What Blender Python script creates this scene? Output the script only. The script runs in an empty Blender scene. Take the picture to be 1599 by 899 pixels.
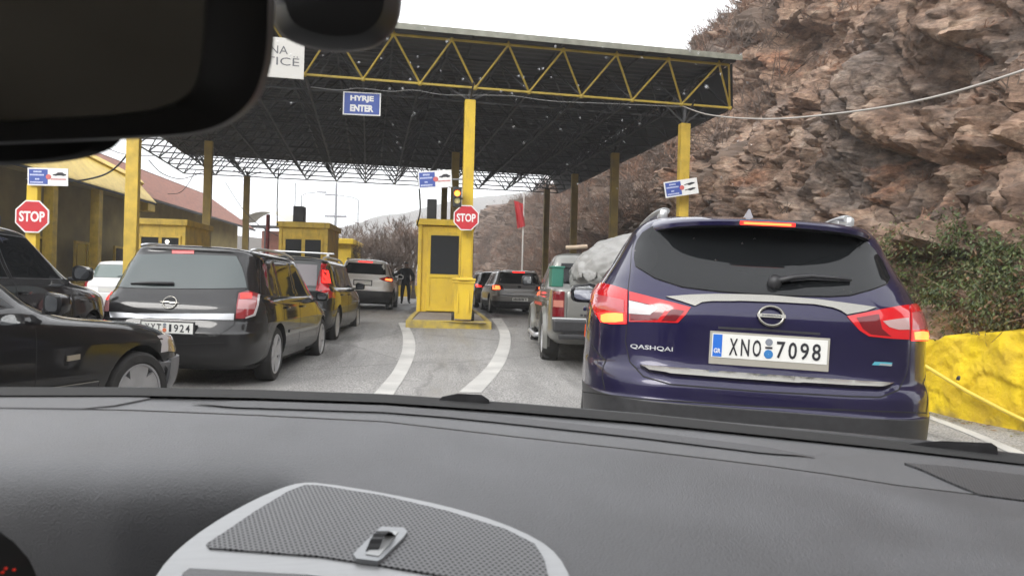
import bpy, bmesh, math, random
import numpy as np
from mathutils import Vector, Matrix
from mathutils.bvhtree import BVHTree
from mathutils.geometry import delaunay_2d_cdt
rad = math.radians
scene = bpy.context.scene
COL = scene.collection
random.seed(7)
RNG = np.random.default_rng(11)

# ------------------------------------------------------------------ camera
EYE = Vector((0.0, 0.0, 1.15)); FPX = 1155.0
YAW, PITCH, ROLL = math.atan(91 / 1155), rad(0.25), rad(1.5)
_f = Vector((math.sin(YAW) * math.cos(PITCH), math.cos(YAW) * math.cos(PITCH), math.sin(PITCH)))
_r0 = Vector((math.cos(YAW), -math.sin(YAW), 0)); _u0 = _r0.cross(_f)
_r = _r0 * math.cos(ROLL) + _u0 * math.sin(ROLL); _u = _u0 * math.cos(ROLL) - _r0 * math.sin(ROLL)
cd = bpy.data.cameras.new('camera'); cam = bpy.data.objects.new('camera', cd); COL.objects.link(cam)
cam.matrix_world = Matrix(((_r.x, _u.x, -_f.x, EYE.x), (_r.y, _u.y, -_f.y, EYE.y), (_r.z, _u.z, -_f.z, EYE.z), (0, 0, 0, 1)))
cd.sensor_width = 36; cd.lens = FPX / 1599 * 36; cd.clip_start = 0.02; cd.clip_end = 3000
cd.dof.use_dof = True; cd.dof.focus_distance = 3.4; cd.dof.aperture_fstop = cd.lens / 2.4
scene.camera = cam
# ------------------------------------------------------------------ sky, sun, exposure
SUN_EL, SUN_ROT = rad(34), rad(215)
W = bpy.data.worlds.new("World"); scene.world = W; W.use_nodes = True
wn = W.node_tree.nodes; wl = W.node_tree.links
bg = wn['Background']; sky = wn.new('ShaderNodeTexSky'); sky.sky_type = 'NISHITA'; sky.sun_disc = False
sky.sun_elevation = SUN_EL; sky.sun_rotation = SUN_ROT; sky.air_density = 1.2; sky.dust_density = 4.0
hs = wn.new('ShaderNodeHueSaturation'); hs.inputs['Saturation'].default_value = 0.12
mx = wn.new('ShaderNodeMix'); mx.data_type = 'RGBA'; mx.inputs['Factor'].default_value = 0.72
mx.inputs['B'].default_value = (14.0, 14.1, 14.4, 1)
wl.new(sky.outputs[0], hs.inputs['Color']); wl.new(hs.outputs[0], mx.inputs['A']); wl.new(mx.outputs['Result'], bg.inputs['Color'])
bg.inputs['Strength'].default_value = 0.13
sd = bpy.data.lights.new('sun', 'SUN'); sd.energy = 1.2; sd.angle = rad(25); sd.color = (1, 0.97, 0.92)
so = bpy.data.objects.new('sun', sd); COL.objects.link(so)
so.rotation_euler = (rad(90) - SUN_EL, 0, math.pi - SUN_ROT)
scene.view_settings.view_transform = 'Standard'; scene.view_settings.look = 'None'
scene.view_settings.exposure = 0.9; scene.view_settings.gamma = 1.0; scene.view_settings.use_curve_mapping = False
scene.cycles.max_bounces = 8; scene.cycles.transparent_max_bounces = 24
scene.cycles.sample_clamp_indirect = 6; scene.cycles.use_denoising = True

# ------------------------------------------------------------------ helpers
def raydir(px, py):
    return _f * FPX + _r * (px - 799.5) - _u * (py - 449.5)
def P(px, py, D):
    d = raydir(px, py); return EYE + d * (D / d.y)
def Pz(px, py, dist):                      # distance along the optical axis
    return EYE + raydir(px, py) * (dist / FPX)
def sstep(a, b, x):
    t = min(1, max(0, (x - a) / (b - a))); return t * t * (3 - 2 * t)
def lerp_tab(tab, x):
    if x <= tab[0][0]: return tab[0][1]
    for (a, b), (c, d) in zip(tab, tab[1:]):
        if x <= c: return b + (d - b) * (x - a) / (c - a)
    return tab[-1][1]
def gz(x, y):
    """height of the road"""
    cross = lerp_tab([(-30, 0.0), (-9, 0.02), (-4.2, .05), (-3.2, .05), (1.5, 0), (6, -.16), (12, -.2)], x) * sstep(4.6, 8.2, y)
    g = lerp_tab([(-50, 0), (9, 0), (11.6, .07), (13.5, .15), (16.1, .27), (18, .33), (24, .42), (35, .52), (60, .6), (400, 2)], y)
    return cross + g * lerp_tab([(-12, .35), (-6.5, .4), (-4.8, 1), (30, 1)], x)
def ground_px(px, py, dz=0.0):
    d = raydir(px, py).normalized(); t = 2.0; prev = None
    for i in range(6000):
        p = EYE + d * t
        if p.z < gz(p.x, p.y) + dz: return Vector((p.x, p.y, gz(p.x, p.y) + dz))
        t += .02
    return p

def nodes_of(m):
    return m.node_tree.nodes, m.node_tree.links, m.node_tree.nodes['Principled BSDF']
MATS = {}
def mat(name, col, rough=.6, metal=0.0, coat=0.0, spec=.5, var=0.0, vscale=6.0, bump=0.0, bscale=40.0, emit=None, estr=0.0, col2=None, trans=0.0, detail=6, stretch=None):
    if name in MATS: return MATS[name]
    m = bpy.data.materials.new(name); m.use_nodes = True; n, l, b = nodes_of(m)
    b.inputs['Base Color'].default_value = (*col, 1); b.inputs['Roughness'].default_value = rough
    b.inputs['Metallic'].default_value = metal; b.inputs['Coat Weight'].default_value = coat; b.inputs['Coat Roughness'].default_value = .04
    b.inputs['Specular IOR Level'].default_value = spec; b.inputs['Transmission Weight'].default_value = trans
    if emit: b.inputs['Emission Color'].default_value = (*emit, 1); b.inputs['Emission Strength'].default_value = estr
    tc = n.new('ShaderNodeTexCoord'); src = tc.outputs['Object']
    if stretch:
        mp = n.new('ShaderNodeMapping'); mp.inputs['Scale'].default_value = stretch; l.new(src, mp.inputs['Vector']); src = mp.outputs[0]
    if var or col2:
        t = n.new('ShaderNodeTexNoise'); t.inputs['Scale'].default_value = vscale; t.inputs['Detail'].default_value = detail; l.new(src, t.inputs['Vector'])
        r = n.new('ShaderNodeValToRGB'); r.color_ramp.elements[0].position = .33; r.color_ramp.elements[1].position = .68
        c2 = col2 if col2 else tuple(min(1, c * (1 + var)) for c in col); c1 = col if col2 else tuple(c * (1 - var) for c in col)
        r.color_ramp.elements[0].color = (*c1, 1); r.color_ramp.elements[1].color = (*c2, 1)
        l.new(t.outputs['Fac'], r.inputs['Fac']); l.new(r.outputs['Color'], b.inputs['Base Color'])
        mr = n.new('ShaderNodeMapRange'); mr.inputs['To Min'].default_value = max(.02, rough * .8); mr.inputs['To Max'].default_value = min(1, rough * 1.25)
        l.new(t.outputs['Fac'], mr.inputs['Value']); l.new(mr.outputs[0], b.inputs['Roughness'])
    if bump:
        t2 = n.new('ShaderNodeTexNoise'); t2.inputs['Scale'].default_value = bscale; t2.inputs['Detail'].default_value = 5; l.new(src, t2.inputs['Vector'])
        bp = n.new('ShaderNodeBump'); bp.inputs['Strength'].default_value = bump; bp.inputs['Distance'].default_value = .02
        l.new(t2.outputs['Fac'], bp.inputs['Height']); l.new(bp.outputs[0], b.inputs['Normal'])
    MATS[name] = m; return m

def mesh_obj(name, verts, faces, mats, parent=None, smooth=False, midx=None, sharp=None, uvs=None):
    me = bpy.data.meshes.new(name); me.from_pydata([tuple(v) for v in verts], [], faces)
    for m in (mats if isinstance(mats, (list, tuple)) else [mats]): me.materials.append(m)
    if midx is not None: me.polygons.foreach_set('material_index', midx)
    if smooth: me.polygons.foreach_set('use_smooth', [True] * len(me.polygons))
    if smooth and sharp: me.set_sharp_from_angle(angle=rad(sharp))
    if uvs is not None:
        u = me.uv_layers.new(name='uv'); arr = np.array([uvs[l.vertex_index] for l in me.loops], dtype=np.float32).ravel(); u.data.foreach_set('uv', arr)
    me.update(); o = bpy.data.objects.new(name, me); COL.objects.link(o)
    if parent is not None: attach(o, parent)
    return o
def attach(o, parent):
    o.parent = parent
    root = parent
    while root.parent is not None: root = root.parent
    o.matrix_parent_inverse = Matrix.Identity(4)
def tag(o, label=None, cat=None, group=None, kind=None):
    if label: o['label'] = label
    if cat: o['category'] = cat
    if group: o['group'] = group
    if kind: o['kind'] = kind
    return o
def thing(name, label, cat, M=None, group=None):
    o = bpy.data.objects.new(name, None); COL.objects.link(o); o.empty_display_size = .2
    if M is not None: o.matrix_world = M if isinstance(M, Matrix) else Matrix.Translation(M)
    bpy.context.view_layer.update()
    return tag(o, label, cat, group)

class MB:
    """collects simple shapes into one mesh"""
    def __init__(s): s.v = []; s.f = []; s.m = []
    def add(s, v, f, m=0):
        k = len(s.v); s.v += [Vector(p) for p in v]; s.f += [tuple(i + k for i in q) for q in f]; s.m += [m] * len(f); return s
    def box(s, c, size, m=0, rot=None):
        a = [Vector((x * size[0] / 2, y * size[1] / 2, z * size[2] / 2)) for x in (-1, 1) for y in (-1, 1) for z in (-1, 1)]
        if rot: a = [rot @ p for p in a]
        return s.add([Vector(c) + p for p in a], [(0, 1, 3, 2), (4, 6, 7, 5), (0, 4, 5, 1), (2, 3, 7, 6), (0, 2, 6, 4), (1, 5, 7, 3)], m)
    def bbox(s, c, size, r=.01, m=0, rot=None):
        """box with chamfered edges"""
        hx, hy, hz = (q / 2 for q in size); r = min(r, hx * .9, hy * .9, hz * .9); V = []; F = []
        bm = bmesh.new(); bmesh.ops.create_cube(bm, size=1)
        for v in bm.verts: v.co = Vector((v.co.x * size[0], v.co.y * size[1], v.co.z * size[2]))
        bmesh.ops.bevel(bm, geom=bm.edges[:], offset=r, segments=2, affect='EDGES', profile=.6)
        bm.verts.index_update()
        V = [v.co.copy() for v in bm.verts]; F = [tuple(v.index for v in f.verts) for f in bm.faces]; bm.free()
        if rot: V = [rot @ p for p in V]
        return s.add([Vector(c) + p for p in V], F, m)
    def bar(s, a, b, r, n=5, m=0, r2=None, caps=True):
        a, b = Vector(a), Vector(b); d = b - a
        if d.length < 1e-6: return s
        d.normalize(); e = d.orthogonal().normalized(); g = d.cross(e); r2 = r if r2 is None else r2
        V = []
        for c, q in ((a, r), (b, r2)):
            for i in range(n):
                t = 2 * math.pi * i / n; V.append(c + e * (q * math.cos(t)) + g * (q * math.sin(t)))
        F = [(i, (i + 1) % n, n + (i + 1) % n, n + i) for i in range(n)]
        if caps: F += [tuple(range(n))[::-1], tuple(range(n, 2 * n))]
        return s.add(V, F, m)
    def tube(s, pts, r, n=6, m=0, flat=None):
        pts = [Vector(p) for p in pts]; V = []; F = []
        up = Vector((0, 0, 1))
        for i, p in enumerate(pts):
            d = (pts[min(i + 1, len(pts) - 1)] - pts[max(i - 1, 0)]).normalized()
            e = d.cross(up); e = e.normalized() if e.length > 1e-4 else d.orthogonal().normalized(); g = e.cross(d)
            rr = r[i] if isinstance(r, (list, tuple)) else r
            for k in range(n):
                t = 2 * math.pi * k / n; V.append(p + e * (rr * math.cos(t)) + g * (rr * (flat or 1) * math.sin(t)))
        for i in range(len(pts) - 1):
            for k in range(n): F.append((i * n + k, i * n + (k + 1) % n, (i + 1) * n + (k + 1) % n, (i + 1) * n + k))
        F += [tuple(range(n))[::-1], tuple(range(len(V) - n, len(V)))]
        return s.add(V, F, m)
    def prism(s, poly, fr, t0, t1, m=0, taper=0.0):
        """extrude a 2D polygon in the frame fr=(o,U,V,N) from t0 to t1"""
        o, U, Vv, N = fr; n = len(poly); cx = sum(p[0] for p in poly) / n; cy = sum(p[1] for p in poly) / n
        V = [o + U * x + Vv * y + N * t0 for x, y in poly] + [o + U * (x + (cx - x) * taper) + Vv * (y + (cy - y) * taper) + N * t1 for x, y in poly]
        F = [(i, (i + 1) % n, n + (i + 1) % n, n + i) for i in range(n)] + [tuple(range(n))[::-1], tuple(range(n, 2 * n))]
        return s.add(V, F, m)
    def lathe(s, prof, o, ax, n=32, m=0):
        """revolve (radius, along) pairs about the axis ax at o"""
        ax = Vector(ax).normalized(); e = ax.orthogonal().normalized(); g = ax.cross(e); V = []; F = []; k = len(prof)
        for i in range(n):
            t = 2 * math.pi * i / n; d = e * math.cos(t) + g * math.sin(t)
            V += [Vector(o) + d * r + ax * h for r, h in prof]
        for i in range(n):
            j = (i + 1) % n
            for q in range(k - 1): F.append((i * k + q, j * k + q, j * k + q + 1, i * k + q + 1))
        return s.add(V, F, m)
    def build(s, name, mats, parent=None, smooth=False, sharp=None):
        return mesh_obj(name, s.v, s.f, mats, parent, smooth, s.m if isinstance(mats, (list, tuple)) else None, sharp)

def frame(o, U, Vv):
    U = Vector(U).normalized(); Vv = Vector(Vv).normalized(); return (Vector(o), U, Vv, U.cross(Vv).normalized())
def text_shape(s, bold=0.0):
    c = bpy.data.curves.new('lettering', 'FONT'); c.body = s; c.offset = bold; c.extrude = .01; c.resolution_u = 3; c.align_x = 'CENTER'
    o = bpy.data.objects.new('lettering', c); COL.objects.link(o); bpy.context.view_layer.update()
    me = bpy.data.meshes.new_from_object(o.evaluated_get(bpy.context.evaluated_depsgraph_get()))
    V = [v.co.copy() for v in me.vertices]; F = [tuple(p.vertices) for p in me.polygons]
    bpy.data.objects.remove(o); bpy.data.curves.remove(c); bpy.data.meshes.remove(me)
    x0, x1 = min(v.x for v in V), max(v.x for v in V); y0, y1 = min(v.y for v in V), max(v.y for v in V)
    return [((v.x - x0) / (x1 - x0) - .5, (v.y - y0) / (y1 - y0) - .5, 1 if v.z > 0 else 0) for v in V], F
def add_text(mb, s, fr, cx, cy, w, h, t0, t1, m=0, bold=0.0, slant=0.0):
    V, F = text_shape(s, bold); o, U, Vv, N = fr
    mb.add([o + U * (cx + x * w + slant * y * h) + Vv * (cy + y * h) + N * (t0 + (t1 - t0) * k) for x, y, k in V], F, m)

def cdt(poly, s):
    pts = []; n = len(poly)
    for i in range(n):
        a, b = Vector(poly[i]), Vector(poly[(i + 1) % n]); k = max(1, int((b - a).length / s))
        pts += [a.lerp(b, j / k) for j in range(k)]
    nb = len(pts); edges = [(i, (i + 1) % nb) for i in range(nb)]
    x0, x1 = min(p.x for p in pts), max(p.x for p in pts); y0, y1 = min(p.y for p in pts), max(p.y for p in pts)
    def inside(x, y):
        r = False
        for i in range(nb):
            a, b = pts[i], pts[i - 1]
            if (a.y > y) != (b.y > y) and x < (b.x - a.x) * (y - a.y) / (b.y - a.y) + a.x: r = not r
        return r
    extra = []
    y = y0 + s * .5; j = 0
    while y < y1:
        x = x0 + s * (.5 if j % 2 else .1)
        while x < x1:
            if inside(x, y) and min((Vector((x, y)) - p).length_squared for p in pts) > (s * .45) ** 2: extra.append(Vector((x, y)))
            x += s
        y += s * .87; j += 1
    V, E, F, *_ = delaunay_2d_cdt(pts + extra, edges, [], 1, 1e-7)
    return [Vector(v) for v in V], [tuple(f) for f in F]
def drape(name, poly, s, caster, mats, parent, off=.004, base=-.006, seam=0.0, smooth=True):
    """a sheet cut to a 2D outline, laid on a surface with a rim; caster(u,v)->(co,normal)"""
    V2, F = cdt(poly, s); co = []; nn = []
    for v in V2:
        c, n = caster(v.x, v.y); co.append(c); nn.append(n)
    FF = []
    for f in F:
        fn = (co[f[1]] - co[f[0]]).cross(co[f[2]] - co[f[0]])
        FF.append(f if fn.dot(nn[f[0]]) > 0 else f[::-1])
    cnt = {}
    for f in FF:
        for i in range(len(f)):
            a, b = f[i], f[(i + 1) % len(f)]; k = (min(a, b), max(a, b)); cnt.setdefault(k, []).append((a, b))
    bound = [e[0] for e in cnt.values() if len(e) == 1]
    out = {}
    for a, b in bound:
        d = (co[b] - co[a]); o = d.cross(nn[a])
        if o.length > 1e-9:
            o.normalize()
            for q in (a, b): out[q] = out.get(q, Vector((0, 0, 0))) + o
    top = [c + n * off for c, n in zip(co, nn)]; V = list(top); ring = {}
    for q, o in out.items():
        ring[q] = len(V); o = o.normalized() if o.length > 1e-9 else o; V.append(co[q] + nn[q] * (.0012 if seam else base) + o * seam)
    nf = len(FF)
    for a, b in bound:
        if a in ring and b in ring: FF.append((b, a, ring[a], ring[b]))
    mi = None
    if isinstance(mats, (list, tuple)): mi = [0] * nf + [1] * (len(FF) - nf)
    return mesh_obj(name, V, FF, mats, parent, smooth, mi, sharp=50)

# vectorised value noise for terrain
def vnoise(x, y, z, seed=0):
    xi, yi, zi = np.floor(x).astype(np.int64), np.floor(y).astype(np.int64), np.floor(z).astype(np.int64)
    fx, fy, fz = x - xi, y - yi, z - zi
    fx, fy, fz = (t * t * t * (t * (t * 6 - 15) + 10) for t in (fx, fy, fz))
    def h(a, b, c):
        n = (a * 374761393 + b * 668265263 + c * 2147483647 + seed * 974634777) & 0xffffffff
        n = ((n ^ (n >> 13)) * 1274126177) & 0xffffffff; n = n ^ (n >> 16); return (n & 0xffff) / 65535.0
    r = 0
    for dx in (0, 1):
        for dy in (0, 1):
            for dz in (0, 1):
                r = r + h(xi + dx, yi + dy, zi + dz) * (fx if dx else 1 - fx) * (fy if dy else 1 - fy) * (fz if dz else 1 - fz)
    return r * 2 - 1
def fbm(x, y, z, o=4, seed=0, ridged=False):
    a, s, t = 1.0, 0, 0
    for i in range(o):
        v = vnoise(x, y, z, seed + i); v = 1 - 2 * np.abs(v) if ridged else v
        s = s + a * v; t += a; x, y, z = x * 2.03 + 3.1, y * 2.03 + 1.7, z * 2.03 + 9.2; a *= .52
    return s / t

def facets(x, y, z, seed=0, tilt=1.0):
    """angular broken blocks: every cell is a tilted plane at its own depth"""
    xi, yi, zi = np.floor(x), np.floor(y), np.floor(z); best = np.full(x.shape, 1e9); val = np.zeros(x.shape); second = np.full(x.shape, 1e9)
    def h(a, b, c, k):
        n = (a.astype(np.int64) * 374761393 + b.astype(np.int64) * 668265263 + c.astype(np.int64) * 1442695041 + (seed * 13 + k) * 974634777) & 0xffffffff
        n = ((n ^ (n >> 13)) * 1274126177) & 0xffffffff; n = n ^ (n >> 16); return (n & 0xffff) / 65535.0
    for dx in (-1, 0, 1):
        for dy in (-1, 0, 1):
            for dz in (-1, 0, 1):
                a, b, c = xi + dx, yi + dy, zi + dz; px, py, pz = a + h(a, b, c, 1), b + h(a, b, c, 2), c + h(a, b, c, 3)
                d = (x - px) ** 2 + (y - py) ** 2 + (z - pz) ** 2
                v = (h(a, b, c, 4) - .5) * 1.1 + tilt * ((h(a, b, c, 5) - .5) * (y - py) * 2 + (h(a, b, c, 6) - .62) * (z - pz) * 2.2)
                m = d < best; second = np.where(m, best, np.minimum(second, d)); val = np.where(m, v, val); best = np.where(m, d, best)
    crack = np.clip((np.sqrt(second) - np.sqrt(best)) / .12, 0, 1)
    return val - (1 - crack) * .35
# ------------------------------------------------------------------ materials
M_yellow = mat('yellow_paint', (.72, .50, .03), .45, col2=(.60, .40, .035), vscale=2.2, bump=.08, bscale=25, detail=9)
def weather(m, amount, col=(.16, .10, .04)):
    n, l, b = nodes_of(m); src = b.inputs['Base Color'].links[0].from_socket; tc = n.new('ShaderNodeTexCoord'); mp = n.new('ShaderNodeMapping'); mp.inputs['Scale'].default_value = (5, 5, .9); l.new(tc.outputs['Object'], mp.inputs[0])
    t = n.new('ShaderNodeTexNoise'); t.inputs['Scale'].default_value = 1.6; t.inputs['Detail'].default_value = 10; t.inputs['Roughness'].default_value = .72; l.new(mp.outputs[0], t.inputs['Vector'])
    r = n.new('ShaderNodeMapRange'); r.inputs['From Min'].default_value = .54; r.inputs['From Max'].default_value = .76; r.inputs['To Max'].default_value = amount; l.new(t.outputs['Fac'], r.inputs['Value'])
    x = n.new('ShaderNodeMix'); x.data_type = 'RGBA'; x.inputs['B'].default_value = (*col, 1); l.new(r.outputs[0], x.inputs['Factor']); l.new(src, x.inputs['A']); l.new(x.outputs['Result'], b.inputs['Base Color'])
weather(M_yellow, .65)
M_yellow2 = mat('dull_yellow_paint', (.56, .385, .055), .55, var=.18, vscale=4, bump=.1, bscale=20)
weather(M_yellow2, .8)
M_yellow_shade = mat('shaded_yellow_paint', (.36, .26, .07), .65, col2=(.24, .18, .07), vscale=3, bump=.1, bscale=20, detail=9)  # darker yellow for the far posts, canopy shade put into the colour
M_white = mat('white_paint', (.74, .74, .73), .5, var=.06)
M_black = mat('black_plastic', (.022, .022, .024), .45, var=.25, vscale=30)
M_blackg = mat('black_gloss', (.012, .012, .014), .12)
M_rubber = mat('tyre_rubber', (.025, .024, .023), .8, var=.3, vscale=12, bump=.2, bscale=60)
M_alloy = mat('alloy', (.46, .46, .47), .35, metal=.45, var=.12, vscale=20)
M_chrome = mat('chrome', (.27, .262, .24), .2, metal=1, var=.05)
M_silver = mat('satin_silver', (.55, .56, .57), .32, metal=.7)
M_glass = mat('tinted_glass', (.010, .011, .012), .03, spec=.28)
M_glass2 = mat('clear_glass', (.05, .065, .065), .03, spec=.8)
M_under = mat('underbody', (.012, .012, .012), .9)
M_steel_d = mat('dark_steel', (.045, .045, .048), .55, var=.35, vscale=2.5)
M_cable = mat('black_cable', (.02, .02, .02), .6)
M_red = mat('sign_red', (.50, .02, .03), .4, var=.05)
M_blue = mat('sign_blue', (.05, .09, .34), .4, var=.05)
M_ink = mat('sign_black', (.02, .02, .025), .5)
M_lens = mat('red_lens', (.32, .008, .012), .08, coat=.6)
M_lens_on = mat('glowing_red_lens', (.36, .008, .012), .08, coat=.6, emit=(1, .015, .02), estr=.13)
M_lens_d = mat('dark_red_lens', (.13, .006, .01), .1, coat=.6)
M_lensw = mat('clear_lens', (.50, .47, .47), .12, coat=.5)
M_pink = mat('pink_lens', (.40, .075, .085), .12, coat=.5)
M_brake = mat('lit_brake_lens', (.5, .01, .01), .2, emit=(1, .025, .018), estr=1.5)
M_brakehot = mat('lit_brake_core', (.7, .15, .03), .2, emit=(1, .12, .03), estr=2.6)
M_amber = mat('lit_amber', (.9, .4, .1), .2, emit=(1, .22, .03), estr=2.6)
M_lampw = mat('lit_white', (.9, .9, .8), .2, emit=(1, .92, .75), estr=7)
M_plate = mat('plate_white', (.70, .70, .67), .35)
M_conc = mat('concrete', (.30, .28, .26), .85, var=.2, vscale=2.2, bump=.25, bscale=30)

def asphalt():
    m = mat('asphalt', (.1, .1, .1), .8); n, l, b = nodes_of(m)
    tc = n.new('ShaderNodeTexCoord')
    a = n.new('ShaderNodeTexNoise'); a.inputs['Scale'].default_value = .8; a.inputs['Detail'].default_value = 10; a.inputs['Roughness'].default_value = .65
    f = n.new('ShaderNodeTexNoise'); f.inputs['Scale'].default_value = 55; f.inputs['Detail'].default_value = 4
    mp = n.new('ShaderNodeMapping'); mp.inputs['Scale'].default_value = (2.2, .25, 1); l.new(tc.outputs['Object'], mp.inputs[0])
    s = n.new('ShaderNodeTexNoise'); s.inputs['Scale'].default_value = 1.1; s.inputs['Detail'].default_value = 5; l.new(mp.outputs[0], s.inputs['Vector'])
    for t in (a, f): l.new(tc.outputs['Object'], t.inputs['Vector'])
    r = n.new('ShaderNodeValToRGB'); r.color_ramp.elements[0].position = .3; r.color_ramp.elements[1].position = .7
    r.color_ramp.elements[0].color = (.18, .176, .169, 1); r.color_ramp.elements[1].color = (.30, .29, .277, 1)
    ad = n.new('ShaderNodeMath'); ad.operation = 'MULTIPLY_ADD'; ad.inputs[1].default_value = .5; l.new(a.outputs['Fac'], ad.inputs[0])
    hf = n.new('ShaderNodeMath'); hf.operation = 'MULTIPLY'; hf.inputs[1].default_value = .5; l.new(s.outputs['Fac'], hf.inputs[0]); l.new(hf.outputs[0], ad.inputs[2])
    l.new(ad.outputs[0], r.inputs['Fac'])
    mix = n.new('ShaderNodeMix'); mix.data_type = 'RGBA'; mix.blend_type = 'OVERLAY'; mix.inputs['Factor'].default_value = .9
    rf = n.new('ShaderNodeValToRGB'); rf.color_ramp.elements[0].position = .35; rf.color_ramp.elements[1].position = .65; l.new(f.outputs['Fac'], rf.inputs['Fac'])
    rf.color_ramp.elements[0].color = (.16, .16, .16, 1); rf.color_ramp.elements[1].color = (.84, .84, .84, 1)
    l.new(r.outputs['Color'], mix.inputs['A']); l.new(rf.outputs['Color'], mix.inputs['B']); l.new(mix.outputs['Result'], b.inputs['Base Color'])
    cv = n.new('ShaderNodeTexVoronoi'); cv.feature = 'DISTANCE_TO_EDGE'; cv.inputs['Scale'].default_value = .42; wq = n.new('ShaderNodeMix'); wq.data_type = 'VECTOR'; wq.inputs['Factor'].default_value = .35; l.new(tc.outputs['Object'], wq.inputs['A']); l.new(a.outputs['Color'], wq.inputs['B']); l.new(wq.outputs['Result'], cv.inputs['Vector'])
    cr = n.new('ShaderNodeMapRange'); cr.inputs['From Max'].default_value = .012; cr.inputs['To Min'].default_value = .68; l.new(cv.outputs['Distance'], cr.inputs['Value'])
    st = n.new('ShaderNodeTexNoise'); st.inputs['Scale'].default_value = .55; st.inputs['Detail'].default_value = 7; st.inputs['Roughness'].default_value = .62; l.new(mp.outputs[0], st.inputs['Vector']); sr = n.new('ShaderNodeMapRange'); sr.inputs['From Min'].default_value = .54; sr.inputs['From Max'].default_value = .66; sr.inputs['To Min'].default_value = 1; sr.inputs['To Max'].default_value = .52; l.new(st.outputs['Fac'], sr.inputs['Value'])
    mu = n.new('ShaderNodeMath'); mu.operation = 'MULTIPLY'; l.new(cr.outputs[0], mu.inputs[0]); l.new(sr.outputs[0], mu.inputs[1]); m3 = n.new('ShaderNodeMix'); m3.data_type = 'RGBA'; m3.blend_type = 'MULTIPLY'; m3.inputs['Factor'].default_value = 1; l.new(mix.outputs['Result'], m3.inputs['A']); l.new(mu.outputs[0], m3.inputs['B']); l.new(m3.outputs['Result'], b.inputs['Base Color'])
    rr = n.new('ShaderNodeMapRange'); rr.inputs['From Min'].default_value = .35; rr.inputs['From Max'].default_value = .65; rr.inputs['To Min'].default_value = .42; rr.inputs['To Max'].default_value = .85
    l.new(s.outputs['Fac'], rr.inputs['Value']); l.new(rr.outputs[0], b.inputs['Roughness'])
    bp = n.new('ShaderNodeBump'); bp.inputs['Strength'].default_value = .35; bp.inputs['Distance'].default_value = .01; l.new(f.outputs['Fac'], bp.inputs['Height']); l.new(bp.outputs[0], b.inputs['Normal'])
    return m
M_asphalt = asphalt()
M_line = mat('road_paint', (.50, .49, .46), .7, col2=(.36, .352, .335), vscale=1.6, detail=12)

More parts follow.
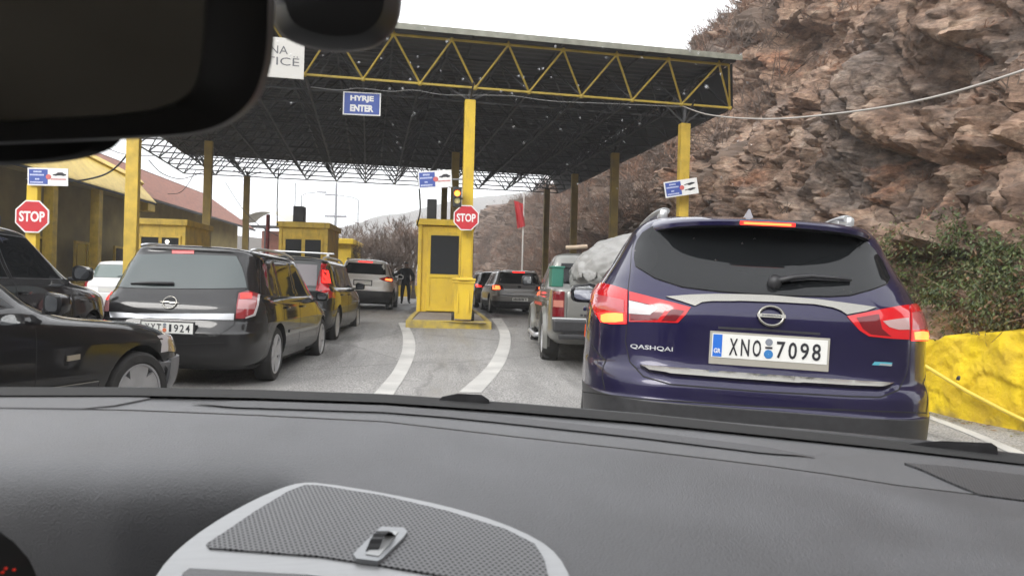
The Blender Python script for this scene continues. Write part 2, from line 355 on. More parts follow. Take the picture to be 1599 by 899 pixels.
def rock():
    m = mat('rock', (.3, .2, .14), .85); n, l, b = nodes_of(m)
    tc = n.new('ShaderNodeTexCoord'); mp = n.new('ShaderNodeMapping'); mp.inputs['Rotation'].default_value = (rad(35), rad(10), 0); mp.inputs['Scale'].default_value = (1, .75, 1.6)
    l.new(tc.outputs['Object'], mp.inputs[0])
    def noise(sc, det=8, rough=.6, src=None):
        t = n.new('ShaderNodeTexNoise'); t.inputs['Scale'].default_value = sc; t.inputs['Detail'].default_value = det; t.inputs['Roughness'].default_value = rough
        l.new(src or mp.outputs[0], t.inputs['Vector']); return t
    def ramp(src, els):
        r = n.new('ShaderNodeValToRGB'); e = r.color_ramp.elements
        while len(e) < len(els): e.new(.5)
        for k, (p, c) in enumerate(els): e[k].position = p; e[k].color = (*c, 1)
        l.new(src, r.inputs['Fac']); return r
    big = noise(.33, 5); mid = noise(1.5, 9, .65); fine = noise(7, 8, .7)
    c1 = ramp(mid.outputs['Fac'], [(.28, (.088, .056, .041)), (.41, (.19, .121, .084)), (.53, (.295, .197, .14)), (.64, (.40, .295, .219)), (.76, (.52, .42, .325))])
    c2 = ramp(mid.outputs['Fac'], [(.3, (.10, .080, .068)), (.5, (.20, .165, .142)), (.7, (.38, .325, .28))])
    c3 = ramp(fine.outputs['Fac'], [(.3, (.28, .115, .065)), (.6, (.42, .22, .13))])
    mA = n.new('ShaderNodeMix'); mA.data_type = 'RGBA'; k1 = ramp(big.outputs['Fac'], [(.52, (0, 0, 0)), (.68, (.85, .85, .85))]); l.new(k1.outputs[0], mA.inputs['Factor']); l.new(c1.outputs[0], mA.inputs['A']); l.new(c2.outputs[0], mA.inputs['B'])
    b2 = noise(.6, 4); k2 = ramp(b2.outputs['Fac'], [(.59, (0, 0, 0)), (.69, (.8, .8, .8))])
    mB = n.new('ShaderNodeMix'); mB.data_type = 'RGBA'; l.new(k2.outputs[0], mB.inputs['Factor']); l.new(mA.outputs['Result'], mB.inputs['A']); l.new(c3.outputs[0], mB.inputs['B'])
    v = n.new('ShaderNodeTexVoronoi'); v.feature = 'DISTANCE_TO_EDGE'; v.inputs['Scale'].default_value = 2.6
    wv = n.new('ShaderNodeMix'); wv.data_type = 'VECTOR'; wv.inputs['Factor'].default_value = .25; l.new(mp.outputs[0], wv.inputs['A']); l.new(mid.outputs['Color'], wv.inputs['B']); l.new(wv.outputs['Result'], v.inputs['Vector'])
    ov = n.new('ShaderNodeMix'); ov.data_type = 'RGBA'; ov.blend_type = 'OVERLAY'; ov.inputs['Factor'].default_value = .8
    k3 = ramp(fine.outputs['Fac'], [(.3, (.15, .15, .15)), (.7, (.85, .85, .85))]); l.new(mB.outputs['Result'], ov.inputs['A']); l.new(k3.outputs[0], ov.inputs['B']); vc = n.new('ShaderNodeTexVoronoi'); vc.inputs['Scale'].default_value = 1.7; l.new(wv.outputs['Result'], vc.inputs['Vector']); vb = n.new('ShaderNodeSeparateColor'); l.new(vc.outputs['Color'], vb.inputs[0])
    k4 = ramp(vb.outputs['Red'], [(.0, (.36, .36, .37)), (1.0, (.66, .64, .62))]); ov2 = n.new('ShaderNodeMix'); ov2.data_type = 'RGBA'; ov2.blend_type = 'OVERLAY'; ov2.inputs['Factor'].default_value = .7; l.new(ov.outputs['Result'], ov2.inputs['A']); l.new(k4.outputs[0], ov2.inputs['B']); ms = n.new('ShaderNodeMapping'); ms.inputs['Scale'].default_value = (.9, .9, .13); l.new(tc.outputs['Object'], ms.inputs[0]); sk = noise(1.5, 7, .65, ms.outputs[0]); k5 = ramp(sk.outputs['Fac'], [(.50, (1, 1, 1)), (.66, (.62, .60, .58))])
    wet = n.new('ShaderNodeMix'); wet.data_type = 'RGBA'; wet.blend_type = 'MULTIPLY'; wet.inputs['Factor'].default_value = 1; l.new(ov2.outputs['Result'], wet.inputs['A']); l.new(k5.outputs[0], wet.inputs['B']); l.new(wet.outputs['Result'], b.inputs['Base Color'])
    mn = n.new('ShaderNodeMath'); mn.operation = 'MINIMUM'; mn.inputs[1].default_value = .12; l.new(v.outputs['Distance'], mn.inputs[0])
    b1 = n.new('ShaderNodeBump'); b1.inputs['Strength'].default_value = .6; b1.inputs['Distance'].default_value = .35; l.new(mn.outputs[0], b1.inputs['Height'])
    bb = n.new('ShaderNodeBump'); bb.inputs['Strength'].default_value = .9; bb.inputs['Distance'].default_value = .12; l.new(fine.outputs['Fac'], bb.inputs['Height']); l.new(b1.outputs[0], bb.inputs['Normal']); l.new(bb.outputs[0], b.inputs['Normal'])
    return m
M_rock = rock()

def rootof(o):
    while o.parent is not None: o = o.parent
    return o
def bw(mb, name, mats, parent, smooth=False, sharp=None):
    """build a shape given in world coordinates as a part of parent"""
    Mi = rootof(parent).matrix_world.inverted(); mb.v = [Mi @ p for p in mb.v]
    return mb.build(name, mats, parent, smooth, sharp)

# ================================================================== SETTING
def build_ground():
    ys = sorted(set([-400, -150, -60, -25] + list(np.arange(-10, 45, .5)) + list(np.arange(45, 120, 5)) + [150, 250, 400, 800, 1500]))
    xs = sorted(set([-900, -300, -120, -60, -30] + list(np.arange(-20, 12.1, .5)) + [20, 40, 100, 300, 900]))
    V = [(x, y, gz(x, y)) for y in ys for x in xs]; k = len(xs)
    F = [(j * k + i, j * k + i + 1, (j + 1) * k + i + 1, (j + 1) * k + i) for j in range(len(ys) - 1) for i in range(k - 1)]
    tag(mesh_obj('road', V, F, M_asphalt, smooth=True), 'wet grey asphalt road under the cars', kind='structure')
build_ground()

def ribbon(name, left, right, dz=.005, m=M_line, sub=14):
    """a painted strip between two pixel curves, laid on the road"""
    def res(c, n):
        out = []; 
        for i in range(n + 1):
            t = i / n * (len(c) - 1); k = min(int(t), len(c) - 2); f = t - k
            p0 = c[max(k - 1, 0)]; p1 = c[k]; p2 = c[k + 1]; p3 = c[min(k + 2, len(c) - 1)]
            out.append(tuple(.5 * (2 * p1[a] + (p2[a] - p0[a]) * f + (2 * p0[a] - 5 * p1[a] + 4 * p2[a] - p3[a]) * f * f + (3 * p1[a] - p0[a] - 3 * p2[a] + p3[a]) * f ** 3) for a in (0, 1)))
        return out
    n = sub * (len(left) - 1); L = [ground_px(*p) for p in res(left, n)]; R = [ground_px(*p) for p in res(right, n)]
    V = []; F = []; k = 4
    for a, b in zip(L, R):
        for j in range(k + 1):
            p = a.lerp(b, j / k); V.append((p.x, p.y, gz(p.x, p.y) + dz))
    for i in range(n):
        for j in range(k): F.append((i * (k + 1) + j, i * (k + 1) + j + 1, (i + 1) * (k + 1) + j + 1, (i + 1) * (k + 1) + j))
    return tag(mesh_obj(name, V, F, m, smooth=True), kind='structure')
tag(ribbon('road_marking', [(581, 618), (612, 582), (627, 550), (629, 525), (622, 504)], [(613, 618), (636, 582), (648, 550), (646, 525), (634, 504)]), 'white line curving to the booth island, left of it')
tag(ribbon('road_marking', [(716, 613), (757, 576), (776, 545), (780, 520), (767, 497)], [(752, 613), (783, 576), (796, 545), (796, 520), (783, 497)]), 'white line curving to the booth island, right of it')
tag(ribbon('road_marking', [(1599, 707), (1520, 674), (1450, 648), (1380, 622)], [(1599, 718), (1520, 682), (1450, 654), (1380, 627)]), 'faded white edge line beside the yellow wall')

# ---- cliff
XB = [(1, 6.6), (6, 6.0), (9, 6.15), (14, 6.6), (19, 7.2), (25, 6.3), (32, 5.3), (40, 4.3), (50, 3.2), (60, 1.6), (75, -2), (95, -8)]
KX = [(1, .38), (14, .35), (20, .35), (26, .37), (32, .46), (38, .6), (50, .75), (95, 1.0)]
def cliff_points(D, T):
    xb = np.interp(D, [a for a, _ in XB], [b for _, b in XB]); kx = np.interp(D, [a for a, _ in KX], [b for _, b in KX])
    x = xb + kx * T + .25 * np.sin(T * .9 + D * .31); y = D + 0 * T; z = T - .35
    wx, wy, wz = x + .5 * fbm(x * .8, y * .8, z * .8, 2, 91), y + .5 * fbm(x * .8, y * .8, z * .8, 2, 92), z + .5 * fbm(x * .8, y * .8, z * .8, 2, 93)
    r1, r2 = wy * .8 + wz * .6, wz * .8 - wy * .6                              # beds dip towards the road ahead
    n = .9 * fbm(x * .22, y * .16, z * .26, 4, 3) + .45 * fbm(x * .5, y * .42 + z * .3, z * .62, 4, 9, True)
    n = n + .95 * facets(wx * .24, r1 * .20, r2 * .30, 1, .9) + .55 * facets(wx * .7, r1 * .60, r2 * .86, 2, 1.1) + .24 * facets(wx * 2.3, r1 * 2.0, r2 * 2.6, 3) + .085 * facets(wx * 5.0, r1 * 4.5, r2 * 6.0, 4)
    n = n + .10 * fbm(x * 4.2, y * 4.2, z * 4.2, 3, 23, True)
    st = y * .55 + z * .8 + .6 * fbm(x * .3, y * .3, z * .3, 2, 40)          # tilted beds
    n = n + .10 * (np.abs((st % 1.15) / 1.15 - .5) * 2 - .5)
    w = np.clip(T / 1.3, .12, 1)
    return x - n * .80 * w, y + .12 * n * w, z + .22 * n * w
def build_cliff():
    nd, nt = 560, 260
    D = np.exp(np.linspace(math.log(4.0), math.log(95), nd)); t = np.linspace(0, 1, nt) ** 1.25 * 15.2
    DD, TT = np.meshgrid(D, t, indexing='ij')
    ridge = np.interp(DD, [4, 24, 30, 45, 60, 95], [1, 1, .95, .82, .72, .75])
    X, Y, Z = cliff_points(DD, TT * ridge)
    V = np.stack([X, Y, Z], -1).reshape(-1, 3)
    i = np.arange(nd - 1)[:, None] * nt + np.arange(nt - 1)[None, :]
    F = np.stack([i, i + 1, i + nt + 1, i + nt], -1).reshape(-1, 4)
    V = V.tolist(); F = F.tolist()
    # behind the brow the slope runs back as hillside
    k0 = len(V)
    for a in range(nd):
        p = V[a * nt + nt - 1]; V.append([p[0] + 9, p[1] + 1.5, p[2] + 1.2]); V.append([p[0] + 45, p[1] + 4, p[2] + 3.0])
    for a in range(nd - 1):
        F.append([a * nt + nt - 1, k0 + 2 * a, k0 + 2 * a + 2, (a + 1) * nt + nt - 1]); F.append([k0 + 2 * a, k0 + 2 * a + 1, k0 + 2 * a + 3, k0 + 2 * a + 2])
    M_earth = mat('slope_earth', (.085, .058, .042), .95, col2=(.17, .12, .09), vscale=1.6, bump=.6, bscale=7, detail=9)
    mi = [1 if V[f[0]][1] > 27 + 5 * math.sin(V[f[0]][2] * 1.3 + V[f[0]][1] * .7) - .35 * V[f[0]][2] * 0 else 0 for f in F]
    o = mesh_obj('cliff', V, F, [M_rock, M_earth], smooth=True, sharp=32, midx=mi)
    tag(o, 'brown and grey rock cliff rising beside the road', kind='structure')
    return BVHTree.FromPolygons([Vector(v) for v in V], F), D, t
CLIFF, CD, CT = build_cliff()
def cliff_hit(y, z, x0=-14):
    h = CLIFF.ray_cast(Vector((x0, y, z)), Vector((1, 0, 0)))
    return (h[0], h[1]) if h[0] is not None else (None, None)

# ---- painted wall at the foot of the cliff
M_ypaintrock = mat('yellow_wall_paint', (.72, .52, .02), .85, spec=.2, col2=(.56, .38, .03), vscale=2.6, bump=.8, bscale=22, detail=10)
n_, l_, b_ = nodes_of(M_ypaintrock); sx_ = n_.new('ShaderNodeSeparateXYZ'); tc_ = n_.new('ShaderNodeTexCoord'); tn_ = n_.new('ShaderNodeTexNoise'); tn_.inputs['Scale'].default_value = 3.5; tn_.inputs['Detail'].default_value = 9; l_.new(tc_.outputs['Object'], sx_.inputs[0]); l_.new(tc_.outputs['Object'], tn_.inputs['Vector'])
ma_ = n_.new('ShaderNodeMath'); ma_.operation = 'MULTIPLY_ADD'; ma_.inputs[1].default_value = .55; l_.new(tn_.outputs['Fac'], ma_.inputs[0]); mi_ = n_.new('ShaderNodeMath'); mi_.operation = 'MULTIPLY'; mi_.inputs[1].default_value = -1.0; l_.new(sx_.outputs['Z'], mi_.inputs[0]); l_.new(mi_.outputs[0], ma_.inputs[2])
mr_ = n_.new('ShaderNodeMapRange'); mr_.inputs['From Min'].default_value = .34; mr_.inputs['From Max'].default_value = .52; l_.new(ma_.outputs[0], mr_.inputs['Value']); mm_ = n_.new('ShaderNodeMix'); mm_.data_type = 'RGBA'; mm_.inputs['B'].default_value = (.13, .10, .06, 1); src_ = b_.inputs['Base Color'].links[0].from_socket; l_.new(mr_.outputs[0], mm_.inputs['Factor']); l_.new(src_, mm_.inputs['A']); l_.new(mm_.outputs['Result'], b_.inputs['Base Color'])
def build_wall():
    n, k = 420, 34; V = []; F = []
    y = np.linspace(3.2, 15.5, n)
    tops = np.interp(y, [3, 8.2, 8.6, 12, 16], [1.06, 1.04, .86, .80, .8]) + .13 * fbm(y * .7, y * 0, y * 0, 3, 51) + .05 * fbm(y * 3, y * 0, y * 0, 3, 52)
    yy_, zz_ = np.meshgrid(y, np.linspace(0, 1.3, k), indexing='ij'); QW = .035 * fbm(yy_ * 5, zz_ * 5, zz_ * 0, 3, 61) +   .040 * facets(yy_ * 1.6, zz_ * 2.6, zz_ * 0 + .5, 7, .8) +   .018 * facets(yy_ * 6, zz_ * 7, zz_ * 0 + .5, 8, .8)
    for i in range(n):
        xw = np.interp(y[i], [3, 9, 13, 16], [5.62, 5.66, 6.0, 6.35]); zg = gz(xw, y[i]) - .05
        for j in range(k):
            f = j / (k - 5)
            if f <= 1: x, z = xw + .10 * f + .02 * math.sin(f * 9 + y[i]), zg + tops[i] * f + (gz(xw, y[i]) + .05 - zg) * 0
            else: x, z = xw + .10 + (j - (k - 5)) * .14, zg + tops[i] + .02 * (j - k + 5)
            q = QW[i, j]
            V.append((x - q * min(1, f * 3), y[i], z))
    for i in range(n - 1):
        for j in range(k - 1): F.append((i * k + j, i * k + j + 1, (i + 1) * k + j + 1, (i + 1) * k + j))
    V += [(7.4, y[0], -.3), (7.4, y[-1], .2)]; 
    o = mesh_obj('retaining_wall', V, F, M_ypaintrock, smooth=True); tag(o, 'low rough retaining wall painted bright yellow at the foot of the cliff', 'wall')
build_wall()
for (px, py, s) in ((1537, 592, .035),):
    b = MB(); c = P(px, py, 7.9); c.x = 5.62; b.lathe([(s, -.02), (s * 1.05, .0), (s * .9, .012), (s * .4, .016), (.001, .016)], (5.69, 7.9, c.z), (-1, 0, .1), 12)
    tag(b.build('drain_pipe', M_black, smooth=True), 'small round black drain outlet in the yellow wall', 'drain')
pts = [P(px, py, D) for px, py, D in ((1448, 548, 8.9), (1466, 560, 8.6), (1500, 583, 8.15), (1545, 611, 7.65), (1599, 641, 7.1), (1680, 690, 6.3))]
for p in pts: p.x = min(p.x, 5.60)
b = MB(); b.tube(pts, .022, 8); tag(b.build('hose', mat('hose', (.62, .46, .06), .4), smooth=True), 'yellow hose hanging along the yellow wall', 'hose')

# ---- leafy growth over the wall
def leaf_mat(name, a, c, rough=.55):
    m = mat(name, a, rough); n, l, b = nodes_of(m); tc = n.new('ShaderNodeTexCoord'); t = n.new('ShaderNodeTexNoise'); t.inputs['Scale'].default_value = 9; t.inputs['Detail'].default_value = 6
    l.new(tc.outputs['Object'], t.inputs['Vector']); r = n.new('ShaderNodeValToRGB'); r.color_ramp.elements[0].position = .35; r.color_ramp.elements[1].position = .65
    r.color_ramp.elements[0].color = (*a, 1); r.color_ramp.elements[1].color = (*c, 1); l.new(t.outputs['Fac'], r.inputs['Fac']); l.new(r.outputs[0], b.inputs['Base Color']); return m
M_leafs = [leaf_mat('green_leaves', (.030, .048, .013), (.095, .125, .030)), leaf_mat('olive_leaves', (.055, .058, .018), (.14, .135, .042)), leaf_mat('brown_leaves', (.09, .05, .025), (.22, .13, .065))]
def leaf(V, F, Mi, c, s, m, rnd):
    a = Vector((rnd.gauss(0, 1), rnd.gauss(0, 1), rnd.gauss(0, 1))).normalized(); e = a.orthogonal().normalized(); g = a.cross(e); k = len(V)
    V += [c - e * s, c + g * s * .45 - e * s * .1, c + e * s + a * s * .3, c - g * s * .45 - e * s * .1]; F.append((k, k + 1, k + 2, k + 3)); Mi.append(m)
def build_undergrowth():
    rnd = random.Random(4); V, F, Mi = [], [], []
    cl = []
    for _ in range(620):
        y = rnd.uniform(5.8, 11.6); z = rnd.uniform(.85, 2.05) - .10 * max(0, y - 9.5) + .25 * math.sin(y * 2.1)
        if z < .72 and rnd.random() < .55: continue
        if z > 1.75 and rnd.random() < .45: continue
        p, nr = cliff_hit(y, z)
        if p is None: continue
        cl.append((p, nr, z))
    for p, nr, z in cl:
        R = rnd.uniform(.12, .32); mm = rnd.choice((0, 0, 0, 1, 1)) if z > 1.05 else rnd.choice((0, 1, 1, 2, 2))
        cc = p + Vector((-rnd.uniform(.0, .28), 0, rnd.uniform(-.05, .1)))
        for _ in range(rnd.randint(28, 60)):
            d = Vector((rnd.gauss(0, 1), rnd.gauss(0, 1), rnd.gauss(0, .8))).normalized() * R * rnd.random() ** .5
            leaf(V, F, Mi, cc + d, rnd.uniform(.016, .042), mm if rnd.random() < .8 else rnd.choice((0, 1, 2)), rnd)
        if rnd.random() < .5:
            b = MB(); q = cc + Vector((rnd.uniform(-.3, .05), rnd.uniform(-.3, .3), rnd.uniform(-.35, .3))); b.bar(p, q, .006, 3, r2=.003); k = len(V); V += b.v; F += [tuple(i + k for i in f) for f in b.f]; Mi += [2] * len(b.f)
    o = mesh_obj('undergrowth', V, F, M_leafs, midx=Mi); tag(o, 'leafy green and brown creepers hanging over the yellow wall', kind='stuff')
build_undergrowth()

def build_litter():
    rnd = random.Random(15); V, F, Mi = [], [], []
    for _ in range(420):
        y = rnd.uniform(5.5, 15); x = float(np.interp(y, [3, 9, 13, 16], [5.5, 5.54, 5.88, 6.2])) - abs(rnd.gauss(0, .16)); c = Vector((x, y, gz(x, y) + .018)); s_ = rnd.uniform(.012, .035); a = rnd.uniform(0, 6.3)
        e = Vector((math.cos(a), math.sin(a), rnd.uniform(-.25, .25))) * s_; g = Vector((-math.sin(a), math.cos(a), rnd.uniform(-.3, .3))) * s_ * .6; k = len(V); V += [c - e, c + g, c + e, c - g]; F.append((k, k + 1, k + 2, k + 3)); Mi.append(rnd.choice((1, 2, 2)))
    tag(mesh_obj('fallen_leaves', V, F, M_leafs, midx=Mi), 'fallen brown leaves along the foot of the yellow wall', kind='stuff')
build_litter()
# ---- bare brush on the slope
M_twig = mat('twigs', (.095, .068, .052), .8, col2=(.17, .125, .10), vscale=.6)
M_twigr = mat('russet_twigs', (.16, .085, .055), .8, col2=(.27, .155, .10), vscale=.8)
M_bark = mat('bark', (.13, .105, .085), .85, var=.3, vscale=5)
def brush_clump(V, F, Mi, c, R, n, rnd, m):
    for _ in range(n):
        d = Vector((rnd.gauss(0, .6), rnd.gauss(0, .6), abs(rnd.gauss(.7, .4)))); d = d.normalized() * R * rnd.uniform(.5, 1.1)
        s = c + Vector((rnd.uniform(-.3, .3) * R, rnd.uniform(-.3, .3) * R, 0)); e = s + d; w = d.cross(Vector((rnd.random(), rnd.random(), rnd.random()))).normalized() * (.010 + .004 * R)
        k = len(V); V += [s - w, s + w, e + w * .4, e - w * .4]; F.append((k, k + 1, k + 2, k + 3)); Mi.append(m)
        for _ in range(3):
            f = rnd.uniform(.35, .95); q = s.lerp(e, f); d2 = (d.normalized() + Vector((rnd.gauss(0, .7), rnd.gauss(0, .7), rnd.gauss(0, .5)))).normalized() * R * .4; w2 = w * .6
            k = len(V); V += [q - w2, q + w2, q + d2]; F.append((k, k + 1, k + 2)); Mi.append(m)
def build_brush():
    rnd = random.Random(9); V, F, Mi = [], [], []
    for _ in range(2600):
        y = rnd.uniform(22, 80); 
        z = rnd.uniform(.2, 13)
        if y < 34 and (z < 9.2) and rnd.random() < .80 - .45 * (y > 27): continue
        p, nr = cliff_hit(y, z)
        if p is None: continue
        brush_clump(V, F, Mi, p + Vector((-.15, 0, -.1)), rnd.uniform(.5, 1.3), rnd.randint(9, 18), rnd, 1 if rnd.random() < .3 else 0)
    for _ in range(260):                                        # along the brow
        y = rnd.uniform(19, 60); p = CLIFF.ray_cast(Vector((float(np.interp(y, [19, 24, 30, 45, 60], [13.6, 12.6, 11.9, 12, 10])) + rnd.uniform(-.6, 4), y, 40)), Vector((0, 0, -1)))[0]
        if p is None: continue
        brush_clump(V, F, Mi, p - Vector((0, 0, .15)), rnd.uniform(.5, 1.25), rnd.randint(12, 22), rnd, 1 if rnd.random() < .35 else 0)
    for _ in range(90):                                         # tufts on the near face
        y = rnd.uniform(8, 22); z = rnd.uniform(2.5, 11); p, nr = cliff_hit(y, z)
        if p is None: continue
        brush_clump(V, F, Mi, p, rnd.uniform(.15, .4), rnd.randint(8, 14), rnd, rnd.choice((0, 1)))
    tag(mesh_obj('brush', V, F, [M_twig, M_twigr], midx=Mi), 'bare brown brush growing over the rocky slope', kind='stuff')
build_brush()

# ---- far hill and bare trees
M_hill = mat('far_hill', (.11, .10, .09), .95, col2=(.17, .15, .13), vscale=.03, detail=9)
def build_hill():
    prof = [(-700, 5), (-420, 7), (-190, 11), (-117, 17), (-83, 28), (-48, 38), (-12, 45), (30, 52), (90, 60), (200, 70), (400, 70)]
    n, k = 120, 30; V = []; F = []
    xs = np.linspace(-600, 400, n)
    for i in range(n):
        h = lerp_tab(prof, xs[i])
        for j in range(k):
            f = j / (k - 1); y = 260 + 260 * f; z = h * math.sin(f * math.pi / 2) * 1.35 + 6 * float(fbm(np.array(xs[i] * .02), np.array(y * .02), np.array(0.), 4, 71)) * f - 3
            V.append((xs[i], y, z))
    for i in range(n - 1):
        for j in range(k - 1): F.append((i * k + j, (i + 1) * k + j, (i + 1) * k + j + 1, i * k + j + 1))
    tag(mesh_obj('hills', V, F, M_hill, smooth=True), 'misty wooded hill in the distance', kind='structure')
build_hill()

def build_rear():
    V = []; F = []; n, k = 60, 12
    for i in range(n):
        t = i / (n - 1); a = rad(-20) - t * rad(235)                      # added unseen slope for darker reflections, from the right cliff round behind
        R = 6.8 if t == 0 else 6.8 + 50 * min(1, t * 2.2) ** 1.3; cx, cy = math.cos(a) * R, 4.5 + math.sin(a) * R
        for j in range(k):
            f = j / (k - 1); h = lerp_tab([(0, 12), (.35, 18), (.6, 13), (1, 6)], t) * f; q = 1.5 * float(fbm(np.array(cx * .12), np.array(cy * .12), np.array(h * .2), 4, 81))
            V.append((cx * (1 + .30 * f) + q * f, 4.5 + (cy - 4.5) * (1 + .30 * f) + q * f, h + q * f - .4))
    for i in range(n - 1):
        for j in range(k - 1): F.append((i * k + j, (i + 1) * k + j, (i + 1) * k + j + 1, i * k + j + 1))
    tag(mesh_obj('terrain', V, F, M_hill, smooth=True), 'unseen hillside added behind the queue to darken reflections', kind='structure')
build_rear()
def build_haze():
    b = MB(); b.box((20, 300, 70), (1300, 1000, 146)); m = bpy.data.materials.new('haze_air'); m.use_nodes = True; nt = m.node_tree; nt.nodes.clear(); o = nt.nodes.new('ShaderNodeOutputMaterial'); v = nt.nodes.new('ShaderNodeVolumePrincipled')
    v.inputs['Color'].default_value = (.93, .95, .97, 1); v.inputs['Density'].default_value = HAZE; nt.links.new(v.outputs[0], o.inputs['Volume']); tag(b.build('haze', m), 'thin drizzly haze in the air', kind='stuff')
HAZE = .0016
build_haze()

def tree_meshes(seed, H, spread):
    rnd = random.Random(seed); T = MB(); C = MB()
    def grow(p, d, L, r, depth):
        q = p + d * L
        (T if depth < 2 else C).bar(p, q, r, 5 if depth < 2 else 3, r2=r * .65, caps=False)
        if depth >= 6: return
        for _ in range(3 if depth < 4 else 2 + (rnd.random() < .6)):
            nd = (d + Vector((rnd.gauss(0, spread), rnd.gauss(0, spread), rnd.gauss(.08, .3)))).normalized()
            grow(p.lerp(q, rnd.uniform(.55, 1)), nd, L * rnd.uniform(.62, .86), max(r * .58, .012), depth + 1)
    for s in range(2):
        grow(Vector((rnd.uniform(-.2, .2), rnd.uniform(-.2, .2), -.2)), Vector((rnd.gauss(0, .12), rnd.gauss(0, .12), 1)).normalized(), H * .27, H * .018, 0)
    return T, C
TREES = []
for i, (sd_, H, sp, m) in enumerate(((1, 6, .42, M_twig), (2, 7, .38, M_twigr), (3, 5.2, .48, M_twig))):
    T, C = tree_meshes(sd_, H, sp); TREES.append((T, C, m))
tree_spots = [(550, 46, 0, 1.0, 'bare grey-brown tree behind the small yellow building'), (572, 41, 2, 1.0, 'bare brown tree between the yellow building and the russet tree'), (592, 50, 0, 1.12, 'bare grey tree left of the russet tree'),
              (615, 45, 2, 1.15, 'bushy bare tree just above the standing person'), (632, 52, 1, 1.08, 'russet brown bare tree, tallest behind the booth'), (648, 42, 0, 1.0, 'bare brown tree half hidden by the yellow booth'), (604, 38, 2, .8, 'low bare bush behind the white car with lit brake lights')]
done = {}
for px, D, k, s, lab in tree_spots:
    p = P(px, 452, D); p.z = gz(p.x, p.y) - .1
    o = thing('bare_tree', lab, 'tree', Matrix.Translation(p) @ Matrix.Rotation(px * .7, 4, 'Z') @ Matrix.Scale(s, 4), 'bare trees behind the booths')
    if k not in done:
        T, C, m = TREES[k]; done[k] = [T.build('trunk', M_bark, o, smooth=True), C.build('crown', m, o)]
    else:
        for q in done[k]:
            c = q.copy(); COL.objects.link(c); c.parent = o

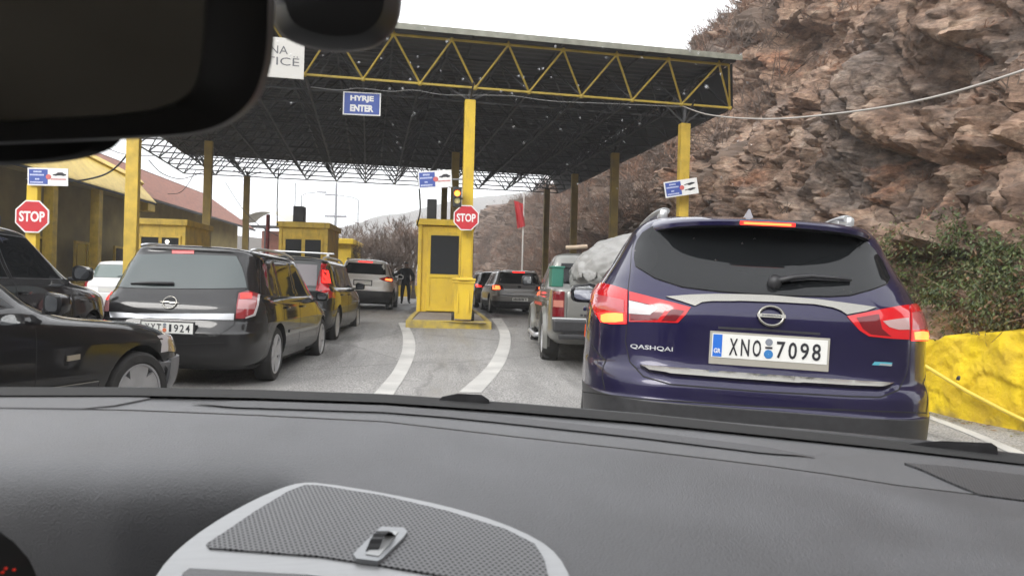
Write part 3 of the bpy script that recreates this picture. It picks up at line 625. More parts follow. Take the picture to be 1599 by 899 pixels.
# ================================================================== CANOPY
CA = rad(6.5); CU = Vector((math.cos(CA), math.sin(CA), 0)); CV = Vector((-math.sin(CA), math.cos(CA), 0)); CO = Vector((.28, 17.2, 0)); UP = Vector((0, 0, 1))
ZB, ZT, ZS = 5.85, 6.70, 6.80
def cp(u, v, z): return CO + CU * u + CV * v + UP * z
canopy = thing('toll_canopy', 'large dark roof on a steel lattice with a yellow front truss and posts', 'canopy', Matrix.Translation(CO))
DU, DV = 1.28, 1.30
U0 = [.1 + DU * k for k in range(-8, 6)]; VB = [DV * j for j in range(14)]
UT = [u + DU / 2 for u in U0[:-1]]; VTp = [v - DV / 2 for v in VB] + [VB[-1] + DV / 2]
def build_canopy():
    lat = MB(); fr = MB()
    R = .030
    for j, v in enumerate(VB):
        for i in range(len(U0) - 1): (fr if j == 0 else lat).bar(cp(U0[i], v, ZB), cp(U0[i + 1], v, ZB), R, 6 if j == 0 else 4, caps=False)
    for u in U0: lat.bar(cp(u, VB[0], ZB), cp(u, VB[-1], ZB), R, 4, caps=False)
    for j, v in enumerate(VTp):
        (fr if j == 0 else lat).bar(cp(UT[0] - (0.2 if j == 0 else 0), v, ZT), cp(UT[-1] + (.25 if j == 0 else 0), v, ZT), R, 6 if j == 0 else 4, caps=False)
    for u in UT: lat.bar(cp(u, VTp[0], ZT), cp(u, VTp[-1], ZT), R, 4, caps=False)
    for j, v in enumerate(VB):
        for i, u in enumerate(U0):
            for a in (-1, 0):
                for c in (0, 1):
                    if 0 <= i + a < len(UT):
                        front = j == 0 and c == 0
                        (fr if front else lat).bar(cp(u, v, ZB), cp(UT[i + a], VTp[j + c], ZT), R * .85, 6 if front else 4, caps=False)
    # end bay of the front truss
    fr.bar(cp(U0[-1], 0, ZB), cp(UT[-1] + .25, VTp[0], ZT), R * .85, 6)
    for u in U0: fr.lathe([(.001, -.055), (.04, -.045), (.062, 0), (.04, .045), (.001, .055)], cp(u, 0, ZB), (0, 0, 1), 10)
    for u in UT: fr.lathe([(.001, -.05), (.04, -.04), (.055, 0), (.04, .04), (.001, .05)], cp(u, VTp[0], ZT), (0, 0, 1), 10)
    for u in UT[::2]: fr.bar(cp(u, VTp[0], ZT), cp(u, VTp[0], ZS - .02), .02, 5)
    bw(lat, 'lattice', M_steel_d, canopy)
    bw(fr, 'front_truss', mat('truss_yellow', (.54, .40, .06), .5, col2=(.40, .29, .06), vscale=4, detail=9), canopy, smooth=True, sharp=60)
    # corrugated sheet with a thin edge trim
    s = MB(); ua, ub = U0[0] - .2, UT[-1] + .45; va, vb = VTp[0] - .25, VTp[-1] + .3; n = 240; V = []; F = []
    for i in range(n + 1):
        v = va + (vb - va) * i / n; h = .035 * (1 if (i // 2) % 2 else 0)
        V += [cp(ua, v, ZS + h), cp(ub, v, ZS + h), cp(ua, v, ZS + h + .006), cp(ub, v, ZS + h + .006)]
    for i in range(n):
        a = 4 * i; F += [(a, a + 1, a + 5, a + 4), (a + 2, a + 6, a + 7, a + 3), (a, a + 4, a + 6, a + 2), (a + 1, a + 3, a + 7, a + 5)]
    s.add(V, F); bw(s, 'roof_sheet', mat('roof_sheet', (.055, .056, .06), .6, var=.35, vscale=.8), canopy)
    t = MB(); fr_ = frame(cp(0, va - .02, 0), CU, UP); t.prism([(ua, ZS - .06), (ub, ZS - .06), (ub, ZS + .07), (ua, ZS + .07)], fr_, 0, .02)
    bw(t, 'edge_trim', mat('edge_trim', (.22, .22, .18), .5, var=.2), canopy)
    sd = MB(); sd.add([cp(U0[-1] + .06, -.05, ZB - .02), cp(U0[-1] + .06, VB[-1], ZB - .02), cp(UT[-1] + .40, VTp[-1], ZS - .02), cp(UT[-1] + .40, VTp[0] + .1, ZS - .02)], [(0, 1, 2, 3)]); bw(sd, 'side_sheet', MATS['roof_sheet'], canopy)
    pl = MB()
    for u in np.linspace(ua + .4, ub - .4, 9): pl.bar(cp(u, va, ZS - .05), cp(u, vb, ZS - .05), .03, 4)
    bw(pl, 'purlin', M_steel_d, canopy)
build_canopy()
def column(u, v, w, ztop, m, name='column', world=None):
    c = cp(u, v, 0) if world is None else Vector((world[0], world[1], 0)); z0 = gz(c.x, c.y) - .1; b = MB()
    a = CA; R = Matrix.Rotation(a, 3, 'Z')
    b.bbox((c.x, c.y, (z0 + ztop) / 2), (w, w * .8, ztop - z0), .012, rot=R)
    o = bw(b, name, m, canopy)
    k = MB(); k.bar((c.x, c.y, ztop - .02), (c.x, c.y, ZB - .02), .045, 6)
    for s in ((1, 0), (-1, 0), (0, 1), (0, -1)): k.bar((c.x, c.y, ztop), Vector((c.x, c.y, ZB)) + (CU * s[0] + CV * s[1]) * .55, .025, 4)
    bw(k, 'column_head', M_steel_d, o)
    return c
column(0, .12, .245, 5.58, M_yellow)
column(5.36, .12, .245, 5.40, M_yellow2)
column(-7.25, .12, .255, 5.75, M_yellow2)
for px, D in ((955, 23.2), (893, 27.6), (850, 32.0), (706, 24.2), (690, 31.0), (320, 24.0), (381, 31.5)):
    c = P(px, 452, D); column(0, 0, .24, 5.62, M_yellow_shade, world=(c.x, c.y))

# ================================================================== ISLAND, BOOTHS
def build_island():
    C0 = [ground_px(640, 504), ground_px(768, 506)]
    xl, xr, y0, y1 = -1.02, .86, 16.2, 27.5
    out = [(xl, y0), (xr, y0 + .25), (xr - .1, 20), (xr - .35, y1), (xl + .1, y1 + .2), (xl, 21)]
    root = thing('booth_island', 'concrete island with a yellow kerb under the yellow booth', 'island', Vector((0, 20, gz(0, 20))))
    h = .17; b = MB(); k = MB(); n = len(out)
    inn = [(x + (.12 if x < 0 else -.12), y + (.14 if y < 20 else (-.1 if y > 25 else 0))) for x, y in out]
    def pt(q, dz): return Vector((q[0], q[1], gz(q[0], q[1]) + dz))
    for i in range(n):
        a, c = i, (i + 1) % n
        for s in range(8):
            f0, f1 = s / 8, (s + 1) / 8
            def L(l, f): return (l[a][0] + (l[c][0] - l[a][0]) * f, l[a][1] + (l[c][1] - l[a][1]) * f)
            O0, O1, I0, I1 = L(out, f0), L(out, f1), L(inn, f0), L(inn, f1)
            V = [pt(O0, -.1), pt(O1, -.1), pt(O1, h - .015), pt(O0, h - .015), pt(I0, h), pt(I1, h), pt(I0, h - .05), pt(I1, h - .05)]
            k.add(V, [(0, 1, 2, 3), (3, 2, 5, 4), (4, 5, 7, 6)])
    ys = np.linspace(y0 + .1, y1, 20)
    V = []; F = []
    for y in ys: V += [(xl + .08, y, gz(xl, y) + h - .02), (xr - .12 - .3 * (y - y0) / (y1 - y0), y, gz(xr, y) + h - .02)]
    for i in range(19): F.append((2 * i, 2 * i + 1, 2 * i + 3, 2 * i + 2))
    b.add(V, F)
    bw(b, 'paving', mat('island_paving', (.20, .175, .16), .8, col2=(.30, .27, .25), vscale=6), root); bw(k, 'kerb', mat('kerb_paint', (.52, .38, .05), .6, col2=(.30, .24, .10), vscale=7, detail=8), root)
build_island()
ISL = lambda x, y: gz(x, y) + .15
M_boothwin = mat('booth_window', (.02, .022, .024), .06, spec=.6)
def build_main_booth():
    D = 19.9; x0, x1 = P(651, 452, D).x, P(737, 452, D).x; z0 = ISL(0, D) ; zt = P(680, 348, D).z; dep = 2.3
    root = thing('toll_booth', 'yellow booth with a half-glazed door on the island beside the yellow post', 'booth', Vector(((x0 + x1) / 2, D + dep / 2, z0)))
    w = x1 - x0; fr = frame((x0, D, z0), (1, 0, 0), (0, 0, 1)); H = zt - z0
    dw0, dw1 = .25, 1.18
    b = MB()
    b.bbox((x0 + w / 2, D + dep / 2 + .04, z0 + H / 2 - .03), (w - .04, dep, H - .1), .01)
    for x in (.05, w - .05): b.bbox((x0 + x, D + .03, z0 + H / 2), (.10, .09, H - .02), .008)
    bw(b, 'wall', M_yellow, root)
    r = MB(); r.bbox((x0 + w / 2, D + dep / 2, zt), (w + .12, dep + .14, .13), .015); r.bbox((x0 + w / 2, D + dep / 2, zt + .08), (w, dep, .05), .01); bw(r, 'roof', M_yellow, root)
    d = MB(); d.bbox((x0 + (dw0 + dw1) / 2, D + .01, z0 + 1.10), (dw1 - dw0, .05, 2.12), .01)
    for a in (dw0 + .05, dw1 - .05): d.bbox((x0 + a, D - .02, z0 + 1.10), (.08, .03, 2.1), .006)
    for zz in (.09, .98, 2.11): d.bbox((x0 + (dw0 + dw1) / 2, D - .021, z0 + zz), (dw1 - dw0 - .16, .03, .09), .006)
    do = bw(d, 'door', M_yellow, root)
    g = MB(); g.box((x0 + (dw0 + dw1) / 2, D - .016, z0 + 1.55), (dw1 - dw0 - .18, .012, 1.04)); bw(g, 'window_pane', M_boothwin, do)
    k = MB(); k.bbox((x0 + dw1 - .10, D - .05, z0 + .93), (.13, .03, .025), .008); k.bbox((x0 + dw1 - .05, D - .035, z0 + .93), (.035, .02, .12), .006); bw(k, 'handle', M_black, do)
    s = MB()
    for yy in (.4, 1.4): s.box((x1 + .012, D + .35 + yy, z0 + 1.55), (.02, .75, .95))
    bw(s, 'window_pane', M_boothwin, root)
    s2 = MB(); s2.box((x0 - .012, D + 1.1, z0 + 1.5), (.02, 1.2, .95)); bw(s2, 'window_pane', M_boothwin, root)
    u = MB(); c = P(657, 340, D + .6); u.bbox((P(674, 342, D + .6).x, D + .6, zt + .38), (.26, .3, .62), .02); ob = bw(u, 'roof_unit', M_steel_d, root)
    return root, x0, x1, z0, zt
build_main_booth()
def small_booth(label, D, pxl, pxr, pyt, unit=False, lit=False):
    x0, x1 = P(pxl, 445, D).x, P(pxr, 445, D).x; zt = P((pxl + pxr) / 2, pyt, D).z; z0 = gz((x0 + x1) / 2, D); w = x1 - x0; H = zt - z0; dep = 2.0
    root = thing('toll_booth', label, 'booth', Vector(((x0 + x1) / 2, D + dep / 2, z0)), None)
    b = MB(); b.bbox((x0 + w / 2, D + dep / 2, z0 + H / 2), (w, dep, H - .06), .01)
    for x in (.04, w - .04): b.bbox((x0 + x, D - .01, z0 + H / 2 - .03), (.09, .06, H - .1), .008)
    bw(b, 'wall', M_yellow2, root)
    r = MB(); r.bbox((x0 + w / 2, D + dep / 2 - .03, zt - .06), (w + .14, dep + .16, .16), .015); bw(r, 'roof', M_yellow2, root)
    for a in (.30, .70):
        f = MB(); cx = x0 + w * a; cz = zt - .78
        for dx in (-.25, .25): f.bbox((cx + dx, D - .015, cz), (.05, .05, .66), .006)
        for dz in (-.33, .33): f.bbox((cx, D - .014, cz + dz), (.55, .05, .05), .006)
        fo = bw(f, 'window', M_yellow2, root); g = MB(); g.box((cx, D - .01, cz), (.46, .015, .62)); bw(g, 'pane', M_boothwin, fo)
    if unit:
        u = MB(); u.bbox((P(466, 400, D + .8).x, D + .8, zt + .27), (.32, .32, .55), .02); bw(u, 'roof_unit', M_steel_d, root)
    if lit:
        l = MB(); c = P(261, 377.5, D - .03); l.lathe([(.001, .045), (.03, .035), (.045, 0), (.03, -.035), (.001, -.045)], c, (0, 0, 1), 10); bw(l, 'lamp', M_lampw, root, smooth=True)
    return root
small_booth('yellow booth with a lit lamp in its window behind the yellow post on the left', 20.6, 209, 288, 343, lit=True)
small_booth('yellow booth with a dark grey box on its roof between the lanes', 21.6, 434, 510, 348, unit=True)

# ================================================================== BUILDING ON THE LEFT
def build_building():
    X = -13.6; root = thing('customs_building', 'long low building with a red tiled roof and a yellow gable', 'building', Vector((X - 5, 28, .1)))
    M_wall = mat('ochre_wall', (.30, .24, .10), .8, var=.2, vscale=1.3, bump=.1)
    M_tile = mat('red_tiles', (.23, .10, .07), .8, var=.3, vscale=5, bump=.4, bscale=12)
    ye, yf, EZ, RZ, XR = 17.0, 49.0, 4.75, 6.9, X - 2.6
    w = MB(); w.box((X - 5, (ye + yf) / 2 + .5, 2.55), (9.2, yf - ye - 1, 5.4)); bw(w, 'wall', M_wall, root)
    # roof: near slope with overhang
    r = MB(); nn = 40; V = []; F = []
    for i in range(nn + 1):
        f = i / nn; x = X + .55 + (XR - X - .55) * f; z = EZ + (RZ - EZ) * f
        z += .02 * (i % 2)
        V += [(x, ye - .3, z), (x, yf + .3, z)]
    for i in range(nn): F.append((2 * i, 2 * i + 1, 2 * i + 3, 2 * i + 2))
    r.add(V, F); k = len(r.v); r.add([(XR, ye - .3, RZ + .03), (XR, yf + .3, RZ + .03), (XR - 5.1, yf + .3, EZ), (XR - 5.1, ye - .3, EZ)], [(0, 1, 2, 3)])
    r.add([(X + .55, ye - .3, EZ - .02), (X + .55, yf + .3, EZ - .02), (XR, yf + .3, RZ - .05), (XR, ye - .3, RZ - .05)], [(0, 1, 2, 3)])
    rf = bw(r, 'roof', M_tile, root)
    g = MB(); g.box((X + .6, (ye + yf) / 2, EZ - .08), (.10, yf - ye + .6, .10)); bw(g, 'gutter', M_steel_d, rf)
    # porch gable facing the road
    yc, hw, ez, az = 19.5, 12.9, 4.72, 6.7; xo = X + .95
    tl = rad(42); ct = math.cos(tl); p = MB(); fr = frame((xo, 0, ez - .25), (0, 1, 0), (-math.sin(tl), 0, ct)); hh = lambda z: (z - ez + .25) / ct
    p.prism([(yc - hw, 0), (yc + hw, 0), (yc + hw, hh(ez + .62)), (yc, hh(az + .1)), (yc - hw, hh(ez + .62))], fr, -.12, .02)
    gb = bw(p, 'gable', M_yellow, root)
    t = MB()
    for s in (-1, 1):
        t.prism([(yc, hh(az + .10)), (yc, hh(az + .30)), (yc + s * (hw + .35), hh(ez + .80)), (yc + s * (hw + .35), hh(ez + .54))][::s], fr, -.3, .10)
    t.box((xo - .25, yc + hw - .45, ez - .42), (.5, .7, .42)); bw(t, 'gable_trim', M_yellow, gb)
    e = MB(); e.box((xo - .02, yc, ez - .29), (.10, 2 * hw, .07)); bw(e, 'eaves_gutter', M_steel_d, gb)
    pr = MB(); pr.add([(xo - 1.9, yc, az + .28), (xo - .95, yc + hw + .35, ez + .79), (X - 1.2, yc + 8, 5.2), (X - 1.2, yc, 5.6)], [(0, 1, 2, 3)]); pr.add([(xo - 1.9, yc, az + .28), (xo - .95, yc - hw - .35, ez + .79), (X - 1.2, yc - 8, 5.2), (X - 1.2, yc, 5.6)], [(3, 2, 1, 0)]); bw(pr, 'porch_roof', M_tile, root)
    sf = MB(); sf.box((X + .48, yc, ez - .22), (.9, 2 * hw, .06)); bw(sf, 'soffit', M_wall, root)
    for px, D in ((106, 24), (172, 27), (20, 20)):
        c = MB(); q = P(px, 450, D); c.bbox((X + .75, -(X + .75) / ((709 - px) / 1155), (ez - .3) / 2), (.3, .3, ez - .3), .02); bw(c, 'porch_post', M_yellow2, root)
    for y in (19.2, 22.6, 25.2, 28.4, 31.5, 35.0, 38.0, 41.0):
        f = MB(); f.box((X + .02, y, 1.75), (.08, 1.5, 1.6)); fo = bw(f, 'window', M_yellow2, root)
        for dy in (-.36, .36):
            q = MB(); q.box((X + .065, y + dy, 1.75), (.02, .62, 1.42)); bw(q, 'pane', M_boothwin, fo)
    d = MB(); d.box((X + .02, 23.0, 1.15), (.07, 1.1, 2.2)); bw(d, 'door', M_black, root)
    a = MB(); c = P(344, 358, 33.0); a.bbox((X + .35, 38.5, 3.2), (.5, .9, .8), .04); a.lathe([(.3, 0), (.3, .03), (.26, .04)], (X + .61, 38.5, 3.2), (1, 0, 0), 16); bw(a, 'air_conditioner', M_steel_d, root)
build_building()
b = MB(); c = P(12, 362, 16.4); c.x = -11.0; fr = frame((-12.2, 20.5, 2.3), (.15, 1, 0), (0, 0, 1)); b.prism([(-.3, -.5), (.3, -.5), (.3, .5), (-.3, .5)], fr, 0, .02)
tag(b.build('notice_board', M_blue), 'blue notice board at the edge of the dark porch wall', 'notice board')

# ---- far structures behind the booths
def far_yellow():
    D = 40; x0, x1 = P(505, 445, D).x, P(551, 445, D).x; zt = P(535, 374, D).z; z0 = gz(x0, D)
    root = thing('yellow_hut', 'small bright yellow flat roofed building behind the tall dark estate car', 'building', Vector(((x0 + x1) / 2, D, z0)))
    b = MB(); b.box(((x0 + x1) / 2, D + 2, (z0 + zt) / 2 - .1), (x1 - x0 - .3, 4, zt - z0 - .2)); bw(b, 'wall', M_yellow, root)
    r = MB(); r.bbox(((x0 + x1) / 2, D + 1.9, zt - .1), (x1 - x0, 4.5, .28), .03); bw(r, 'roof', M_yellow, root)
    p = MB(); p.box(((x0 + x1) / 2 + .2, D - .02, z0 + 1.5), (.7, .06, .8)); bw(p, 'window', M_boothwin, root)
far_yellow()
def far_shed():
    D = 52; x0, x1 = P(385, 445, D).x, P(440, 445, D).x; z0 = gz(x0, D); zt = P(410, 352, D).z
    root = thing('open_shed', 'pale roofed shed with brick-red wall and posts between the two left booths', 'shed', Vector(((x0 + x1) / 2, D, z0)))
    b = MB(); b.box(((x0 + x1) / 2, D + 3, z0 + 1.2 + (zt - z0) * .3), (x1 - x0 - .4, .25, (zt - z0) * .85)); bw(b, 'wall', mat('brick_red', (.40, .17, .13), .85, var=.2, vscale=3), root)
    r = MB(); n = 12; V = []; F = []
    for i in range(n + 1):
        t = i / n; V += [(x0 - .6 + (x1 - x0 + 1.2) * t, D - .6, zt + .9 * math.sin(t * math.pi) ** .8), (x0 - .6 + (x1 - x0 + 1.2) * t, D + 4, zt + .5 + .9 * math.sin(t * math.pi) ** .8)]
    F = [(2 * i, 2 * i + 2, 2 * i + 3, 2 * i + 1) for i in range(n)]; r.add(V, F); bw(r, 'roof', mat('pale_roof', (.5, .48, .40), .6, var=.1), root)
    for x in (x0, (x0 + x1) / 2, x1):
        q = MB(); q.box((x, D, (z0 + zt) / 2), (.14, .14, zt - z0)); bw(q, 'post', M_steel_d, root)
    h = MB(); h.box(((x0 + x1) / 2, D - .1, zt - .1), (x1 - x0 + .4, .16, .2)); bw(h, 'beam', M_steel_d, root)
far_shed()
b = MB(); p = P(417, 400, 30); q = P(418, 336, 30); z = gz(p.x, 30); H = q.z - z
for i in range(8): b.lathe([(.075, H * i / 8), (.075, H * (i + 1) / 8)], (p.x, 30, z), (0, 0, 1), 10, i % 2)
b.lathe([(.075, H), (.05, H + .03), (.001, H + .04)], (p.x, 30, z), (0, 0, 1), 10)
tag(b.build('boundary_post', [mat('faded_red', (.34, .06, .06), .5), mat('dark_red', (.22, .04, .04), .5)], smooth=True, sharp=50), 'thin dark red post left of the booth with a roof box', 'post')
def far_wall():
    D = 43; x0, x1 = P(596, 450, D).x, P(668, 450, D).x; zb = P(630, 461, D).z; zt = P(630, 445, D).z; zb = gz((x0 + x1) / 2, D) - .05; b = MB()
    n = 7
    root = thing('roadside_barrier', 'low yellow and white barrier wall behind the standing person', 'barrier', Vector(((x0 + x1) / 2, D, zb)))
    H = .78
    for i in range(n): 
        b.prism([(0, 0), ((x1 - x0) / n - .03, 0), ((x1 - x0) / n - .03, H), (0, H)], frame((x0 + (x1 - x0) * i / n, D, zb), (1, 0, 0), (0, 0, 1)), -.3, .0)
    bw(b, 'barrier_block', M_yellow, root); s = MB(); s.box(((x0 + x1) / 2, D - .1, zb + .06), (x1 - x0, .4, .16)); bw(s, 'base', M_white, root)
far_wall()
# lamp posts
M_galv = mat('galvanised', (.30, .31, .33), .5, metal=.4)
def lamp_post(lab, px, D, pyt, r, arm=0, tee=False):
    p = P(px, 450, D); zt = P(px, pyt, D).z; z = gz(p.x, D); root = thing('lamp_post', lab, 'lamp post', Vector((p.x, D, z)))
    b = MB(); b.bar((p.x, D, z), (p.x, D, zt), r, 8, r2=r * .6); po = bw(b, 'pole', M_galv, root, smooth=True, sharp=60)
    if arm:
        a = MB(); e = Vector((p.x + arm, D - .2, zt + .35)); a.tube([(p.x, D, zt - .02), (p.x + arm * .3, D - .05, zt + .22), e], r * .5, 6); bw(a, 'arm', M_galv, po, smooth=True)
        h = MB(); h.bbox(e + Vector((arm * .25, -.1, 0)), (abs(arm) * .55, .28, .13), .04); bw(h, 'lamp_head', M_galv, root)
    if tee:
        h = MB()
        for s in (-1, 1): h.bbox((p.x + s * .45, D, zt - 2.6), (.75, .3, .14), .04); 
        h.bar((p.x - .5, D, zt - 2.6), (p.x + .5, D, zt - 2.6), .05, 6); bw(h, 'lamp_head', M_galv, root)
lamp_post('tall grey lamp mast with a short double head, above the dark estate car', 521, 58, 285, .13, tee=True)
lamp_post('slim lamp post with one arm bent to the left, right of the tall mast', 556, 70, 312, .08, arm=-2.0)
lamp_post('thin lamp post with one arm reaching right, above the booth with a roof box', 467, 74, 305, .08, arm=1.6)
lamp_post('thin bare pole standing left of the roof box', 457, 56, 285, .06)
# flag
def flag():
    D = 41; p = P(815, 430, D); h = CLIFF.ray_cast(Vector((p.x, D, 30)), Vector((0, 0, -1)))[0]; z = P(815, 424, D).z; zt = P(815, 300, D).z
    root = thing('flagpole', 'white flagpole with a limp red flag in front of the brown slope', 'flagpole', Vector((p.x, D, z)))
    b = MB(); b.bar((p.x, D, z - 1.8), (p.x, D, zt), .05, 8, r2=.035); bw(b, 'pole', mat('pole_white', (.55, .53, .5), .5), root, smooth=True, sharp=60)
    V = []; F = []; nu, nv = 10, 16
    for i in range(nu):
        for j in range(nv):
            u, v = i / (nu - 1), j / (nv - 1)
            V.append((p.x - .06 - .50 * u * (1 - .45 * v) + .5 * v * .9 * (1 - u) * .35, D - .1 + .09 * math.sin(u * 9 + v * 3), P(815, 318, D).z - v * 1.25 - u * (.15) + .5 * u * (1 - v) * .6))
    for i in range(nu - 1):
        for j in range(nv - 1): F.append((i * nv + j, i * nv + j + 1, (i + 1) * nv + j + 1, (i + 1) * nv + j))
    m = MB().add(V, F); bw(m, 'flag', mat('flag_red', (.42, .03, .035), .8), root, smooth=True)
flag()

# ================================================================== SIGNS AND ISLAND FURNITURE
def octagon(r): return [(r / math.cos(math.pi / 8) * math.cos(math.pi / 8 + k * math.pi / 4), r / math.cos(math.pi / 8) * math.sin(math.pi / 8 + k * math.pi / 4)) for k in range(8)]
def stop_sign(label, px, py, D, rpx, rot=0.0, tilt=0.0):
    c = P(px, py, D); r = rpx / 1155 * D; root = thing('stop_sign', label, 'stop sign', Matrix.Translation(c))
    fr = frame(c, (math.cos(rot), math.sin(rot), math.sin(tilt)), (-math.sin(tilt), 0, math.cos(tilt)))
    b = MB(); b.prism(octagon(r), fr, -.02, 0); bw(b, 'plate', M_white, root)
    b = MB(); b.prism(octagon(r * .92), fr, 0, .003); bw(b, 'face', M_red, root)
    t = MB(); add_text(t, 'STOP', fr, 0, 0, r * 1.52, r * .66, .003, .006, 0, .03); bw(t, 'lettering', M_white, root)
    k = MB(); k.box(c - fr[3] * .045, (.25, .05, .05)); bw(k, 'bracket', M_galv, root)
stop_sign('red octagonal STOP sign on the yellow post beside the yellow booth', 728, 340, 16.95, 19.5)
stop_sign('red octagonal STOP sign on a post at the dark porch, left of the black cars', 50, 338, 14.8, 24)
# post that carries the left stop sign
b = MB(); c = P(52, 338, 14.95); z0 = gz(c.x, c.y) - .1; zt = P(52, 288, 14.95).z; b.bbox((c.x, c.y, (z0 + zt) / 2), (.20, .14, zt - z0), .012)
tag(b.build('sign_post', M_yellow), 'square yellow post carrying the STOP sign by the porch', 'sign post')
def notice(label, pts, D0, hand=False, dD=0.0, brk=None):
    """small blue and white customs notice; pts = its four corners in order tl,tr,br,bl"""
    tl, tr, br, bl = [P(x, y, D0 + (dD if i in (1, 2) else 0)) for i, (x, y) in enumerate(pts)]
    c = (tl + tr + br + bl) / 4; root = thing('notice_sign', label, 'sign', Matrix.Translation(c))
    U = ((tr + br) / 2 - (tl + bl) / 2); w = U.length; Vv = ((tl + tr) / 2 - (bl + br) / 2); h = Vv.length; fr = frame(c, U, Vv)
    b = MB(); b.prism([(-w / 2, -h / 2), (w / 2, -h / 2), (w / 2, h / 2), (-w / 2, h / 2)], fr, -.02, 0); bw(b, 'panel', M_white, root)
    R = lambda x0, y0, x1, y1: [(w * (x0 - .5), h * (y0 - .5)), (w * (x1 - .5), h * (y0 - .5)), (w * (x1 - .5), h * (y1 - .5)), (w * (x0 - .5), h * (y1 - .5))]
    b = MB(); b.prism(R(.035, .08, .50, .92), fr, 0, .003); bw(b, 'blue_field', M_blue, root)
    t = MB(); rn = random.Random(len(label))
    for y0, x0, x1 in ((.74, .15, .35), (.56, .06, .42), (.32, .19, .29), (.14, .07, .40)):
        x = x0
        while x < x1 - .015:
            q = rn.uniform(.02, .032); t.prism(R(x, y0, x + q, y0 + .085), fr, .003, .005); x += q + .008
    bw(t, 'lettering', mat('pale_blue', (.55, .6, .75), .5), root)
    e = MB(); e.lathe([(.001, .006), (h * .13, .006), (h * .15, .003)], c + U.normalized() * (w * .02) , fr[3], 14); bw(e, 'emblem', mat('soft_red', (.55, .13, .12), .5), root)
    k = MB()
    if not hand:
        car = [(.62, .60), (.64, .66), (.70, .68), (.75, .76), (.87, .77), (.91, .69), (.955, .68), (.96, .60), (.92, .58), (.88, .56), (.84, .59), (.74, .59), (.71, .56), (.67, .58)]
        k.prism([(w * (x - .5), h * (y - .5)) for x, y in car], fr, .0, .004); bw(k, 'car_pictogram', M_ink, root)
        q = MB(); x = .58
        while x < .95: q.prism(R(x, .34, x + .03, .41), fr, 0, .003); x += .038
        bw(q, 'red_lettering', mat('soft_red2', (.5, .12, .12), .5), root)
    else:
        for dy in (.60, .26):
            k.prism([(w * (x - .5), h * (y + dy - .5)) for x, y in ((.60, .02), (.68, .05), (.76, -.02), (.90, .06), (.93, .12), (.84, .16), (.74, .13), (.66, .10), (.60, .07))], fr, 0, .004)
        bw(k, 'hand_pictogram', M_ink, root)
    if brk is not None:
        m = MB(); m.bar(c - fr[3] * .02, brk, .02, 6); bw(m, 'bracket', M_galv, root)
notice('blue and white notice with a black car, above the STOP sign at the porch', [(43, 262), (106, 263), (106, 291), (43, 289)], 14.82)
q = P(722, 280, 17.2)
notice('blue and white notice with a black car, mounted above the yellow booth', [(652, 268), (705, 265), (706, 292), (654, 295)], 17.15, brk=q)
notice('tilted blue and white notice with black hands on the right yellow post', [(1036, 285), (1088, 277), (1091, 302), (1040, 309)], 17.55, hand=True)
def enter_sign():
    tl, tr, br, bl = [P(x, y, 17.1 + d) for x, y, d in ((536, 143, 0), (595, 146, .1), (594, 181, .1), (535, 179, 0))]
    c = (tl + tr + br + bl) / 4; root = thing('lane_sign', 'blue sign reading HYRJE ENTER hanging under the canopy truss', 'sign', Matrix.Translation(c))
    U = (tr - tl); w = U.length; Vv = (tl - bl); h = Vv.length; fr = frame(c, U, Vv)
    R = lambda a, b_: [(-a / 2, -b_ / 2), (a / 2, -b_ / 2), (a / 2, b_ / 2), (-a / 2, b_ / 2)]
    b = MB(); b.prism(R(w, h), fr, -.03, 0); bw(b, 'panel', M_white, root)
    b = MB(); b.prism(R(w * .93, h * .9), fr, 0, .003); bw(b, 'face', M_blue, root)
    t = MB(); add_text(t, 'HYRJE', fr, 0, h * .20, w * .62, h * .30, .003, .006, 0, .05); add_text(t, 'ENTER', fr, 0, -h * .20, w * .62, h * .30, .003, .006, 0, .05); bw(t, 'lettering', M_white, root)
    k = MB()
    for s in (-.35, .35): p = c + fr[1] * (w * s) + fr[2] * (h / 2 - .02) - fr[3] * .015; k.bar(p, Vector((p.x, p.y + .1, ZB)), .008, 5)
    bw(k, 'hanger', M_steel_d, root)
enter_sign()
def name_sign():
    D = 15.85; x1, z1, z0 = P(473, 62, D).x, P(473, 62, D).z, P(474, 124, D).z
    w = 3.3; h = z1 - z0; c = P(474, 124, D) - CU * (w / 2) + Vector((0, 0, h / 2)); root = thing('name_sign', 'white customs name sign fixed to the front of the canopy truss', 'sign', Matrix.Translation(c))
    fr = frame(c, CU, UP); b = MB(); b.prism([(-w / 2, -h / 2), (w / 2, -h / 2), (w / 2, h / 2), (-w / 2, h / 2)], fr, -.05, 0); bw(b, 'panel', mat('sign_offwhite', (.52, .51, .48), .5), root)
    t = MB(); k = D / 1155
    xr = w / 2 - 24 * k; add_text(t, 'DOGANA', fr, xr - 42 * k, h * .19, 84 * k, 12.5 * k, 0, .004); xr = w / 2 - 7 * k; add_text(t, 'KAPSHTIC\u00cb', fr, xr - 62 * k, -h * .07, 124 * k, 15 * k, 0, .004)
    bw(t, 'lettering', mat('sign_grey', (.10, .10, .11), .5), root)
name_sign()
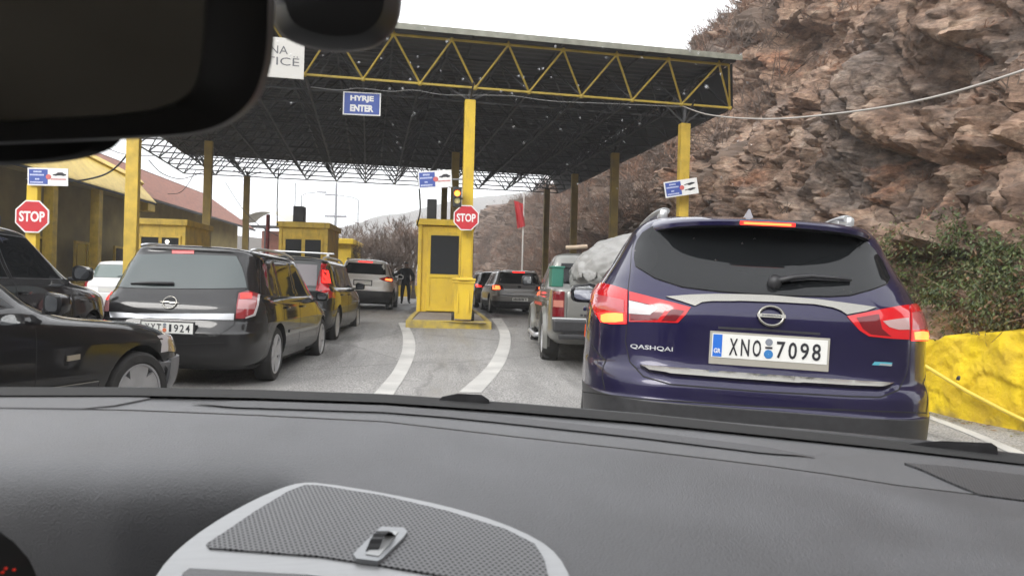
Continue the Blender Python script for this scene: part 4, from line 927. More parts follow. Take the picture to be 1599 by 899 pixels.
def bin_():
    D = 16.55; c = P(722.5, 500, D); zt = P(722, 433, D).z; z0 = ISL(c.x, D); H = zt - z0; root = thing('wheelie_bin', 'yellow wheelie bin standing against the foot of the yellow post', 'bin', Vector((c.x, D, z0)))
    w, d = .50, .44; b = MB(); V = []
    for z, s in ((.06, .78), (.10, .80), (H * .86, .98), (H * .87, 1.06), (H * .92, 1.06)):
        for x, y in ((-1, -1), (1, -1), (1, 1), (-1, 1)): V.append((c.x + x * w / 2 * s * .93, D + y * d / 2 * s, z0 + z))
    F = [(4 * i + j, 4 * i + (j + 1) % 4, 4 * i + 4 + (j + 1) % 4, 4 * i + 4 + j) for i in range(4) for j in range(4)] + [(3, 2, 1, 0), (16, 17, 18, 19)]
    b.add(V, F)
    for x in (-.12, .12): b.bbox((c.x + x, D - d * .47, z0 + H * .45), (.03, .03, H * .5), .008)
    body = bw(b, 'body', M_yellow, root)
    l = MB(); l.bbox((c.x, D + .01, z0 + H * .95), (w * 1.06, d * 1.12, .05), .02); l.bbox((c.x, D + .02, z0 + H * .985), (w * .8, d * .8, .035), .015); l.bbox((c.x, D - d * .58, z0 + H * .945), (w * .5, .05, .03), .01); bw(l, 'lid', M_yellow, root)
    for s in (-1, 1):
        k = MB(); k.lathe([(.03, -.03), (.10, -.03), (.10, .03), (.03, .03)], (c.x + s * w * .45, D + .2, z0 + .1), (1, 0, 0), 16); bw(k, 'wheel', M_rubber, root)
    h = MB(); h.bar((c.x - .2, D + d * .62, z0 + H * .93), (c.x + .2, D + d * .62, z0 + H * .93), .015, 6); bw(h, 'handle', M_yellow, root)
bin_()
def signal():
    D = 17.0; c = P(714, 308, D); root = thing('traffic_light', 'small traffic light with a lit amber lens on the yellow post above the STOP sign', 'traffic light', Matrix.Translation(c))
    b = MB(); b.bbox(c, (.20, .14, .46), .02); bw(b, 'housing', M_black, root)
    for py, m, n in ((302.5, M_amber, 'amber_lens'), (314, mat('dim_lens', (.55, .48, .2), .2, emit=(1, .85, .45), estr=.12), 'green_lens')):
        q = P(714, py, D); l = MB(); l.lathe([(.001, .095), (.05, .085), (.068, .07)], q, (0, -1, 0), 16); lo = bw(l, n, m, root, smooth=True)
        v = MB(); V = []; F = []
        for i in range(11):
            t = math.pi * (-.1 + 1.2 * i / 10); V += [q + Vector((.08 * math.cos(t), -.07, .08 * math.sin(t))), q + Vector((.085 * math.cos(t), -.17, .085 * math.sin(t) - .01))]
        for i in range(10): F.append((2 * i, 2 * i + 1, 2 * i + 3, 2 * i + 2))
        bw(v.add(V, F), 'hood', M_black, lo)
    k = MB(); k.bar(c, c + Vector((.12, .25, 0)), .025, 6); bw(k, 'bracket', M_steel_d, root)
signal()
# cables
def cable(name, label, pts, r, m, n=24, cat='cable'):
    out = []
    for i in range(n + 1):
        t = i / n * (len(pts) - 1); k = min(int(t), len(pts) - 2); f = t - k
        p0, p1, p2, p3 = pts[max(k - 1, 0)], pts[k], pts[k + 1], pts[min(k + 2, len(pts) - 1)]
        out.append(.5 * (2 * p1 + (p2 - p0) * f + (2 * p0 - 5 * p1 + 4 * p2 - p3) * f * f + (3 * p1 - p0 - 3 * p2 + p3) * f ** 3))
    b = MB(); b.tube(out, r, 5); tag(b.build(name, m, smooth=True), label, cat)
M_rope = mat('pale_cable', (.36, .335, .31), .6)
cable('cable', 'pale cable sagging from the right canopy post across the rock face', [P(1066, 166, 17.6), P(1110, 180, 16.2), P(1200, 186, 13.8), P(1320, 176, 11.2), P(1450, 154, 9.2), P(1599, 110, 7.7), P(1720, 60, 6.8)], .016, M_rope, 48)
cable('cable', 'thin cable looped along the lower chord of the front truss', [P(x, y, 16.95 + (x - 480) / 660 * .7) for x, y in ((485, 136), (530, 141), (562, 138), (610, 143), (645, 141), (690, 148), (735, 149), (800, 150), (860, 158), (950, 162), (1066, 167))], .010, mat('grey_cable', (.22, .22, .22), .6), 60)
cable('cable', 'black cable drooping from the left canopy post down to the yellow gable', [P(216, 205, 16.9), P(206, 230, 16.9), P(180, 262, 16.9), P(150, 277, 16.8), P(100, 284, 16.4), P(40, 280, 16)], .020, M_cable)
cable('cable', 'black cable hanging straight down beside the left canopy post', [P(217, 205, 17.0), P(217.5, 300, 17.0), P(215, 385, 17.0)], .018, M_cable, 12)
cable('cable', 'thin cable swagged between the two left canopy posts, above the tiled roof', [P(232, 250, 18), P(255, 272, 20), P(285, 279, 22), P(318, 268, 24)], .012, M_cable)
cable('cable', 'thin cable sloping from the second left canopy post to the tiled roof', [P(306, 266, 24), P(292, 290, 26), P(280, 301, 27), P(262, 303, 28)], .012, M_cable)
cable('cable', 'thin cable running from the canopy corner to the booth with a roof box', [P(352, 285, 31), P(378, 325, 30), P(405, 352, 26), P(434, 368, 22)], .012, M_cable)
cable('cable', 'black cable hanging down to the booth with a roof box', [P(435, 262, 24), P(433, 310, 22.5), P(433, 352, 21.4)], .018, M_cable, 12)
cable('cable', 'black cable hanging from the notice down to the corner of the yellow booth', [P(652.5, 270, 17.2), P(655, 300, 17.6), P(656, 330, 18.6), P(651, 352, 19.8)], .020, M_cable, 12)
cable('cable', 'thin wire behind the left canopy post, level above the tiled roof', [P(150, 222, 20), P(190, 240, 20), P(240, 243, 20), P(262, 238, 20)], .010, M_cable)

# ================================================================== CARS
def paint(name, col, rough=.35, metal=.55, dirt=.12):
    m = mat(name, col, rough, metal=metal, coat=1.0, spec=.12); n, l, b = nodes_of(m)
    tc = n.new('ShaderNodeTexCoord'); t = n.new('ShaderNodeTexNoise'); t.inputs['Scale'].default_value = 2.2; t.inputs['Detail'].default_value = 9; t.inputs['Roughness'].default_value = .7; l.new(tc.outputs['Object'], t.inputs['Vector'])
    sx = n.new('ShaderNodeSeparateXYZ'); l.new(tc.outputs['Object'], sx.inputs[0])
    mr = n.new('ShaderNodeMapRange'); mr.inputs['From Min'].default_value = 1.0; mr.inputs['From Max'].default_value = .25; mr.inputs['To Min'].default_value = dirt * .3; mr.inputs['To Max'].default_value = min(1, dirt * 3.2); l.new(sx.outputs['Z'], mr.inputs['Value'])
    mu = n.new('ShaderNodeMath'); mu.operation = 'MULTIPLY'; l.new(t.outputs['Fac'], mu.inputs[0]); l.new(mr.outputs[0], mu.inputs[1])
    mx_ = n.new('ShaderNodeMix'); mx_.data_type = 'RGBA'; l.new(mu.outputs[0], mx_.inputs['Factor']); mx_.inputs['A'].default_value = (*col, 1); mx_.inputs['B'].default_value = (.10, .09, .078, 1); l.new(mx_.outputs['Result'], b.inputs['Base Color'])
    ct = n.new('ShaderNodeMapRange'); ct.inputs['From Max'].default_value = .4; ct.inputs['To Min'].default_value = 1; ct.inputs['To Max'].default_value = .25; l.new(mu.outputs[0], ct.inputs['Value']); l.new(ct.outputs[0], b.inputs['Coat Weight'])
    return m
def pchip(rows, sub):
    A = np.array(rows, float); n = len(A); d = np.diff(A, axis=0); m = np.zeros_like(A)
    for i in range(1, n - 1):
        a, c = d[i - 1], d[i]; m[i] = np.where(a * c > 0, 2 * a * c / np.where(np.abs(a + c) < 1e-12, 1e-12, a + c), 0)
    m[0] = d[0]; m[-1] = d[-1]; out = []
    for i in range(n - 1):
        for k in range(sub):
            t = k / sub; out.append((2 * t**3 - 3 * t * t + 1) * A[i] + (t**3 - 2 * t * t + t) * m[i] + (-2 * t**3 + 3 * t * t) * A[i + 1] + (t**3 - t * t) * m[i + 1])
    out.append(A[-1]); return out
def outline(Wd, yr, yf, nr, nf, N):
    yc = (yr + yf) / 2; pts = []
    def quad(n, b):
        t = np.linspace(0, math.pi / 2, 700); e = 2 / n; x = Wd * np.cos(t) ** e; y = b * np.sin(t) ** e      # from side to end
        dx, dy = np.gradient(x), np.gradient(y); ds = np.hypot(dx, dy); th = np.unwrap(np.arctan2(dy, dx)); w = np.cumsum(ds + .35 * np.abs(np.gradient(th))); w = (w - w[0]) / (w[-1] - w[0])
        q = np.linspace(0, 1, N); return np.interp(q, w, x), np.interp(q, w, y)
    xr, yb = quad(nr, yc - yr); xf, ybf = quad(nf, yf - yc)
    R = [(x, yc - y) for x, y in zip(xr[::-1], yb[::-1])]           # rear centre -> right side
    Fq = [(x, yc + y) for x, y in zip(xf, ybf)][1:]                 # right side -> front centre
    half = R + Fq
    half[0] = (0, half[0][1]); half[-1] = (0, half[-1][1])
    left = [(-x, y) for x, y in half[1:-1]][::-1]
    return half + left
class Car:
    def __init__(s, name, label, rows, M, paint_m, lower_z=.0, wheels=(), wr=.31, ww=.2, N=26, sub=5, cat='car', dark=None, group=None, arch=.045, cutw=.30):
        s.root = thing(name, label, cat, M, group); s.M = s.root.matrix_world.copy(); s.Mi = s.M.inverted(); s.paint = paint_m; s.wr = wr
        L = pchip(rows, sub); V = []; F = []; k = None
        for z, Wd, yr, yf, nr, nf in L:
            o = outline(Wd, yr, yf, nr, nf, N); k = len(o); V += [(x, y, z) for x, y in o]
        for j in range(len(L) - 1):
            for i in range(k): F.append((j * k + i, j * k + (i + 1) % k, (j + 1) * k + (i + 1) % k, (j + 1) * k + i))
        F.append(tuple(range(k))[::-1]); F.append(tuple(range(len(V) - k, len(V))))
        o = mesh_obj('body', V, F, [paint_m, dark or M_black, M_under], s.root, smooth=True)
        cut = MB(); W0 = max(r[1] for r in rows)
        for y in wheels:
            for sg in (-1, 1):
                a = MB(); n = 40; x0, x1 = sg * (W0 - cutw), sg * (W0 + .3); R = wr + arch
                V2 = [(x, y + R * math.cos(2 * math.pi * i / n), wr + R * math.sin(2 * math.pi * i / n)) for x in (x0, x1) for i in range(n)]
                F2 = [(i, (i + 1) % n, n + (i + 1) % n, n + i) for i in range(n)] + [tuple(range(n))[::-1], tuple(range(n, 2 * n))]
                if sg > 0: pass
                else: F2 = [f[::-1] for f in F2]
                cut.add(V2, [f[::-1] for f in F2] if False else F2)
        if wheels:
            c = cut.build('cutter', M_under); bm = bmesh.new(); bm.from_mesh(c.data); bmesh.ops.recalc_face_normals(bm, faces=bm.faces); bm.to_mesh(c.data); bm.free()
            c.matrix_world = s.M
            md = o.modifiers.new('b', 'BOOLEAN'); md.operation = 'DIFFERENCE'; md.object = c; md.solver = 'EXACT'
            bpy.context.view_layer.update()
            me = bpy.data.meshes.new_from_object(o.evaluated_get(bpy.context.evaluated_depsgraph_get())); o.modifiers.clear(); old = o.data; o.data = me; me.name = 'body'
            bpy.data.meshes.remove(old); bpy.data.objects.remove(c)
        me = o.data
        if len(me.materials) < 3:
            me.materials.clear(); [me.materials.append(m) for m in (paint_m, dark or M_black, M_under)]
        for p in me.polygons:
            c = p.center; mi = 0
            if c.z < lower_z: mi = 1
            if c.z < .24: mi = 2
            for y in wheels:
                if math.hypot(c.y - y, c.z - wr) < wr + arch - .001 + .002 and abs(c.x) < W0 + .01:
                    rr = math.hypot(c.y - y, c.z - wr)
                    if rr < wr + arch - .01 or abs(p.normal.x) < .45: mi = 2
            p.material_index = mi; p.use_smooth = True
        me.set_sharp_from_angle(angle=rad(38)); s.body = o
        bm = bmesh.new(); bm.from_mesh(me); bmesh.ops.triangulate(bm, faces=bm.faces); bm.normal_update(); s.bvh = BVHTree.FromBMesh(bm); bm.free()
        s.mid = (s.M @ Vector((0, .3, 1)) - EYE).length; s.W0 = W0; s.wheels = wheels; s.ww = ww; s.rows = rows
    # casters
    def px(s, u, v):
        o = s.Mi @ EYE; d = (s.Mi.to_3x3() @ raydir(u, v)).normalized(); h = s.bvh.ray_cast(o, d)
        if h[0] is None:
            h = min((s.bvh.find_nearest(o + d * (s.mid * q)) for q in np.linspace(.85, 1.25, 41)), key=lambda r: r[3]); return h[0], h[1]
        return h[0], h[1]
    def ax(s, a):
        O, D, = {'rear': (lambda u, v: Vector((u, -6, v)), Vector((0, 1, 0))), 'front': (lambda u, v: Vector((u, 12, v)), Vector((0, -1, 0))),
                 'R': (lambda u, v: Vector((6, u, v)), Vector((-1, 0, 0))), 'L': (lambda u, v: Vector((-6, u, v)), Vector((1, 0, 0))), 'top': (lambda u, v: Vector((u, v, 6)), Vector((0, 0, -1)))}[a]
        def f(u, v):
            h = s.bvh.ray_cast(O(u, v), D)
            if h[0] is None: h = s.bvh.find_nearest(O(u, v) + D * (6 - s.W0 * .8))
            return h[0], h[1]
        return f
    def pxpatch(s, name, poly, m, off=.004, sp=7, parent=None, base=-.008, seam=0):
        return drape(name, poly, sp, s.px, m, parent or s.root, off, base, seam)
    def patch(s, a, name, poly, m, off=.004, sp=.06, parent=None, base=-.008, seam=0):
        return drape(name, poly, sp, s.ax(a), m, parent or s.root, off, base, seam)
    def line(s, cast, pts, w, name, m, off=.003, parent=None, n=30, thick=None):
        """a narrow strip following the body along (u,v) points"""
        out = []
        for i in range(n + 1):
            t = i / n * (len(pts) - 1); k = min(int(t), len(pts) - 2); f = t - k; a, b_ = pts[k], pts[k + 1]
            out.append(cast(a[0] + (b_[0] - a[0]) * f, a[1] + (b_[1] - a[1]) * f))
        V = []; F = []
        for i, (c, nn) in enumerate(out):
            d = out[min(i + 1, n)][0] - out[max(i - 1, 0)][0]; e = d.cross(nn); e = e.normalized() if e.length > 1e-9 else Vector((0, 0, 1))
            h = thick or .002
            V += [c + e * w / 2 + nn * (off - h), c + e * w / 2 + nn * off, c - e * w / 2 + nn * off, c - e * w / 2 + nn * (off - h)]
        for i in range(n):
            for j in range(3): F.append((4 * i + j, 4 * i + j + 1, 4 * i + 5 + j, 4 * i + 4 + j))
        return mesh_obj(name, V, F, m, parent or s.root, smooth=False)
    def add_wheels(s, rim_r=.66, spokes=5, sw=.5, rim_m=None, double=False, track=None):
        track = track if track is not None else s.W0 - .02
        for y in s.wheels:
            for sg in (-1, 1):
                R = s.wr; rr = R * rim_r; w = s.ww; b = MB(); c = (sg * (track - w / 2), y, R); h = w / 2
                b.lathe([(rr, -h * .85), (rr + .02, -h), (R - .03, -h * .97), (R - .006, -h * .7), (R, 0), (R - .006, h * .7), (R - .03, h * .97), (rr + .02, h), (rr, h * .85), (rr - .012, h * .55)], c, (sg, 0, 0), 40)
                b.lathe([(.001, h * .1), (rr, h * .1)], c, (sg, 0, 0), 24)
                t = b.build('wheel', M_rubber, s.root, smooth=True, sharp=40)
                r = MB(); r.lathe([(rr - .012, h * .3), (rr - .008, h * .9), (rr + .006, h * .93), (rr + .012, h * .86)], c, (sg, 0, 0), 40)
                r.lathe([(.001, h * .85), (.03, h * .84), (.055, h * .74), (.07, h * .6)], c, (sg, 0, 0), 20)
                for k in range(spokes):
                    for dd in ((-.17, .17) if double else (0,)):
                        t0 = 2 * math.pi * k / spokes + .3; a0 = sw * .10 / .31 * R; a1 = sw * .15 / .31 * R
                        d0 = Vector((0, math.cos(t0 + dd * .3), math.sin(t0 + dd * .3))); d1 = Vector((0, math.cos(t0 + dd), math.sin(t0 + dd))); X = Vector((sg, 0, 0)); C = Vector(c)
                        e0 = X.cross(d0); e1 = X.cross(d1); p0 = C + d0 * .04 + X * h * .74; p1 = C + d1 * (rr - .004) + X * h * .84
                        f = .5 if double else 1
                        V = [p0 - e0 * a0 * f, p0 + e0 * a0 * f, p1 + e1 * a1 * f, p1 - e1 * a1 * f]; V2 = [q - X * .03 for q in V]
                        r.add(V + V2, [(0, 1, 2, 3), (0, 4, 5, 1), (1, 5, 6, 2), (2, 6, 7, 3), (3, 7, 4, 0)])
                r.build('rim', rim_m or M_alloy, t, smooth=True, sharp=30)
    def mirror(s, y, z, m=None, size=(.20, .12, .15), sides=(-1, 1), x=None):
        for sg in sides:
            x0 = (x if x else s.W0 + .07) * sg; V = []; F = []; n = 14
            prof = ((-.5, .80), (-.46, .97), (-.2, 1.0), (.2, .86), (.42, .55), (.5, .2))
            for t, q in prof:
                for i in range(n):
                    a = 2 * math.pi * i / n; e = .55
                    cx = abs(math.cos(a)) ** e * math.copysign(1, math.cos(a)); cz = abs(math.sin(a)) ** e * math.copysign(1, math.sin(a))
                    V.append((x0 + cx * size[0] / 2 * q * (1.04 if cx * sg < 0 else 1), y + t * size[1] - .03 * cx * sg, z + cz * size[2] / 2 * q * (.82 if cx * sg > 0 and cz > 0 else 1)))
            for j in range(len(prof) - 1):
                for i in range(n): F.append((j * n + i, j * n + (i + 1) % n, (j + 1) * n + (i + 1) % n, (j + 1) * n + i))
            F += [tuple(range(n))[::-1], tuple(range(len(V) - n, len(V)))]
            mo = mesh_obj('mirror', V, F, m or s.paint, s.root, smooth=True, sharp=50)
            arm = MB(); arm.bbox((sg * (abs(x0) - size[0] * .5 - .0), y + .04, z - size[2] * .38), (.12, .05, .04), .01); arm.build('mirror_arm', M_black, mo)
            g = MB(); c0 = [Vector(v) for v in V[:n]]; cc = sum(c0, Vector()) / n; g.add([cc + (v - cc) * .88 + Vector((0, -.003, 0)) for v in c0], [tuple(range(n))[::-1]]); g.build('mirror_glass', mat('mirror_glass', (.5, .52, .54), .03, metal=1), mo)
    def seam(s, a, pts, parent=None, w=.007): return s.line(s.ax(a), pts, w, 'panel_gap', M_under, .0015, parent, 40, .001)
    def sides(s, polys, belt_trim=None, handles=(), seams=(), glass=None):
        for sd in 'LR':
            for p in polys: s.patch(sd, 'side_window', p, [glass or M_glass, M_black], .003, .09, seam=.012)
            for p in seams: s.seam(sd, p)
            for y, z in handles:
                c, nn = s.ax(sd)(y, z); b = MB(); b.bbox(c + nn * .018, (.02, .18, .028), .008); b.build('door_handle', s.paint, s.root, smooth=True, sharp=40)
            if belt_trim: s.line(s.ax(sd), belt_trim, .018, 'window_trim', M_black, .005, n=40)
    def plate(s, cx, cz, w, h, text=None, tilt=0.0, frame_m=None, side='rear', gr=False, blocks=0, fw=.012, y=None, below=0.0):
        sg = 1 if side == 'rear' else -1
        ys = [s.ax(side)(cx + a * w / 2, cz + b_ * h / 2)[0].y for a in (-1, 0, 1) for b_ in (-1, 1)]; yy = (min(ys) - .012) if side == 'rear' else max(ys) + .012
        fr = frame((cx, yy, cz), (sg, 0, 0), (0, math.sin(tilt) * sg, math.cos(tilt)))
        R = lambda x0, y0, x1, y1: [(x0, y0), (x1, y0), (x1, y1), (x0, y1)]
        b = MB(); b.prism(R(-w / 2 - fw, -h / 2 - fw - below, w / 2 + fw, h / 2 + fw), fr, -.025, 0); po = b.build('licence_plate', frame_m or M_silver, s.root)
        b = MB(); b.prism(R(-w / 2, -h / 2, w / 2, h / 2), fr, 0, .003); b.build('plate_face', M_plate, po)
        t = MB()
        if gr:
            q = MB(); q.prism(R(-w / 2 + .004, -h / 2 + .004, -w / 2 + .046, h / 2 - .004), fr, .003, .0042); q.build('country_strip', mat('plate_blue', (.02, .14, .55), .4), po)
            q = MB(); add_text(q, 'GR', fr, -w / 2 + .025, -h * .22, .032, .022, .0042, .006, 0, .02); q.build('country_letters', M_white, po)
        if text:
            A, B = text; x0 = -w / 2 + (.072 if gr else .03); x1 = w / 2 - .022; gap = .055; cw = (x1 - x0 - gap) / (len(A) + len(B))
            for i, ch in enumerate(A): add_text(t, ch, fr, x0 + (i + .5) * cw, -.002, cw * .72, h * .70, .003, .006, 0, .012)
            for i, ch in enumerate(B): add_text(t, ch, fr, x0 + len(A) * cw + gap + (i + .5) * cw, -.002, cw * (.72 if ch != '1' else .4), h * .70, .003, .006, 0, .012)
            t.build('plate_letters', M_ink, po); gx = x0 + len(A) * cw + gap / 2
            e = MB(); o = fr[0] + fr[1] * gx
            e.lathe([(.001, .006), (.016, .006), (.017, .003)], o + fr[2] * h * .27, fr[3], 16, 0); e.prism(R(gx - .016, .0, gx + .016, .009), fr, .003, .006, 1); e.lathe([(.001, .006), (.020, .006), (.021, .003)], o - fr[2] * h * .23, fr[3], 16, 2)
            e.build('inspection_seal', [mat('seal_grey', (.2, .22, .26), .5), M_ink, mat('seal_blue', (.03, .17, .42), .45) if gr else mat('seal_red', (.6, .16, .07), .45)], po)
        elif blocks:
            x = -w / 2 + .04; rn = random.Random(3)
            while x < w / 2 - .06: t.prism(R(x, -h * .3, x + .03, h * .3), fr, .003, .005); x += .045 if rn.random() < .8 else .07
            t.build('plate_letters', M_ink, po)
        return po

def pose(O, heading, roll=0.0, z=None):
    """heading to the right of +Y, roll to the right"""
    zz = gz(O[0], O[1]) if z is None else z
    return Matrix.Translation((O[0], O[1], zz)) @ Matrix.Rotation(-heading, 4, 'Z') @ Matrix.Rotation(roll, 4, 'Y')

# ---------------------------------------------------------------- blue crossover (closest car)
def blue_car():
    pm = paint('blue_paint', (.0095, .0075, .041), .38, .42, .10)
    h = rad(12.5); rows = [  # z, half width, y rear, y front, corner sharpness rear, front
        (.20, .76, .30, 4.15, 5, 5), (.28, .84, .14, 4.28, 5, 5), (.36, .875, .06, 4.34, 5.5, 5), (.46, .89, .02, 4.37, 5.5, 5), (.56, .895, .0, 4.38, 5.5, 5), (.64, .90, .0, 4.38, 5.5, 5), (.655, .90, .012, 4.38, 5.5, 5),
        (.72, .90, .02, 4.36, 5.5, 5), (.765, .90, .045, 4.33, 5.5, 5), (.80, .898, .085, 4.30, 5.6, 5), (.90, .895, .10, 4.2, 5.6, 5), (1.0, .89, .105, 3.8, 5.4, 5), (1.06, .88, .11, 3.45, 5.2, 5), (1.12, .865, .13, 3.22, 5, 5), (1.18, .835, .17, 3.10, 5, 6), (1.24, .795, .225, 3.0, 5.5, 6),
        (1.32, .745, .30, 2.82, 6, 6), (1.42, .69, .385, 2.55, 6.5, 6), (1.48, .655, .425, 2.32, 7, 6), (1.52, .62, .445, 2.18, 7, 6), (1.55, .57, .46, 2.02, 7, 6), (1.572, .48, .55, 1.85, 6, 5), (1.588, .34, .78, 1.6, 5, 5), (1.592, .12, 1.05, 1.35, 3, 3)]
    c0 = P(1199, 543, 3.36); O = c0 - Vector((math.sin(h), math.cos(h), 0)) * .09; roll = rad(1.9)
    M = Matrix.Translation((O.x, O.y, c0.z)) @ Matrix.Rotation(-h, 4, 'Z') @ Matrix.Rotation(roll, 4, 'Y') @ Matrix.Translation((0, 0, -.925))
    c = Car('parked_car', 'dark blue crossover with lit brake lights, closest car ahead, plate XNO 7098', rows, M, pm, .645, (.98, 3.62), .345, .215, N=44, sub=6)
    C1 = lambda L: [(860 + x / 2.1408, 300 + y / 2.1408) for x, y in L]
    C2 = lambda L: [(880 + x / 4.0875, 320 + y / 4.0875) for x, y in L]
    C3 = lambda L: [(1180 + x / 4.0875, 320 + y / 4.0875) for x, y in L]
    tg = c.pxpatch('tailgate', C1([(285, 130), (272, 200), (268, 265), (260, 330), (256, 440), (252, 500), (266, 565), (310, 614), (400, 640), (700, 664), (1000, 680), (1100, 683), (1160, 660), (1188, 605), (1200, 520), (1198, 400), (1160, 310), (1110, 215), (1050, 143), (1000, 126), (760, 106), (400, 104), (330, 112)]), [pm, M_under], .003, 8, seam=.006)
    c.pxpatch('rear_window', C1([(281, 225), (284, 190), (292, 165), (310, 138), (345, 116), (400, 108), (520, 104), (640, 104), (760, 109), (900, 121), (990, 132), (1035, 152), (1075, 192), (1106, 235), (1130, 290), (1122, 308), (1070, 328), (1000, 347), (930, 351), (820, 349), (700, 344), (560, 334), (440, 319), (350, 290), (286, 250)]), [M_glass, M_black], .010, 7, tg, seam=.004)
    # lamps
    lo = c.pxpatch('tail_light', C2([(205, 500), (250, 500), (330, 520), (412, 547), (410, 650), (408, 760), (330, 762), (245, 748), (205, 690), (178, 610), (180, 540)]), M_lens_on, .008, 6)
    c.pxpatch('reflector', C2([(205, 572), (300, 590), (392, 612), (392, 690), (300, 678), (222, 655)]), M_pink, .011, 5, lo)
    c.pxpatch('lit_bulb', C2([(250, 703), (285, 692), (340, 690), (386, 694), (388, 742), (340, 748), (262, 748), (250, 735)]), M_brakehot, .012, 5, lo)
    c.pxpatch('lit_surround', C2([(222, 690), (300, 682), (400, 692), (402, 756), (300, 758), (245, 745)]), M_brake, .0095, 5, lo)
    li = c.pxpatch('tail_light', C2([(424, 556), (560, 590), (700, 625), (812, 655), (780, 700), (730, 752), (600, 748), (424, 745)]), M_lens_on, .008, 6, tg)
    c.pxpatch('dark_panel', C2([(430, 610), (560, 640), (660, 660), (600, 735), (500, 738), (430, 738)]), M_lens_d, .0095, 6, li)
    c.pxpatch('dark_panel', C2([(690, 664), (770, 678), (715, 742), (625, 740)]), M_lens_d, .0095, 6, li)
    c.pxpatch('reflector', C2([(424, 615), (500, 632), (602, 660), (555, 702), (480, 698), (424, 694)]), M_lensw, .011, 5, li)
    ro = c.pxpatch('tail_light', C3([(982, 640), (1062, 622), (1100, 670), (1128, 740), (1142, 810), (1125, 866), (1060, 872), (985, 862), (988, 760)]), M_lens_on, .008, 6)
    c.pxpatch('reflector', C3([(990, 690), (1060, 680), (1100, 730), (1110, 790), (990, 800)]), mat('dim_pink_lens', (.42, .10, .10), .12, coat=.5), .011, 5, ro)
    c.pxpatch('lit_surround', C3([(990, 800), (1110, 800), (1125, 850), (1100, 868), (992, 866)]), M_brake, .0095, 5, ro)
    c.pxpatch('lit_bulb', C3([(1000, 812), (1050, 806), (1104, 814), (1112, 842), (1085, 860), (1005, 858)]), M_brakehot, .012, 5, ro)
    ri = c.pxpatch('tail_light', C3([(580, 712), (760, 676), (900, 650), (972, 640), (976, 760), (972, 858), (860, 852), (720, 838), (660, 800)]), M_lens_on, .008, 6, tg)
    c.pxpatch('dark_panel', C3([(640, 722), (780, 700), (800, 790), (860, 840), (730, 826), (680, 790)]), M_lens_d, .0095, 6, ri)
    c.pxpatch('reflector', C3([(805, 744), (900, 730), (966, 724), (970, 796), (900, 796), (845, 780)]), mat('grey_pink_lens', (.42, .28, .27), .15, coat=.5), .011, 5, ri)
    # chrome
    c.pxpatch('chrome_wing', C1([(385, 352), (470, 346), (560, 344), (660, 346), (740, 349), (900, 363), (1000, 376), (1086, 388), (1050, 400), (988, 411), (968, 398), (940, 388), (880, 378), (760, 371), (640, 367), (540, 367), (505, 370), (482, 382), (440, 368)]), M_chrome, .012, 6, tg)
    c.pxpatch('chrome_strip', C1([(300, 589), (400, 597), (500, 604), (650, 615), (800, 626), (1000, 639), (1140, 647), (1128, 655), (1110, 660), (1000, 656), (800, 644), (600, 630), (400, 614), (330, 603)]), M_chrome, .026, 6, tg)
    # recess above the plate: black strip standing for the handle's shadow line
    c.pxpatch('boot_handle_shadow', C1([(560, 449), (700, 456), (900, 470), (900, 477), (700, 463), (560, 456)]), M_black, .006, 6, tg)
    # plate
    a, _ = c.px(*C1([(727, 522)])[0]); pl = c.plate(a.x, a.z, .52, .112, ('XNO', '7098'), 0.0, mat('plate_holder', (.40, .38, .33), .45, metal=.3), gr=True, fw=.01, below=.022); attach(pl, tg)
    # emblem: ring and bar
    a, nn = c.px(*C1([(735, 416)])[0]); U_ = (Vector((1, 0, 0)) - nn * nn.x).normalized(); fr = frame(a + nn * .014, U_, nn.cross(U_)); e = MB(); R0, r0, n = .050, .0075, 36; V = []; F = []
    for i in range(n):
        t = 2 * math.pi * i / n
        for k in range(8):
            q = 2 * math.pi * k / 8; rr = R0 + r0 * math.cos(q); V.append(fr[0] + fr[1] * (rr * 1.12 * math.cos(t)) + fr[2] * (rr * .92 * math.sin(t)) + fr[3] * (r0 * math.sin(q)))
    for i in range(n):
        for k in range(8): F.append((i * 8 + k, ((i + 1) % n) * 8 + k, ((i + 1) % n) * 8 + (k + 1) % 8, i * 8 + (k + 1) % 8))
    e.add(V, F); 
    eo = e.build('emblem', M_chrome, tg, smooth=True); e = MB(); e.prism([(-.064, -.0085), (.064, -.0085), (.064, .0085), (-.064, .0085)], fr, -.002, .008); e.build('emblem_bar', M_chrome, eo)
    e = MB(); add_text(e, 'NISSAN', fr, 0, 0, .084, .0095, .008, .0095, 0, .02); e.build('emblem_letters', M_ink, eo)
    # model badge follows the surface
    V, F = text_shape('QASHQAI', .01); p0, _ = c.px(*C1([(268, 518)])[0]); p1, _ = c.px(*C1([(408, 523)])[0]); zc = (p0.z + p1.z) / 2; VV = []
    for x, y, k in V:
        q, nn = c.ax('rear')((p0.x + p1.x) / 2 + x * (p1.x - p0.x), zc + y * .024); VV.append(q + nn * (.004 + .004 * k))
    mesh_obj('model_badge', VV, F, M_silver, tg)
    c.pxpatch('small_badge', C1([(1072, 577), (1082, 566), (1140, 569), (1134, 581)]), mat('badge_cyan', (.08, .32, .40), .3), .005, 4, tg); c.pxpatch('small_badge', C1([(1095, 577), (1100, 572), (1139, 575), (1135, 581)]), M_silver, .007, 4, tg)
    # wiper
    a, na = c.px(*C1([(745, 312)])[0]); b_, nb = c.px(*C1([(1000, 304)])[0]); mid, nm = c.px(*C1([(860, 298)])[0]); m = MB()
